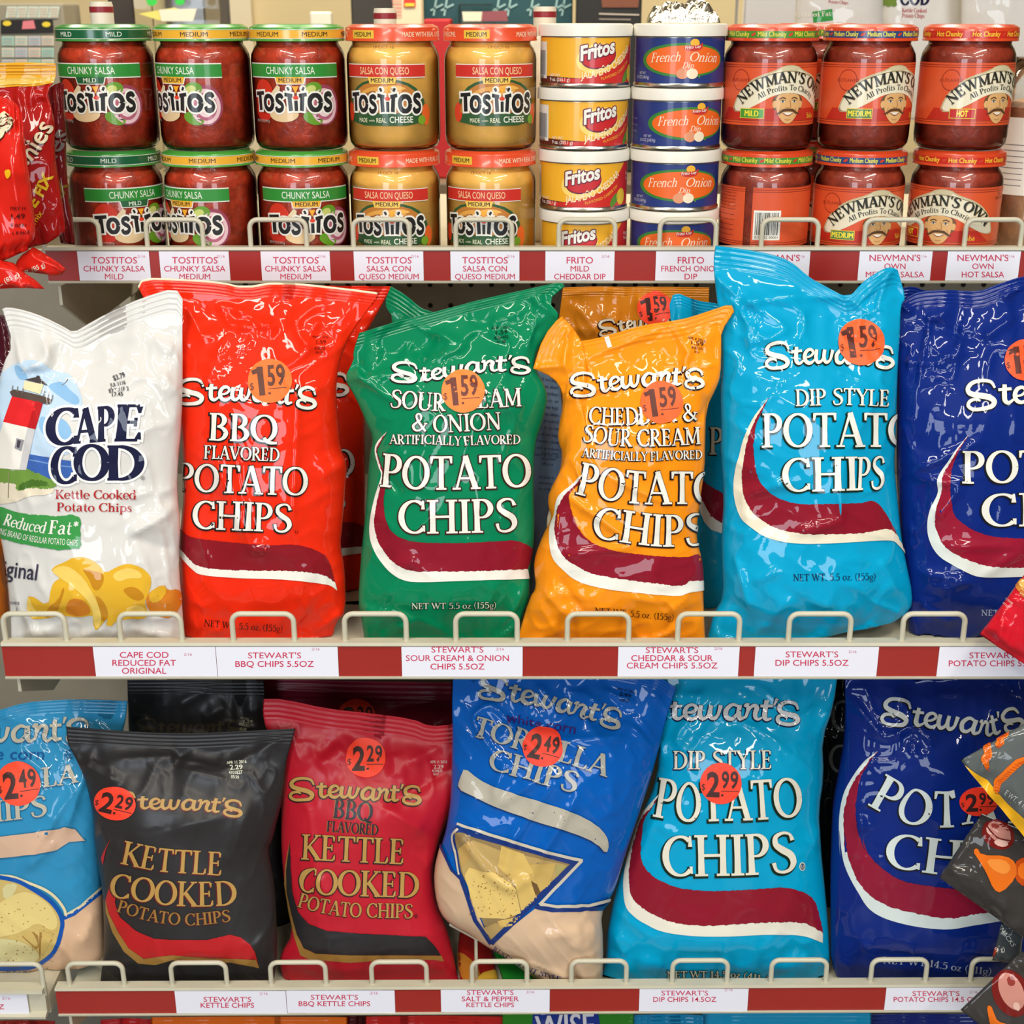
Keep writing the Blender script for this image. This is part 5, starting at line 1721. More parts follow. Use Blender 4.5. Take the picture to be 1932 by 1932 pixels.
# --- orange bag behind, its shade put into a darker gold film colour
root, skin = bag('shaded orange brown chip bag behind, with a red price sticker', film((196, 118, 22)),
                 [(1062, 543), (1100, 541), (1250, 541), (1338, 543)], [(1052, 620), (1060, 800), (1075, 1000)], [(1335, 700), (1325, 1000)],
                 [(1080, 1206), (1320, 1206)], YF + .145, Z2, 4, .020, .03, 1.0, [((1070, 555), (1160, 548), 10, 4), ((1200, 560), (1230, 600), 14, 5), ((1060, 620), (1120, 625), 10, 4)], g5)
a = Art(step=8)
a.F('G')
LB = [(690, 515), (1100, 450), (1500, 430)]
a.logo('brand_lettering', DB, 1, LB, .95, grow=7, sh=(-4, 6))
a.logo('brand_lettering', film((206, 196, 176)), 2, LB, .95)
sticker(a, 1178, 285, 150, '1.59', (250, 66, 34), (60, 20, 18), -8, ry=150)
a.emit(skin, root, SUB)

# --- cyan bag behind the orange one
cf = film(C_CYN)
root, skin = bag('second cyan chip bag, partly showing between the orange and front cyan bags', cf,
                 [(1263, 575), (1272, 550), (1310, 566), (1352, 573), (1420, 582)], [(1268, 640), (1285, 800), (1300, 1000), (1308, 1120)], [(1425, 800), (1425, 1100)],
                 [(1312, 1206), (1420, 1206)], YF + .092, Z2, 5, .016, .04, 1.1, (), g5, nu=36)
a = Art(step=8)
a.F('J')
a.word('printed_lettering', 'POTATO', [(170, 250), (1000, 250)], 225, film((214, 210, 186)), FI, ow=8)
a.word('printed_lettering', 'STYLE', [(-140, -300), (210, -285)], 110, film((214, 210, 186)), FI, ow=8)
a.poly('printed_band', FM, 1, jag([(95, 440), (150, 500), (290, 580), (500, 700), (500, 900), (290, 832), (180, 760), (100, 610), (95, 440)], 5, 90, 2))
a.poly('printed_band', FW, 1, [(95, 600), (180, 762), (290, 835), (500, 900), (500, 980), (290, 912), (150, 862), (72, 680), (80, 600)], smooth=1)
a.emit(skin, root)

# --- tall cyan bag
root, skin = bag('cyan dip style chip bag with a notched top rising over the upper rail', cf,
                 P('I', (130, 55), (350, 85), (600, 130), (760, 190), (910, 325), (1050, 400), (1232, 500), (1350, 360), (1470, 280), (1570, 235), (1640, 262)),
                 P('I', (112, 200), (130, 400), (165, 700), (170, 900), (180, 1100), (170, 1300), (180, 1600)) + P('J', (262, 250), (288, 600), (270, 900), (268, 1100), (285, 1430), (200, 1570)),
                 P('I', (1712, 500), (1668, 545), (1660, 800), (1645, 1000), (1632, 1400), (1620, 1700)) + P('J', (1700, 350), (1720, 550), (1760, 950), (1800, 1150), (1856, 1420), (1835, 1545)),
                 P('J', (145, 1792), (420, 1780), (900, 1784), (1300, 1716), (1700, 1640)), YF + .010, Z2, 10, .042, .06, 1.0,
                 [((1350, 520), (1390, 560), 12, 6), ((1400, 560), (1490, 625), 9, 5), ((1490, 625), (1430, 648), 8, 5), ((1410, 610), (1420, 660), 10, 5), ((1430, 560), (1600, 562), 10, 4), ((1600, 562), (1650, 600), 10, 4), ((1620, 570), (1690, 505), 10, 6), ((1650, 590), (1680, 510), 8, 4), ((1530, 470), (1560, 540), 10, -4), ((1640, 640), (1690, 690), 16, -6), ((1405, 930), (1500, 905), 8, 5), ((1410, 930), (1410, 980), 10, 4), ((1585, 870), (1583, 978), 9, 6), ((1500, 1000), (1583, 978), 8, 5), ((1390, 1050), (1420, 1150), 10, 5), ((1420, 1090), (1470, 1070), 9, 4), ((1500, 1115), (1430, 1190), 18, 6), ((1530, 1118), (1600, 1160), 18, 5), ((1660, 1050), (1690, 1120), 16, 5), ((1620, 1080), (1650, 1110), 12, 4)], g5)
a = Art(step=7)
a.F('I')
GI = film((16, 40, 26))
LB = [(540, 1048), (1000, 1034), (1300, 1040), (1605, 1052)]
a.logo('brand_lettering', GI, 1, LB, 1.12, grow=7, sh=(-4, 6))
a.logo('brand_lettering', FW, 2, LB, 1.12)
a.word('printed_lettering', 'DIP STYLE', [(795, 1390), (1180, 1380), (1568, 1392)], 138, FW, GI, ow=6, sh=(-4, 5))
a.word('printed_lettering', 'POTATO', [(520, 1732), (1100, 1726), (1530, 1726), (1790, 1728)], 282, FW, GI, ow=9, sh=(-7, 7))
a.F('J')
a.word('printed_lettering', 'CHI', [(778, 562), (1100, 556), (1400, 550)], 282, FW, GI, ow=9, sh=(-7, 7))
a.word('printed_lettering', 'PS', [(1380, 550), (1610, 536)], 275, FW, GI, ow=8, sh=(-5, 6), slant=.1)
swoosh(a, P('I', (570, 1320), (450, 1480), (370, 1650), (330, 1800)) + P('J', (392, 350), (372, 500), (385, 640), (430, 770), (520, 860), (650, 940), (850, 985), (1100, 990), (1400, 975), (1650, 962), (1730, 1005), (1785, 1075)),
       P('I', (570, 1322), (490, 1450), (420, 1600), (390, 1720)) + P('J', (450, 330), (440, 480), (480, 660), (580, 780), (750, 870), (1000, 910), (1400, 905), (1650, 872), (1740, 960), (1788, 1070)),
       P('I', (570, 1324), (520, 1430), (470, 1540), (455, 1650)) + P('J', (535, 200), (560, 400), (620, 520), (740, 610), (900, 660), (1150, 662), (1400, 655), (1545, 645), (1660, 800), (1790, 1065)), film((238, 230, 206)), FM)
a.serif('net_weight', film((16, 46, 84)), 1, 'NET WT. 5.5 oz. (155g)', [(862, 1300), (1545, 1292)], 58)
a.F('I')
sticker(a, 1337, 862, 193, '1.59', (255, 96, 34), (92, 34, 24), -4)
a.emit(skin, root, SUB)

# --- navy bag at the right
nf = film(C_NVY)
root, skin = bag('navy blue potato chip bag, rightmost on the middle shelf', nf,
                 [(1700, 572), (1712, 560), (1735, 549), (1790, 546), (1846, 551), (1884, 536), (1932, 520), (2010, 512)],
                 [(1698, 612), (1692, 668), (1692, 770), (1691, 860), (1694, 950), (1700, 1050), (1712, 1150)],
                 [(2020, 700), (2015, 900), (2015, 1100)], [(1716, 1214), (2005, 1214)], YF + .030, Z2, 9, .042, .05, 1.1,
                 [((1742, 608), (1790, 590), 8, 5), ((1742, 608), (1850, 645), 9, -5), ((1850, 645), (1920, 595), 10, 6), ((1780, 680), (1820, 640), 9, 5), ((1707, 683), (1760, 690), 8, 5), ((1760, 690), (1830, 665), 9, 5), ((1700, 575), (1720, 592), 8, 5), ((1890, 565), (1932, 540), 9, 5), ((1700, 900), (1850, 835), 9, 5), ((1720, 898), (1815, 912), 8, 4), ((1815, 915), (1765, 980), 8, 5), ((1735, 1075), (1835, 1090), 9, 5), ((1835, 1090), (1770, 1104), 8, 4), ((1740, 1135), (1775, 1163), 9, 6), ((1775, 1163), (1807, 1164), 7, 4), ((1850, 1080), (1932, 1030), 12, 5), ((1785, 1025), (1932, 1025), 10, 4)], g5)
a = Art(step=7)
a.F('K')
LB = [(872, 1436), (1250, 1400), (1800, 1385), (2480, 1380)]
a.logo('brand_lettering', FI, 1, LB, grow=8, sh=(-4, 6))
a.logo('brand_lettering', FW, 2, LB)
a.F('L')
a.word('printed_lettering', 'POTATO', [(665, 396), (1190, 392), (2050, 392)], 266, FW, FI, ow=8, sh=(-7, 6))
a.word('printed_lettering', 'CHIPS', [(826, 748), (1200, 742), (2080, 745)], 270, FW, FI, ow=8, sh=(-7, 6))
swoosh(a, P('L', (712, 5), (560, 200), (470, 350), (468, 470), (410, 600), (385, 740), (410, 870), (480, 980), (600, 1060), (760, 1140), (900, 1155), (1168, 1150), (1400, 1135)),
       P('L', (714, 8), (600, 170), (508, 340), (502, 450), (465, 580), (448, 720), (490, 850), (560, 930), (680, 1000), (850, 1062), (1000, 1075), (1168, 1076), (1400, 1062)),
       P('L', (716, 11), (630, 150), (578, 300), (575, 480), (600, 640), (700, 740), (850, 810), (1000, 835), (1168, 842), (1300, 845), (1400, 1058)), film((226, 232, 226)), film((150, 24, 50)))
a.serif('net_weight', film((190, 200, 220)), 1, 'NET WT 5.5 oz (155g)', [(820, 1462), (1500, 1475)], 48)
a.F('K')
sticker(a, 1468, 965, 208, '1.59', (255, 88, 36), (92, 34, 24), -4)
a.emit(skin, root, SUB)
root, skin = bag('navy chip bag behind, only its crumpled top edge showing', nf,
                 [(1700, 544), (1722, 540), (1745, 549), (1830, 556), (1960, 556)], [(1705, 800)], [(1970, 800)], [(1720, 1206), (1960, 1206)], YF + .12, Z2, 5, .024, .04, 1.2, (), g5)

# --- small bits at the left edge
root, skin = bag('amber snack bag cut off at the left edge below the lighthouse bag', film((206, 110, 30)),
                 [(-70, 980), (-30, 985), (2, 1000)], [(-75, 1080)], [(8, 1060), (18, 1130)], [(-70, 1206), (20, 1206)], YF + .075, Z2, 9, .025, .03, 1, (), g5, nu=30)
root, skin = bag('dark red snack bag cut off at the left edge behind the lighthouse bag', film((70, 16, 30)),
                 [(-80, 590), (-20, 588), (26, 600)], [(-85, 800)], [(40, 640), (60, 800)], [(-70, 1100), (60, 1100)], YF + .14, Z2 + .0, 9, .02, .03, 1, (), g5, nu=30)
# ------------------------------------------------------------------ chip bags on the lower shelf
g6 = 'large chip bags on the lower shelf'
YL = 1.183
GOLD, GOLDD = soft((186, 146, 78)), soft((160, 118, 56))
SK = soft((30, 27, 26))
SKI = soft((96, 26, 30))

# --- light blue corn tortilla bag
C_LB = (48, 142, 190)
lb = film(C_LB)
root, skin = bag('light blue corn tortilla chip bag cut off at the left of the lower shelf', lb,
                 [(-110, 1352), (-50, 1350), (0, 1340), (43, 1326), (98, 1321), (152, 1319), (241, 1322)],
                 [(-112, 1600)], [(236, 1368), (218, 1422), (200, 1487), (192, 1574), (192, 1670), (195, 1750), (197, 1784), (193, 1816)],
                 [(-110, 1862), (185, 1862)], YL + .030, .5536, 9, .046, .05, .9,
                 [((150, 1475), (40, 1640), 8, 5), ((160, 1460), (120, 1570), 8, 5), ((105, 1585), (50, 1640), 9, 4), ((60, 1380), (40, 1400), 12, 5), ((175, 1720), (150, 1780), 12, 5), ((0, 1350), (60, 1370), 14, 5)], g6, lift=.0008)
a = Art(step=7)
a.F('M')
GR = film((188, 182, 166))
LB = [(-698, 600), (100, 592), (790, 578)]
a.logo('brand_lettering', film((40, 92, 130)), 1, LB, .95, grow=3, sh=(-4, 6))
a.logo('brand_lettering', GR, 2, LB, .95)
a.sans('printed_lettering', film((22, 84, 150)), 2, 'white corn', [(-330, 752), (378, 752)], 100, slant=.12)
SL = film((40, 100, 140))
a.word('printed_lettering', 'TORTILLA', [(-520, 1095), (80, 1030), (675, 950)], 165, GR, SL, ow=3, sh=(-4, 6), slant=.1, wk=1.1)
a.word('printed_lettering', 'CHIPS', [(-330, 1320), (10, 1282), (412, 1232)], 178, GR, SL, ow=3, sh=(-4, 6), slant=.06, wk=1.1)
a.poly('printed_band', film((40, 110, 150)), 1, [(-100, 1424), (0, 1412), (300, 1374), (520, 1340), (560, 1326), (655, 1346), (742, 1454), (600, 1466), (490, 1538), (300, 1580), (-100, 1620)])
a.poly('printed_band', film((214, 178, 152)), 2, [(-100, 1425), (0, 1416), (300, 1380), (520, 1346), (560, 1331), (650, 1350), (735, 1450), (600, 1460), (490, 1530), (300, 1570), (-100, 1610)])
a.F('N')
TAN = film((222, 184, 150))
BL = film((14, 82, 172))
a.poly('printed_band', TAN, 1, [(545, 1020), (700, 930), (930, 740), (950, 1100), (950, 1700), (-520, 1700), (-520, 1440), (150, 1450), (430, 1350), (530, 1130)])
a.line('printed_band', film((226, 214, 176)), 3, [(-100, 620), (0, 638), (120, 650), (250, 700), (400, 765), (490, 835), (555, 925), (572, 985)], 24)
a.line('printed_band', film((226, 214, 176)), 3, [(568, 985), (700, 905), (930, 695)], 24, False)
a.line('printed_band', BL, 3, [(545, 1012), (640, 970), (930, 732)], 32, False)
win = [(-120, 640), (0, 655), (150, 690), (300, 770), (430, 860), (505, 955), (530, 1040), (520, 1130), (480, 1255), (420, 1335), (300, 1410), (150, 1432), (-120, 1440)]
a.poly('chip_window', film((206, 180, 110)), 2, win)
t1, t2, t3, t4 = film((226, 204, 132)), film((206, 178, 104)), film((160, 122, 62)), film((214, 204, 150))
a.poly('chip_window', t4, 3, [(20, 720), (160, 700), (130, 800), (40, 860)], smooth=1)
a.poly('chip_window', t1, 4, [(-120, 980), (60, 830), (240, 760), (420, 870), (500, 1000), (500, 1090), (440, 1120), (330, 1040), (230, 1110), (100, 1160), (-120, 1180)], smooth=2)
a.poly('chip_window', t2, 3, [(300, 1110), (505, 1090), (500, 1130), (420, 1130)], smooth=1)
a.poly('chip_window', t3, 3, [(180, 1150), (330, 1120), (345, 1290), (250, 1220)], smooth=1)
a.poly('chip_window', t3, 3, [(345, 1130), (365, 1130), (350, 1360), (340, 1300)])
a.poly('chip_window', t2, 4, [(365, 1130), (470, 1130), (420, 1250), (352, 1350)], smooth=1)
a.poly('chip_window', t4, 4, [(-120, 1190), (60, 1180), (200, 1210), (330, 1290), (350, 1350), (250, 1410), (-120, 1430)], smooth=2)
a.poly('chip_window', t2, 4, [(190, 1150), (270, 1115), (330, 1200), (330, 1270), (260, 1210)], smooth=1)
rs = random.Random(5)
for i in range(60):
    x, y = rs.uniform(-20, 470), rs.uniform(850, 1400)
    a.ell('chip_window', t3, 5, x, y, rs.uniform(3, 8), rs.uniform(3, 6), n=8)
a.line('printed_band', BL, 4, [(-120, 622), (0, 650), (160, 686), (300, 762), (430, 852), (510, 950), (540, 1040), (530, 1130), (490, 1258), (430, 1340), (300, 1420), (150, 1440), (-120, 1446)], 36)
dk = film((26, 66, 130))
a.sans('printed_lettering', dk, 2, '0.84 POUNDS', [(60, 1500), (485, 1512)], 42)
a.sans('printed_lettering', dk, 2, '13.5 OZ', [(-70, 1568), (150, 1568)], 36)
a.sans('printed_lettering', dk, 2, '382 GRAMS', [(235, 1592), (612, 1618)], 42)
a.F('M')
sticker(a, 165, 958, 190, '2.49', (255, 70, 34), (62, 28, 26), -6)
stamp(a, [('MAR 27 2016', 560, 640, 640, 632, 20), ('2.49', 570, 690, 630, 686, 26), ('4181', 560, 722, 628, 720, 22), ('03:09', 568, 750, 628, 748, 22)], film((20, 70, 120)))
a.emit(skin, root, SUB)

# --- black kettle bag
bk = soft((44, 42, 43))
root, skin = bag('black kettle cooked chip bag with gold lettering in front', bk,
                 P('O', (22, 128), (300, 150), (600, 172), (900, 182), (1100, 180), (1400, 165), (1838, 145)),
                 P('O', (25, 250), (90, 370), (160, 520), (205, 680), (235, 850), (255, 1150), (295, 1350)) + [(194, 1690), (197, 1784), (193, 1821)],
                 P('O', (1790, 310), (1762, 430), (1738, 700), (1698, 850), (1650, 1050)) + [(506, 1600), (517, 1660), (521, 1710), (524, 1795), (519, 1838)],
                 [(188, 1862), (513, 1862)], YL, Z3 - .002, 9, .040, .065, .75,
                 [((210, 1436), (350, 1425), 18, 5), ((345, 1410), (330, 1450), 10, -6), ((430, 1475), (330, 1450), 20, 6), ((150, 1440), (230, 1480), 16, 7), ((340, 1560), (220, 1590), 18, -5), ((220, 1590), (430, 1540), 22, 6), ((210, 1600), (190, 1560), 12, 4), ((340, 1405), (340, 1430), 10, -5), ((540, 1390), (430, 1450), 16, 5), ((470, 1520), (420, 1640), 26, 4)], g6)
a = Art(step=7)
a.F('O')
LB = [(369, 772), (700, 780), (1060, 792), (1412, 832)]
a.logo('brand_lettering', SKI, 1, LB, .80, grow=2, sh=(-9, 8))
a.logo('brand_lettering', GOLD, 2, LB, .80)
a.word('printed_lettering', 'KETTLE', [(455, 1212), (750, 1272), (1000, 1292), (1260, 1308)], 186, GOLD, SKI, ow=2, sh=(-9, 7))
a.word('printed_lettering', 'COOKED', [(365, 1476), (600, 1512), (800, 1540), (1100, 1552), (1375, 1538)], 196, GOLD, SKI, ow=2, sh=(-9, 7))
a.word('printed_lettering', 'POTATO CHIPS', [(425, 1590), (650, 1658), (850, 1692), (1050, 1700), (1325, 1670)], 96, GOLDD, SKI, ow=1.5, sh=(-6, 5))
qn = lambda pts: [(x + 1840, y) for x, y in pts]
a.F('N')
red = soft((188, 28, 34))
a.poly('printed_band', red, 1, jag([(960, 730), (1005, 785), (1000, 880), (1040, 1000), (1180, 1120), (1340, 1190), (1500, 1200), (1800, 1200), (1990, 1155), (2090, 1180), (2170, 1240), (2210, 1300), (2245, 1430), (2220, 1372), (2040, 1362), (1840, 1357), (1500, 1332), (1400, 1342), (1250, 1362), (1120, 1272), (1030, 1132), (950, 972), (920, 850), (960, 730)], 2, 200, 3))
a.poly('printed_band', GOLDD, 2, [(918, 845), (950, 972), (1030, 1132), (1120, 1272), (1250, 1362), (1400, 1342), (1500, 1332), (1840, 1357), (2040, 1362), (2220, 1372), (2250, 1442), (2140, 1420), (1990, 1392), (1840, 1396), (1500, 1372), (1350, 1416), (1200, 1402), (1080, 1302), (980, 1132), (925, 960)])
a.poly('printed_band', red, 1, [(962, 325), (905, 430), (880, 490), (895, 552), (922, 420)])
a.F('O')
sticker(a, 413, 737, 165, '2.29', (255, 66, 40), (50, 22, 20), 14, ry=132)
stamp(a, [('APR 11 2016', 1295, 431, 1450, 416, 22), ('2.29', 1320, 472, 1420, 467, 36), ('4101827', 1310, 506, 1418, 502, 24), ('05:20', 1328, 540, 1392, 540, 24)], soft((236, 234, 210)), bold=.02)
a.emit(skin, root, SUB)

# --- black bags behind
root, skin = bag('black kettle chip bag in the second row, behind the front black bag', bk,
                 P('M', (1105, 60), (1500, 58), (1900, 62), (2200, 60), (2290, 62)), [(243, 1400), (250, 1600)], [(505, 1400), (535, 1480), (545, 1600), (553, 1700), (552, 1790)],
                 [(250, 1862), (530, 1862)], YL + .108, Z3 - .002, 6, .022, .05, .8, [((330, 1330), (400, 1300), 16, 5), ((380, 1360), (430, 1330), 18, 4)], g6)
a = Art(step=8)
a.F('O')
pale = soft((190, 186, 160))
stamp(a, [('APR 11 2016', 1400, 66, 1470, 78, 18), ('2.29', 1420, 100, 1500, 100, 22), ('4101827', 1388, 118, 1484, 134, 22), ('05:20', 1394, 156, 1450, 160, 22)], pale)
a.F('M')
LB = [(300, 520), (1320, 520)]
a.logo('brand_lettering', soft((70, 62, 48)), 2, [(1180, 520), (2100, 520)], .9)
a.emit(skin, root)

# --- crimson kettle bag
ck = soft((190, 26, 44))
root, skin = bag('crimson BBQ kettle chip bag with gold and black lettering', ck,
                 P('P', (80, 222), (250, 222), (640, 310), (1000, 345), (1380, 395), (1520, 462), (1750, 440), (1890, 368)),
                 [(495, 1345), (502, 1378), (530, 1420), (536, 1448), (531, 1500), (530, 1552), (531, 1610), (536, 1664), (543, 1708), (553, 1762), (530, 1797), (526, 1818)],
                 [(882, 1400), (871, 1466), (850, 1531), (828, 1585), (818, 1629), (818, 1650), (824, 1708), (839, 1740), (852, 1784)],
                 [(539, 1861), (867, 1861)], YL + .014, Z3 - .001, 9, .042, .075, .7,
                 [((720, 1525), (870, 1440), 20, -7), ((720, 1525), (800, 1570), 16, 6), ((750, 1470), (740, 1420), 14, 5), ((600, 1450), (650, 1410), 18, 6), ((640, 1390), (600, 1430), 14, -5), ((840, 1590), (800, 1640), 18, 5), ((770, 1440), (830, 1410), 14, 5), ((600, 1650), (620, 1690), 18, 4)], g6)
a = Art(step=7)
a.F('P')
KD = soft((46, 26, 30))
KB = soft((44, 38, 48))
LB = [(300, 1072), (800, 1082), (1100, 1106), (1445, 1122)]
a.logo('brand_lettering', KD, 1, LB, .93, grow=7, sh=(-3, 5))
a.logo('brand_lettering', GOLD, 2, LB, .93)
a.serif('printed_lettering', GOLDD, 1, 'BBQ', [(674, 1259), (1016, 1294)], 166)
a.serif('printed_lettering', KB, 2, 'BBQ', [(680, 1255), (1022, 1290)], 166, wk=1.05)
a.serif('printed_lettering', GOLDD, 1, 'FLAVORED', [(622, 1373), (1066, 1408)], 92)
a.serif('printed_lettering', KB, 2, 'FLAVORED', [(628, 1370), (1072, 1405)], 92, wk=1.15)
a.word('printed_lettering', 'KETTLE', [(412, 1614), (700, 1628), (1000, 1642), (1302, 1656)], 220, GOLD, KD, ow=7, sh=(-4, 5))
a.F('Q')
a.word('printed_lettering', 'COOKED', [(732, 745), (880, 800), (1200, 816), (1790, 836)], 224, GOLD, KD, ow=7, sh=(-4, 5))
a.word('printed_lettering', 'POTATO CHIPS', [(745, 910), (900, 952), (1150, 995), (1350, 1004), (1740, 1012)], 126, GOLD, KD, ow=4, sh=(-3, 4))
a.ell('printed_lettering', soft((120, 20, 34)), 1, 1768, 995, 16, 18)
a.poly('printed_band', soft((42, 40, 42)), 1, jag([(680, 340), (688, 600), (702, 800), (750, 960), (840, 1060), (1000, 1122), (1300, 1145), (1700, 1166), (1850, 1172), (1925, 1245), (1990, 1335), (1930, 1332), (1600, 1332), (1200, 1332), (900, 1317), (800, 1272), (740, 1152), (690, 962), (652, 780), (645, 600), (680, 340)], 2, 220, 4))
a.poly('printed_band', GOLDD, 2, [(680, 335), (648, 600), (652, 780), (690, 962), (740, 1152), (800, 1272), (900, 1317), (1200, 1332), (1600, 1332), (1990, 1335), (2010, 1385), (1932, 1372), (1600, 1367), (1200, 1396), (850, 1368), (770, 1332), (720, 1182), (670, 960), (632, 720), (640, 560)])
a.F('P')
sticker(a, 968, 734, 176, '2.29', (255, 66, 36), (62, 28, 24), 0)
stamp(a, [('APR 11 2016', 1520, 782, 1672, 778, 24), ('2.29', 1552, 826, 1642, 822, 30), ('4104632', 1536, 858, 1632, 856, 24), ('04:57', 1548, 886, 1600, 886, 22)], soft((226, 190, 180)))
a.emit(skin, root, SUB)

# --- maroon bag behind
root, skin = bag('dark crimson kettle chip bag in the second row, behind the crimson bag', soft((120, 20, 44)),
                 [(481, 1282), (560, 1281), (680, 1285), (853, 1287)], [(488, 1306), (530, 1400), (545, 1600)], [(853, 1380), (845, 1600), (830, 1750)],
                 [(560, 1862), (830, 1862)], YL + .150, Z3 - .001, 5, .022, .08, .7, [((500, 1300), (640, 1310), 12, 4), ((740, 1340), (840, 1320), 16, 5)], g6)
a = Art(step=8)
a.F('P')
sticker(a, 888, 385, 168, '2.29', (244, 60, 34), (50, 20, 20), 2)
a.emit(skin, root, SUB)

# --- blue tortilla bag with a chip window
bf = film((0, 92, 184))
root, skin = bag('royal blue tortilla chip bag slumped sideways with a window of chips', bf,
                 [(858, 1258), (1000, 1254), (1150, 1258), (1240, 1275), (1277, 1298)],
                 [(853, 1290), (853, 1400), (851, 1500), (843, 1560), (831, 1600), (821, 1642), (823, 1686), (832, 1721), (850, 1742), (889, 1762), (919, 1784), (950, 1801), (986, 1827)],
                 [(1260, 1345), (1246, 1401), (1227, 1472), (1203, 1544), (1179, 1615), (1162, 1675), (1150, 1697), (1131, 1722), (1136, 1773)],
                 [(1030, 1858), (1134, 1860)], YL - .006, Z3, 9, .046, .04, 1.15,
                 [((868, 1570), (930, 1650), 7, 6), ((930, 1650), (968, 1674), 7, 6), ((968, 1674), (1000, 1650), 7, 5), ((1000, 1650), (1090, 1500), 8, 5), ((940, 1520), (1040, 1460), 8, 4), ((950, 1660), (975, 1560), 8, 4), ((960, 1600), (1050, 1470), 8, 4), ((955, 1440), (935, 1510), 9, 5), ((960, 1300), (1000, 1340), 12, 6), ((1010, 1290), (1060, 1350), 10, 5), ((1080, 1300), (1160, 1350), 12, 6), ((1060, 1400), (1190, 1395), 9, 5), ((1130, 1300), (1200, 1330), 9, 5), ((960, 1350), (1040, 1380), 9, -5), ((1030, 1380), (1120, 1440), 9, 4), ((1030, 1760), (1100, 1750), 14, 6), ((1080, 1780), (1120, 1745), 12, 5), ((1080, 1820), (1125, 1805), 12, 5), ((860, 1560), (868, 1572), 10, 5)], g6, lift=.0010)
a = Art(step=4.5)
a.F('R')
GY, GYD = film((172, 170, 160)), film((14, 52, 110))
LB = [(340, 165), (600, 213), (900, 280), (1150, 345), (1462, 440)]
a.logo('brand_lettering', GYD, 1, LB, .92, grow=2, sh=(-4, 6))
a.logo('brand_lettering', GY, 2, LB, .92)
a.sans('printed_lettering', film((64, 30, 110)), 2, 'white corn', [(560, 395), (840, 440), (1112, 492)], 85)
a.word('printed_lettering', 'TORTILLA', [(288, 488), (620, 590), (1000, 700), (1352, 816)], 162, GY, GYD, ow=2, sh=(-4, 6), wk=1.1)
a.word('printed_lettering', 'CHIPS', [(428, 762), (600, 802), (900, 890), (1112, 950)], 168, GY, GYD, ow=2, sh=(-4, 6), wk=1.1)
bandp = [(240, 745), (350, 840), (520, 920), (800, 1000), (1100, 1100), (1280, 1190), (1365, 1290), (1378, 1350), (1357, 1430), (1280, 1340), (1100, 1262), (800, 1172), (500, 1062), (300, 972), (190, 912), (210, 830)]
a.poly('printed_band', GYD, 1, [(x - 6, y + 9) for x, y in bandp], smooth=1)
a.poly('printed_band', film((186, 180, 164)), 2, bandp, smooth=1)
a.F('S')
TN = film((216, 184, 152))
NB = film((24, 52, 122))
CR = film((206, 196, 178))
a.poly('printed_band', TN, 1, [(100, 250), (250, 390), (350, 612), (425, 682), (680, 1225), (1060, 922), (1200, 950), (1610, 940), (1760, 850), (1760, 1660), (900, 1660), (300, 1150), (60, 800)])
a.poly('chip_window', film((150, 126, 84)), 2, [(365, 250), (1400, 525), (680, 1215), (400, 560)])
a.poly('chip_window', film((190, 160, 100)), 3, [(390, 420), (520, 330), (760, 420), (1000, 470), (1330, 545), (1140, 760), (700, 700), (440, 640)])
a.poly('chip_window', film((228, 196, 116)), 5, [(490, 568), (700, 620), (890, 750), (935, 960), (800, 1010), (560, 1000), (500, 820), (450, 640)])
a.poly('chip_window', film((220, 186, 106)), 4, [(770, 380), (960, 450), (1040, 600), (1070, 830), (940, 950), (880, 700), (740, 560)])
a.poly('chip_window', film((206, 172, 96)), 4, [(1020, 540), (1230, 530), (1180, 720), (1080, 790), (1010, 680)])
a.poly('chip_window', film((176, 164, 100)), 5, [(1230, 540), (1330, 548), (1240, 650)])
a.poly('chip_window', film((110, 82, 46)), 6, [(1015, 680), (1070, 710), (1100, 780), (1060, 810)])
a.poly('chip_window', film((216, 180, 100)), 4, [(730, 1030), (930, 990), (860, 1070), (760, 1085)])
a.poly('chip_window', film((190, 158, 100)), 3, [(600, 1090), (720, 1040), (800, 1100), (690, 1190)])
a.poly('chip_window', film((196, 158, 92)), 4, [(400, 400), (480, 330), (500, 480), (430, 560)])
rs = random.Random(3)
for i in range(70):
    x, y = rs.uniform(500, 900), rs.uniform(620, 990)
    a.ell('chip_window', film((150, 104, 48)), 6, x, y, rs.uniform(3, 7), rs.uniform(3, 6), n=8)
a.line('printed_band', NB, 4, [(372, 240), (1400, 528)], 40, False)
a.line('printed_band', NB, 4, [(1412, 515), (680, 1220)], 46, False)
a.line('printed_band', NB, 4, [(680, 1225), (540, 1020), (400, 600), (355, 330)], 34, False)
a.line('printed_band', CR, 5, [(388, 195), (1150, 432), (1462, 506)], 26, False)
a.line('printed_band', CR, 5, [(1455, 506), (1095, 888)], 26, False)
a.line('printed_band', CR, 5, [(1100, 884), (1250, 905), (1520, 895), (1700, 845)], 26, False)
a.line('printed_band', NB, 4, [(1060, 905), (1200, 938), (1420, 930), (1630, 920), (1700, 880)], 36, False)
a.line('printed_band', NB, 4, [(225, 340), (340, 590), (420, 672)], 20, False)
a.line('printed_band', CR, 5, [(400, 630), (372, 450), (348, 300), (390, 240)], 15)
a.serif('printed_lettering', NB, 3, 'RESTAURANT STYLE', [(690, 1280), (850, 1385), (1050, 1485), (1272, 1550)], 42)
a.F('R')
sticker(a, 860, 584, 158, '2.49', (255, 62, 34), (62, 28, 24), 12)
stamp(a, [('MAR 27 2016', 1438, 130, 1588, 165, 20), ('2.49', 1462, 182, 1548, 200, 28), ('4181109', 1470, 216, 1535, 228, 18)], film((8, 28, 60)))
a.emit(skin, root, SUB)

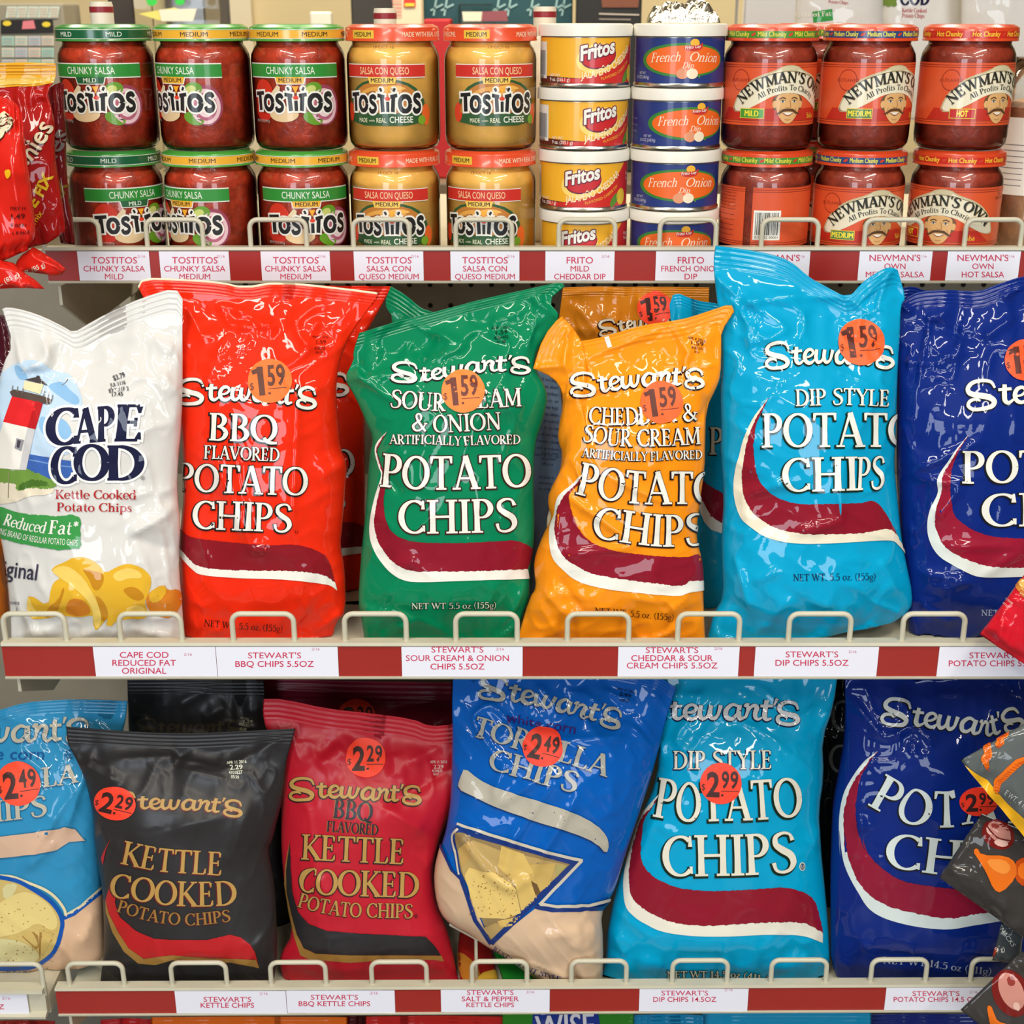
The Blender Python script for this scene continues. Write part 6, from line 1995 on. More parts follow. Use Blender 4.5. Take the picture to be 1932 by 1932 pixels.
# --- large cyan bag
root, skin = bag('large cyan dip style chip bag on the lower shelf', cf,
                 [(1250, 1256), (1350, 1255), (1450, 1255), (1582, 1258)],
                 [(1243, 1390), (1240, 1470), (1206, 1545), (1185, 1610), (1164, 1664), (1152, 1725), (1145, 1760), (1144, 1800)],
                 [(1573, 1332), (1551, 1394), (1555, 1464), (1545, 1528), (1548, 1593), (1556, 1668), (1564, 1750), (1568, 1816)],
                 [(1133, 1862), (1350, 1864), (1557, 1862)], YL + .016, Z3 + .0026, 9, .050, .035, .8,
                 [((1246, 1395), (1252, 1430), 9, 6), ((1265, 1310), (1330, 1315), 12, 4), ((1540, 1390), (1565, 1340), 16, 6), ((1160, 1760), (1185, 1800), 16, 6), ((1185, 1800), (1260, 1820), 18, 4), ((1450, 1830), (1530, 1800), 16, 6), ((1460, 1850), (1500, 1835), 10, 5), ((1530, 1600), (1550, 1560), 16, 6), ((1240, 1540), (1200, 1640), 10, 3)], g6)
a = Art(step=7)
a.F('T')
LB = [(312, 350), (800, 350), (1200, 352), (1560, 374)]
NVI = film((14, 30, 66))
a.logo('brand_lettering', NVI, 1, LB, .92, grow=7, sh=(-3, 4))
a.logo('brand_lettering', film((206, 204, 204)), 2, LB, .92)
IV = film((230, 224, 206))
a.word('printed_lettering', 'DIP STYLE', [(608, 730), (1000, 728), (1355, 726)], 140, IV, NVI, ow=6, sh=(-3, 4))
a.word('printed_lettering', 'POTATO', [(455, 1090), (700, 1126), (950, 1120), (1240, 1112), (1586, 1086)], 302, IV, GI, ow=9, sh=(-8, 10))
a.word('printed_lettering', 'CHIPS', [(530, 1545), (850, 1538), (1200, 1530), (1545, 1506)], 312, IV, GI, ow=9, sh=(-8, 10))
a.ell('printed_lettering', IV, 1, 1582, 1467, 22, 32)
a.ell('printed_lettering', film((70, 90, 110)), 2, 1582, 1467, 16, 25)
a.sans('printed_lettering', IV, 3, 'U', [(1574, 1480), (1590, 1480)], 26)
swoosh(a, P('U', (660, -60), (580, 30), (490, 140), (440, 300), (385, 500), (354, 700), (372, 900), (450, 1000), (560, 1070), (700, 1130), (950, 1165), (1250, 1170), (1600, 1155), (1895, 1165), (2075, 1225)),
       P('U', (665, -60), (600, 45), (510, 150), (460, 300), (415, 500), (402, 700), (440, 850), (560, 950), (700, 1022), (900, 1066), (1150, 1076), (1450, 1056), (1700, 1046), (1920, 1056), (2078, 1140)),
       P('U', (670, -60), (640, 0), (540, 150), (518, 260), (505, 400), (512, 520), (600, 640), (750, 722), (950, 767), (1200, 775), (1500, 760), (1720, 746), (1850, 766), (1983, 835), (2040, 960), (2080, 1130)), film((232, 228, 212)), FM, 5)
a.F('U')
a.serif('net_weight', GI, 1, 'NET WT 14.5 oz (411g)', [(728, 1525), (1100, 1525), (1300, 1526), (1430, 1540), (1605, 1574)], 58, grow=6, sh=(-2, 3))
a.serif('net_weight', IV, 2, 'NET WT 14.5 oz (411g)', [(728, 1525), (1100, 1525), (1300, 1526), (1430, 1540), (1605, 1574)], 58)
a.F('T')
sticker(a, 966, 836, 156, '2.99', (255, 66, 36), (66, 28, 24), 2)
stamp(a, [('2.99', 1240, 48, 1325, 46, 24)], film((8, 50, 70)))
a.emit(skin, root, SUB)

# --- dark bag between cyan and navy
root, skin = bag('near black chip bag behind, in the gap between large cyan and navy bags', film((24, 26, 32)),
                 [(1530, 1262), (1640, 1262)], [(1528, 1500), (1532, 1700)], [(1640, 1500), (1640, 1700)], [(1540, 1862), (1640, 1862)], YL + .14, Z3 + .0026, 6, .020, .03, 1.4, (), g6, nu=36)
a = Art(step=8)
a.F('V')
gk = film((110, 112, 110))
a.strokes('printed_lettering', gk, 1, [arc(.5, .5, .4, .45, 60, 300, .14, .08)], [(130, 545), (360, 545)], 1, 300)
a.strokes('printed_lettering', gk, 1, [arc(.5, .5, .4, .45, 60, 300, .14, .08)], [(110, 930), (340, 930)], 1, 270)
a.emit(skin, root)

# --- large navy bag
root, skin = bag('large navy blue potato chip bag at the right of the lower shelf', nf,
                 [(1592, 1256), (1700, 1254), (1850, 1254), (1965, 1256)],
                 [(1595, 1300), (1593, 1392), (1582, 1453), (1571, 1513), (1568, 1574), (1566, 1660), (1567, 1750), (1567, 1815)],
                 [(1975, 1500), (1975, 1700)], [(1585, 1860), (1965, 1860)], YL + .010, Z3 + .0040, 9, .050, .035, .8,
                 [((1600, 1310), (1668, 1396), 8, 6), ((1668, 1396), (1720, 1380), 9, 4), ((1690, 1300), (1735, 1378), 8, 5), ((1735, 1378), (1760, 1405), 9, 5), ((1722, 1400), (1724, 1430), 9, 4), ((1640, 1300), (1600, 1300), 10, 4), ((1860, 1340), (1932, 1345), 12, 4), ((1625, 1540), (1635, 1570), 12, 4), ((1630, 1770), (1640, 1790), 10, 4)], g6)
a = Art(step=7)
a.F('V')
LB = [(590, 425), (800, 462), (1000, 497), (1200, 522), (1380, 545), (1550, 580), (1700, 560), (1935, 470)]
a.logo('brand_lettering', FI, 1, LB, 1.0, grow=6, sh=(-4, 6))
a.logo('brand_lettering', film((206, 210, 208)), 2, LB, 1.0)
PW = film((214, 224, 222))
a.word('printed_lettering', 'POTATO', [(480, 1222), (760, 1372), (1000, 1418), (1250, 1430), (1500, 1392), (2350, 1400)], 335, PW, FI, ow=5, sh=(-10, 10))
a.word('printed_lettering', 'CHIPS', [(634, 1800), (1000, 1850), (1300, 1880), (2100, 1900)], 330, PW, FI, ow=5, sh=(-10, 10))
swoosh(a, P('V', (566, 726), (440, 830), (330, 980), (260, 1120), (222, 1300), (216, 1500), (228, 1700)) + P('W', (188, 140), (210, 300), (270, 430), (350, 540), (500, 600), (700, 626), (850, 606), (1000, 582), (1160, 560)),
       P('V', (568, 730), (470, 840), (380, 960), (306, 1100), (262, 1300), (258, 1500), (272, 1700)) + P('W', (212, 150), (238, 300), (300, 420), (400, 500), (550, 546), (720, 572), (850, 552), (1000, 530), (1160, 500)),
       P('V', (570, 734), (500, 820), (420, 950), (388, 1080), (366, 1250), (386, 1450), (450, 1650)) + P('W', (300, 180), (332, 262), (400, 330), (500, 390), (650, 417), (720, 425), (900, 430), (1000, 420), (1160, 400)), PW, film((142, 24, 52)), 5)
a.F('W')
a.serif('net_weight', film((190, 198, 212)), 1, 'NET WT 14.5 oz (411g)', [(400, 792), (600, 806), (780, 832), (930, 850)], 34)
a.F('V')
sticker(a, 1505, 1190, 178, '2.99', (250, 56, 30), (52, 22, 24), -2, ry=134)
a.emit(skin, root, SUB)

# --- what shows in the gap under the slumped blue bag
rg = film((150, 28, 26))
root, skin = bag('dark red and gold snack bag deep in the gap beside the slumped blue bag', rg,
                 [(868, 1752), (920, 1756)], [(862, 1800)], [(930, 1800)], [(872, 1884), (944, 1884)], 1.168, Z3 + .0012, 74, .008, .05, 1, (), g6, nu=24, nv=50)
a = Art(step=8)
a.F('S')
a.poly('printed_band', film((190, 120, 40)), 1, [(350, 1290), (470, 1340), (590, 1480), (560, 1600), (440, 1600)], smooth=1)
a.poly('printed_band', film((214, 170, 60)), 2, [(560, 1500), (740, 1450), (760, 1600), (560, 1610)], smooth=1)
a.emit(skin, root)
root, skin = bag('bright green snack bag behind the tan foot of the slumped blue bag', film((30, 132, 44)),
                 [(925, 1775), (985, 1792)], [(938, 1815)], [(1020, 1836)], [(958, 1884), (1036, 1884)], 1.168, Z3 + .0012, 74, .006, .05, 1, (), g6, nu=24, nv=50)
wd = thing('wire_divider', 'thin cream wire divider standing in the gap beside the crimson bag', 'wire divider', (0, 0, 0))
p0, p1, p2 = on_y(848, 1767, 1.185), on_y(898, 1767, 1.185), on_y(898, 1858, 1.185)
MB().tube([tuple(p0 + np.array([0, .02, 0])), tuple(p1 - np.array([.003, 0, 0])), tuple(p1 - np.array([0, 0, .003])), (p1[0], p1[1], Z3 + .0022)], .0018, 8).make('wire', CREAM, wd, True)

# ------------------------------------------------------------------ bag tops at the very bottom of the picture
g7 = 'snack bags on the bottom deck'


def low(label, col, x0, x1, ytop, dy=0., satin=False, art=None, yoff=0., pts=None):
    r, s = bag(label, film(col), pts or [(x0, ytop + dy), ((x0 + x1) / 2, ytop), (x1, ytop + dy)], [(x0, 2100), (x0 + 10, 2350)], [(x1, 2100), (x1 - 10, 2350)],
               [(x0 + 15, 2560), (x1 - 15, 2560)], 1.225 + yoff, Z4, 7, .032, .05, 1, (), g7, nu=40, nv=70)
    if art:
        a = Art(step=8)
        art(a)
        a.emit(s, r)


def wise(a):
    a.poly('printed_band', film((24, 50, 140)), 1, [(1006, 1905), (1128, 1903), (1140, 2000), (1000, 2000)])
    for m, l, g in ((film((14, 30, 84)), 2, .04), (film((226, 222, 230)), 3, .02)):
        a.sans('brand_lettering', m, l, 'WISE', [(1012, 1962), (1122, 1956)], 46, bold=g)


low('dark red snack bag top at the bottom left corner', (150, 26, 18), -20, 104, 1924, 2)
low('bright red snack bag top under the black bag', (190, 22, 26), 190, 296, 1920, 4, yoff=.05)
low('orange snack bag top under the black and crimson bags', (228, 104, 16), 285, 655, 1917, 2)
low('dark maroon snack bag top under the crimson bag', (110, 20, 24), 640, 712, 1916, 2, yoff=.05)
low('red snack bag top beside the green one at the bottom', (196, 30, 24), 690, 952, 1915, 3)
low('green snack bag top with a blue and white emblem at the bottom', (44, 130, 30), 948, 1196, 1912, 0, art=wise, yoff=-.006)
low('teal blue snack bag top at the bottom, beside the green one', (0, 130, 180), 1194, 1330, 1912, 3)
low('cyan snack bag top at the bottom, under the large cyan bag', (0, 148, 196), 1322, 1644, 1910, 1, yoff=.01)
low('navy snack bag top at the bottom right', (18, 38, 120), 1640, 1880, 1912, 1, yoff=.035)

# ------------------------------------------------------------------ small bags on clip strips, in front of the shelf ends
g8 = 'small snack bags hanging at the shelf ends'


def hung(label, m, quad, Y, T=.016, rough=1., folds=(), artf=None, seal_mat=None, nu=40, nv=56, tilt=4):
    tl, tr, br, bl = quad
    r, s = bag(label, m, [tl, tr], [], [], [bl, br], Y, None, tilt, T, .08, rough, folds, g8, 'snack_bag', 'snack bag', nu, nv, seal_mat=seal_mat, round_it=0)
    if artf:
        a = Art(step=8)
        artf(a)
        a.emit(s, r)
    return r, s


# right: bag of orange twists, tilted
CH = film((92, 98, 98))
ORC, ORD = film((232, 112, 24)), film((196, 74, 14))


def twists(a):
    a.F('V')
    for pts, w in (([(1940, 380), (1860, 440), (1780, 520)], 40), ([(1790, 500), (1760, 570), (1700, 590), (1720, 640), (1690, 680)], 60),
                   ([(1610, 620), (1590, 690), (1600, 760), (1570, 800), (1590, 880)], 70), ([(1960, 800), (1880, 830), (1800, 900), (1740, 960), (1690, 1010), (1680, 1100)], 72)):
        a.line('printed_picture', ORC, 2, pts, [w * .5] + [w] * (len(pts) - 2) + [w * .45])
        for q in range(len(pts) * 3):
            t = q / (len(pts) * 3 - 1) * (len(pts) - 1)
            i = min(int(t), len(pts) - 2)
            x = pts[i][0] + (pts[i + 1][0] - pts[i][0]) * (t - i)
            y = pts[i][1] + (pts[i + 1][1] - pts[i][1]) * (t - i)
            a.ell('printed_picture', ORC, 3, x - 12, y - 14, w * .30, w * .22, 40, 14)
            a.line('printed_picture', ORD, 4, [(x - w * .3, y + w * .1), (x + w * .3, y + w * .25)], 7, False)
    a.poly('printed_band', film((240, 178, 30)), 1, [(1340, 815), (1370, 850), (1470, 920), (1590, 990), (1680, 1100), (1780, 1210), (1932, 1350), (2200, 1600), (2200, 1760), (1932, 1520), (1800, 1380), (1650, 1200), (1540, 1080), (1450, 1000)])
    a.sans('printed_lettering', film((200, 204, 200)), 2, 'E WT. 4 1/4 OZ', [(1745, 1120), (2030, 1330)], 50)


hung('grey green snack bag of orange twists hanging at the right edge', CH, [(2065, 1290), (2190, 1440), (1962, 1612), (1812, 1434)], 1.085, .014, 1.1, (), twists, film((240, 214, 140)))


def dips(a):
    a.F('V')
    a.ell('printed_band', film((120, 26, 22)), 1, 1690, 1500, 160, 130, 35)
    a.ell('printed_band', film((206, 140, 126)), 2, 1700, 1480, 125, 82, 40)
    a.poly('printed_band', film((150, 60, 52)), 3, [(1620, 1400), (1690, 1390), (1700, 1440), (1640, 1450)], smooth=1)
    a.poly('printed_band', film((232, 186, 172)), 3, [(1640, 1560), (1720, 1530), (1790, 1590), (1740, 1620), (1670, 1600)], smooth=1)
    a.poly('printed_band', film((232, 186, 172)), 3, [(1570, 1420), (1620, 1470), (1640, 1500), (1590, 1490)], smooth=1)
    a.line('printed_band', film((110, 30, 28)), 4, [(1590, 1430), (1680, 1520), (1800, 1560)], 14)
    a.F('W')
    a.poly('chips_picture', ORC, 3, [(838, 240), (862, 224), (880, 262), (1000, 264), (1052, 300), (1054, 370), (980, 448), (940, 432), (905, 350), (872, 290)], smooth=1)
    a.poly('chips_picture', film((246, 146, 56)), 4, [(900, 280), (990, 280), (1030, 320), (1000, 360), (930, 330)], smooth=1)
    a.poly('chips_picture', ORD, 2, [(1040, 300), (1092, 270), (1180, 290), (1180, 420), (1092, 420), (1044, 380)], smooth=1)
    a.poly('chips_picture', ORC, 3, [(1060, 310), (1110, 290), (1160, 330), (1120, 390), (1060, 370)], smooth=1)


hung('dark grey snack bag with an orange chip picture hanging at the right edge', film((62, 58, 56)), [(1852, 1535), (2040, 1610), (1975, 1800), (1772, 1655)], 1.102, .014, 1.2,
     [((1790, 1640), (1850, 1660), 8, 5), ((1850, 1660), (1880, 1700), 8, 4), ((1800, 1630), (1830, 1590), 10, 4), ((1895, 1690), (1900, 1720), 8, 5)], dips, film((214, 212, 206)))


def dips2(a):
    a.F('W')
    a.ell('printed_band', film((120, 26, 22)), 1, 1030, 940, 90, 120, -25)
    a.ell('printed_band', film((206, 140, 126)), 2, 1030, 930, 56, 96, -25)
    a.poly('printed_band', film((150, 60, 52)), 3, [(1005, 860), (1040, 855), (1050, 900), (1015, 905)], smooth=1)
    a.poly('printed_band', film((232, 186, 172)), 3, [(1040, 980), (1070, 985), (1070, 1030), (1035, 1010)], smooth=1)
    a.poly('chips_picture', ORC, 3, [(908, 1000), (930, 998), (945, 1040), (960, 1075), (1010, 1090), (1040, 1140), (940, 1140), (918, 1060)], smooth=1)


hung('dark grey snack bag with an orange chip picture at the bottom right corner', film((62, 58, 56)), [(1928, 1795), (2080, 1880), (2010, 2060), (1812, 1905)], 1.07, .014, 1.2, (), dips2)


def tail(a):
    a.F('W')
    a.sans('printed_lettering', film((226, 226, 220)), 2, 'SNACKS', [(962, 612), (1032, 712)], 20, slant=.2)
    a.sans('printed_lettering', film((226, 226, 220)), 2, '9 g)', [(955, 740), (998, 732)], 22)
    a.poly('printed_band', ORD, 1, [(925, 735), (965, 705), (955, 755), (935, 765)], smooth=1)


hung('crumpled foot of a dark snack bag with white script at the right edge', film((70, 76, 80)), [(1890, 1738), (1932, 1738), (1925, 1818), (1872, 1812)], 1.128, .006, 1.3, (), tail, nu=30, nv=36)


def bites(a):
    a.F('L')
    a.ell('printed_picture', film((206, 128, 48)), 2, 1180, 1230, 78, 62, 20)
    a.ell('printed_picture', film((232, 172, 90)), 3, 1175, 1215, 48, 34, 20)
    a.ell('printed_picture', film((180, 96, 34)), 2, 1190, 1290, 60, 40, 20)
    a.sans('printed_lettering', film((240, 214, 206)), 2, 'NATURALLY FLAVORED', [(1000, 1318), (1072, 1376)], 16)
    a.sans('net_weight', film((240, 214, 206)), 2, 'NET WT 2 OZ', [(975, 1352), (1040, 1406)], 16)


hung('red snack bag hanging over the middle rail at the right edge', film((206, 22, 40)), [(1958, 1050), (2070, 1140), (1978, 1282), (1848, 1197)], 1.085, .014, 1.0,
     [((1860, 1190), (1900, 1180), 9, 4), ((1870, 1185), (1932, 1240), 8, 4)], bites, film((232, 226, 220)))

# left: red snack-mix bags
RD1 = film((214, 34, 22))
RD2 = film((168, 22, 20))
YLW = film((232, 168, 40))
WHL, BKL = film((226, 214, 180)), film((70, 22, 10))


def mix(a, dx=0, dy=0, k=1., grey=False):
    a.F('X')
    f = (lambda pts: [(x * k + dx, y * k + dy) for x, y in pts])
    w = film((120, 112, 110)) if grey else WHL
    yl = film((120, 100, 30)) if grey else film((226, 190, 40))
    a.sans('brand_lettering', BKL, 2, 'Munchies', f([(-20, 700), (60, 560), (160, 465), (238, 330)]), 78 * k, bold=.06, sh=(-4, 6))
    a.sans('brand_lettering', w, 3, 'Munchies', f([(-20, 700), (60, 560), (160, 465), (238, 330)]), 78 * k, bold=.035)
    a.sans('printed_lettering', yl, 3, 'CHEESE FIX', f([(20, 860), (172, 672), (236, 548)]), 46 * k, bold=.04)
    a.sans('printed_lettering', yl, 3, 'snack mix', f([(100, 850), (194, 718)]), 26 * k, bold=.02)


r1, s1 = bag('red snack mix bag with slanted white and yellow lettering at the upper left', RD2,
             fr('X', [(-90, 48), (0, 45), (120, 42), (252, 48)]), fr('X', [(-90, 300), (-90, 700)]), fr('X', [(250, 120), (210, 170), (232, 250), (248, 330), (244, 430), (262, 560), (284, 700), (290, 760)]),
             fr('X', [(-60, 880), (180, 870), (292, 800)]), 1.30, None, 5, .018, .16, 1.1, [((60, 190), (105, 165), 9, 5), ((100, 190), (90, 240), 9, 5), ((118, 300), (128, 420), 9, 4)], g8, 'snack_bag', 'snack bag', 44, 70)
a = Art(step=7)
a.F('X')
a.poly('printed_band', YLW, 1, [(-90, 30), (260, 30), (250, 132), (150, 150), (60, 150), (-90, 165)])
a.poly('printed_band', film((226, 190, 90)), 2, [(-90, 118), (120, 112), (250, 108), (248, 125), (140, 140), (60, 140), (-90, 150)])
for i in range(4):
    a.line('printed_band', film((186, 120, 24)), 3, [(-90, 56 + 14 * i), (252, 54 + 14 * i)], 3.5, False)
mix(a)
a.emit(s1, r1)
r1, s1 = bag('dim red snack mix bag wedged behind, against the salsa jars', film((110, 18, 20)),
             fr('X', [(200, 170), (262, 130), (285, 140)]), fr('X', [(210, 400), (240, 700)]), fr('X', [(290, 250), (296, 420), (300, 560), (318, 700), (328, 745)]),
             fr('X', [(270, 850), (338, 858)]), 1.335, None, 4, .010, .04, 1.0, (), g8, 'snack_bag', 'snack bag', 30, 60)
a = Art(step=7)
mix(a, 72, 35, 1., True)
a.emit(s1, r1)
r1, s1 = bag('bright red snack bag with a printed price at the left edge, in front', RD1,
             fr('X', [(-60, 170), (20, 200), (70, 220), (100, 280)]), fr('X', [(-70, 600)]), fr('X', [(112, 420), (130, 540), (142, 640), (158, 760), (160, 830), (120, 860)]),
             fr('X', [(-60, 960), (70, 905), (130, 880)]), 1.252, None, 5, .016, .05, 1.1, [((20, 300), (35, 400), 10, 5), ((50, 430), (60, 470), 8, 3)], g8, 'snack_bag', 'snack bag', 40, 60)
a = Art(step=7)
a.F('X')
a.sans('brand_lettering', BKL, 2, 'ies', [(-70, 420), (0, 380), (70, 300)], 95, bold=.07, sh=(-3, 5))
a.sans('brand_lettering', WHL, 3, 'ies', [(-70, 420), (0, 380), (70, 300)], 95, bold=.04)
a.poly('printed_band', film((240, 180, 30)), 2, [(22, 525), (48, 520), (52, 545), (36, 566), (26, 550)], smooth=1)
stamp(a, [('MAY 14', 50, 702, 112, 702, 15), ('1.49', 52, 742, 110, 740, 22), ('F 0391', 50, 778, 116, 778, 14), ('L 8 06/3', 56, 812, 128, 808, 13)], film((80, 16, 14)))
a.emit(s1, r1)
for nm, pts, Y, txt in (('red snack bag foot with a printed weight, curled over the rail end', [[(150, 868), (262, 935), (294, 968)], [(80, 915)], [(280, 992)], [(60, 975), (170, 985), (255, 1000)]], 1.258, [(148, 985), (205, 955)]),
                        ('lowest red snack bag foot with a printed weight at the left edge', [[(-70, 900), (0, 925), (62, 940)], [(-80, 980)], [(110, 985), (160, 1015)], [(-70, 1060), (90, 1050), (200, 1056)]], 1.228, [(20, 1040), (88, 1000)])):
    q = [fr('X', p) for p in pts]
    r1, s1 = bag(nm, RD1, q[0], q[1], q[2], q[3], Y, None, 5, .012, .04, 1.2, (), g8, 'snack_bag', 'snack bag', 40, 40)
    a = Art(step=7)
    a.F('X')
    a.sans('printed_lettering', film((232, 206, 190)), 2, 'OZ. (85 g)', [(txt[0][0] - 50, txt[0][1] + 14), txt[1]], 20, bold=.01)
    a.emit(s1, r1)

# ------------------------------------------------------------------ other side of the gondola and the store beyond
# white chip bags facing the other aisle's shelf
g9 = 'white chip bags beyond the jars'
zb2 = Z1 - .02
back = thing('back_shelf', 'cream shelf on the far side of the gondola, behind the jars', 'shelf', (0, 1.75, zb2))
MB().box((-.46, 0, -.02), (1.3, .42, 0)).make('deck', CREAM, back)
for i, (x0, x1, yt, lab) in enumerate(((1500, 1668, -190, 'white chip bag with a green banner seen above the middle hat jar'),
                                       (1655, 1815, -200, 'white chip bag with navy letters seen above the right hat jars'),
                                       (1812, 1990, -190, 'plain white chip bag at the upper right corner of the picture'))):
    r1, s1 = bag(lab, wh, [(x0 + 8, yt), ((x0 + x1) / 2, yt - 8), (x1 - 8, yt)], [(x0, 0)], [(x1, 0)], [(x0 + 4, 225), (x1 - 4, 225)], 1.84 + (.05 if i == 1 else 0), zb2, 4, .028, .05, 1, (), g9, nu=36, nv=60)
    a = Art(step=6)
    if i == 0:
        a.poly('printed_banner', film((62, 152, 76)), 2, [(1533, 22), (1570, 17), (1572, 38), (1535, 43)])
        a.serif('banner_lettering', FW, 3, 'Reduced Fat', [(1500, 33), (1568, 30)], 9)
        a.serif('printed_lettering', rdk, 2, 'Potato Chips', [(1563, 6), (1600, 8)], 6)
    if i == 1:
        a.serif('brand_lettering', nv, 3, 'COD', [(1698, 10), (1754, 9)], 34, wk=1.4)
        a.serif('printed_lettering', rdk, 2, 'Kettle Cooked', [(1702, 23), (1748, 24)], 8)
        a.serif('printed_lettering', rdk, 2, 'Potato Chips', [(1702, 33), (1744, 34)], 8)
        a.poly('printed_picture', film((112, 140, 60)), 2, jag([(1655, 0), (1690, -4), (1692, 12), (1660, 12), (1655, 0)], 2, 40, 3))
    if a.items:
        a.emit(s1, r1)


def boxat(name, label, cat, px0, px1, py0, py1, Y, dep, m, group=None, floor=None, artf=None):
    a0, a1 = on_y(px0, py1, Y), on_y(px1, py0, Y)
    zf = a0[2] if floor is None else floor
    o = thing(name, label, cat, ((a0[0] + a1[0]) / 2, Y, zf), group)
    org = np.array(o.location)
    MB().box((a0[0] - org[0], 0, 0), (a1[0] - org[0], dep, a1[2] - zf)).make('body', m, o, bevel=.004)
    if artf:
        art = Art(step=12)
        artf(art)
        art.emit(Plate(Y, org, eps=.0008), o)
    return o


pl = lambda c: mat('matt_card', c, rough=.6)
ct = thing('store_counter', 'long pale counter across the store behind the shelves', 'counter', (0, 3.0, 0))
MB().box((-1.9, 0, 0), (1.9, .6, 1.12)).make('cabinet', mat('counter_panel', (176, 160, 128), rough=.6, var=.05), ct)
MB().box((-1.95, -.03, 1.1201), (1.95, .63, 1.16)).make('counter_top', mat('counter_surface', (120, 104, 84), rough=.4), ct, bevel=.006)
ZC = 1.1602


def tickets(a):
    for r in range(3):
        for c_ in range(4):
            x0, y0 = 4 + c_ * 25, 68 + r * 22
            a.poly('ticket_face', pl(((170, 214, 200), (214, 226, 210), (196, 206, 214), (222, 214, 196))[(r + c_) % 4]), 1, [(x0, y0), (x0 + 23, y0), (x0 + 23, y0 + 18), (x0, y0 + 18)])
            for k in range(5):
                a.line('ticket_face', pl(((206, 140, 120), (90, 170, 180))[k % 2]), 2, [(x0 + 2, y0 + 3 + 3 * k), (x0 + 21, y0 + 3 + 3 * k)], 1, False)
    a.poly('ticket_face', pl((30, 28, 30)), 1, [(2, 38), (100, 36), (102, 62), (2, 64)])
    a.ell('ticket_face', pl((236, 210, 60)), 2, 14, 44, 8, 5)
    a.ell('ticket_face', pl((236, 210, 60)), 2, 88, 46, 8, 5)
    a.poly('ticket_face', pl((226, 130, 140)), 2, [(44, 40), (64, 38), (68, 54), (42, 55)])
    for c_ in range(5):
        a.poly('ticket_face', pl((206, 222, 210)), 1, [(14 + 20 * c_, 12), (33 + 20 * c_, 12), (30 + 20 * c_, 34), (11 + 20 * c_, 34)])
        for k in range(4):
            a.line('ticket_face', pl((214, 150, 110)), 2, [(15 + 20 * c_, 16 + 5 * k), (30 + 20 * c_, 16 + 5 * k)], 1.2, False)


boxat('ticket_rack', 'rack of pale lottery tickets at the upper left corner', 'ticket rack', -30, 118, 6, 150, 3.04, .12, pl((150, 144, 126)), None, ZC, tickets)


def tubart(a):
    a.ell('tub_sticker', pl((60, 210, 80)), 3, 287, 2, 10, 9)
    a.ell('tub_sticker', pl((60, 210, 80)), 3, 340, 2, 9, 8)
    a.poly('tub_sticker', pl((238, 226, 120)), 1, [(262, 26), (330, 14), (350, 22), (345, 38), (300, 38)])
    a.poly('tub_sticker', pl((240, 236, 214)), 2, [(300, 18), (372, 16), (365, 40), (305, 40)])


boxat('plastic_tub', 'clear plastic tub with green dots behind the second salsa stack', 'tub', 256, 384, -20, 60, 3.06, .16, thin_glass(), None, ZC, tubart)
boxat('display_stand', 'dark wire card stand beside the lottery tickets', 'stand', 208, 246, -40, 60, 3.1, .05, pl((58, 50, 44)), None, ZC)
boxat('picture_frame', 'white framed notice on the counter above the third salsa stack', 'frame', 586, 624, 22, 70, 3.08, .03, pl((230, 224, 206)), None, ZC)


def papart(a):
    a.poly('sign_print', pl((226, 60, 50)), 1, [(762, -4), (784, -4), (784, 14), (762, 14)])
    a.poly('sign_print', pl((240, 210, 60)), 2, [(764, 6), (782, 6), (782, 12), (764, 12)])
    for k in range(5):
        a.line('sign_print', pl((230, 130, 120)), 1, [(740 + k, 2 + 7 * k), (758, 2 + 7 * k)], 2.5, False)


boxat('cardboard_sign', 'cream sign with a small red block behind the first cheese dip jar', 'sign', 742, 794, -60, 60, 3.05, .03, pl((232, 220, 186)), None, ZC, papart)
boxat('dark_cabinet', 'dark cabinet side behind the cheese dip jars', 'cabinet', 664, 742, -80, 70, 3.14, .2, pl((52, 48, 44)), None, ZC)


def teal(a):
    w = pl((150, 190, 190))
    for x in (818, 838, 936, 958, 1000, 1046, 1060):
        a.line('poster_print', w, 1, [(x, 30), (x + 6, -6)], 3.5, False)
        a.line('poster_print', w, 1, [(x - 6, 20), (x + 18, 8)], 3.5, False)


boxat('teal_poster', 'dark teal poster board across the store behind the dip jars', 'poster', 800, 1082, -80, 70, 3.2, .02, pl((26, 74, 82)), None, ZC, teal)


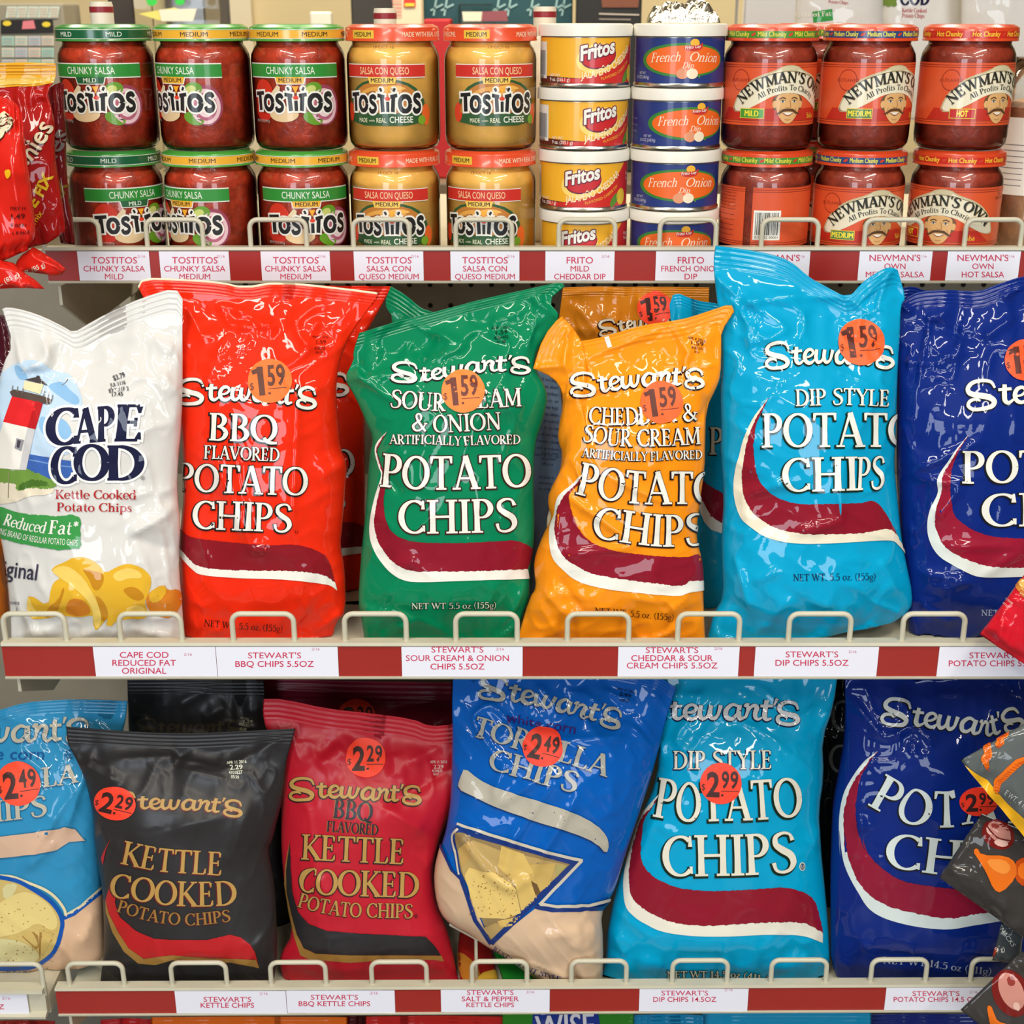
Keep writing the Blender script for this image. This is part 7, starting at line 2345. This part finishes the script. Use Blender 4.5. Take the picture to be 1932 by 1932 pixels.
def blk(a):
    a.poly('poster_print', pl((120, 70, 50)), 1, [(1134, -6), (1206, -6), (1204, 14), (1136, 14)])
    a.line('poster_print', pl((200, 190, 176)), 1, [(1130, 26), (1206, 28)], 2.5, False)
    a.line('poster_print', pl((160, 150, 140)), 1, [(1130, 36), (1190, 37)], 2, False)


boxat('black_poster', 'black poster board behind the blue cans', 'poster', 1086, 1214, -80, 70, 3.15, .02, pl((30, 30, 32)), None, ZC, blk)
boxat('red_tray', 'red tray on the counter between the cheese dip jars', 'tray', 800, 850, 36, 70, 3.03, .12, pl((190, 30, 34)), None, ZC)
boxat('plastic_tub', 'clear plastic tub of slips behind the second cheese dip jar', 'tub', 864, 932, 8, 60, 3.04, .14, thin_glass(), None, ZC,
      lambda a: (a.poly('tub_sticker', pl((240, 232, 206)), 1, [(872, 22), (912, 22), (910, 40), (874, 40)]), a.poly('tub_sticker', pl((150, 80, 90)), 2, [(910, 22), (956, 20), (958, 40), (908, 40)])))
boxat('white_panel', 'bright white panel with a silver edge above the right hand jars', 'panel', 1402, 1512, -120, 90, 2.6, .03, mat('white_board', (246, 244, 246), rough=.3), None, 0.0004)
boxat('silver_trim', 'slim silver post beside the bright white panel', 'post', 1388, 1400, -120, 90, 2.58, .03, mat('brushed_metal', (196, 200, 206), rough=.35, metal=.6), None, 0.0004)
# clear jar at the right end of the top shelf
cj = on_y(1960, 250, 1.54)
pj = thing('plastic_jar', 'clear plastic jar of pale contents cut off at the upper right edge', 'jar', (cj[0], 1.54, Z1 + .0004))
MB().lathe([(.044, 0), (.046, .002), (.046, .17), (.040, .185), (.036, .19), (.036, .20)], 40).make('jar_wall', thin_glass(), pj, True)
MB().lathe([(.042, .003), (.0440, .006), (.0440, .15), (.02, .158)], 40).make('contents', mat('pale_sweets', (206, 160, 120), rough=.5, var=.3, vscale=60, bump=.003, bscale=70), pj, True)
la = Art(up=1, step=5)
la.poly('label', paper(WHITE), 0, [(-60, 60), (-22, 60), (-22, 140), (-60, 140)])
for k in range(8):
    la.line('label', paper((110, 110, 110)), 1, [(-56, 70 + 6 * k), (-28, 70 + 6 * k)], .8, False)
la.emit(Cyl(.046, .0001), pj)
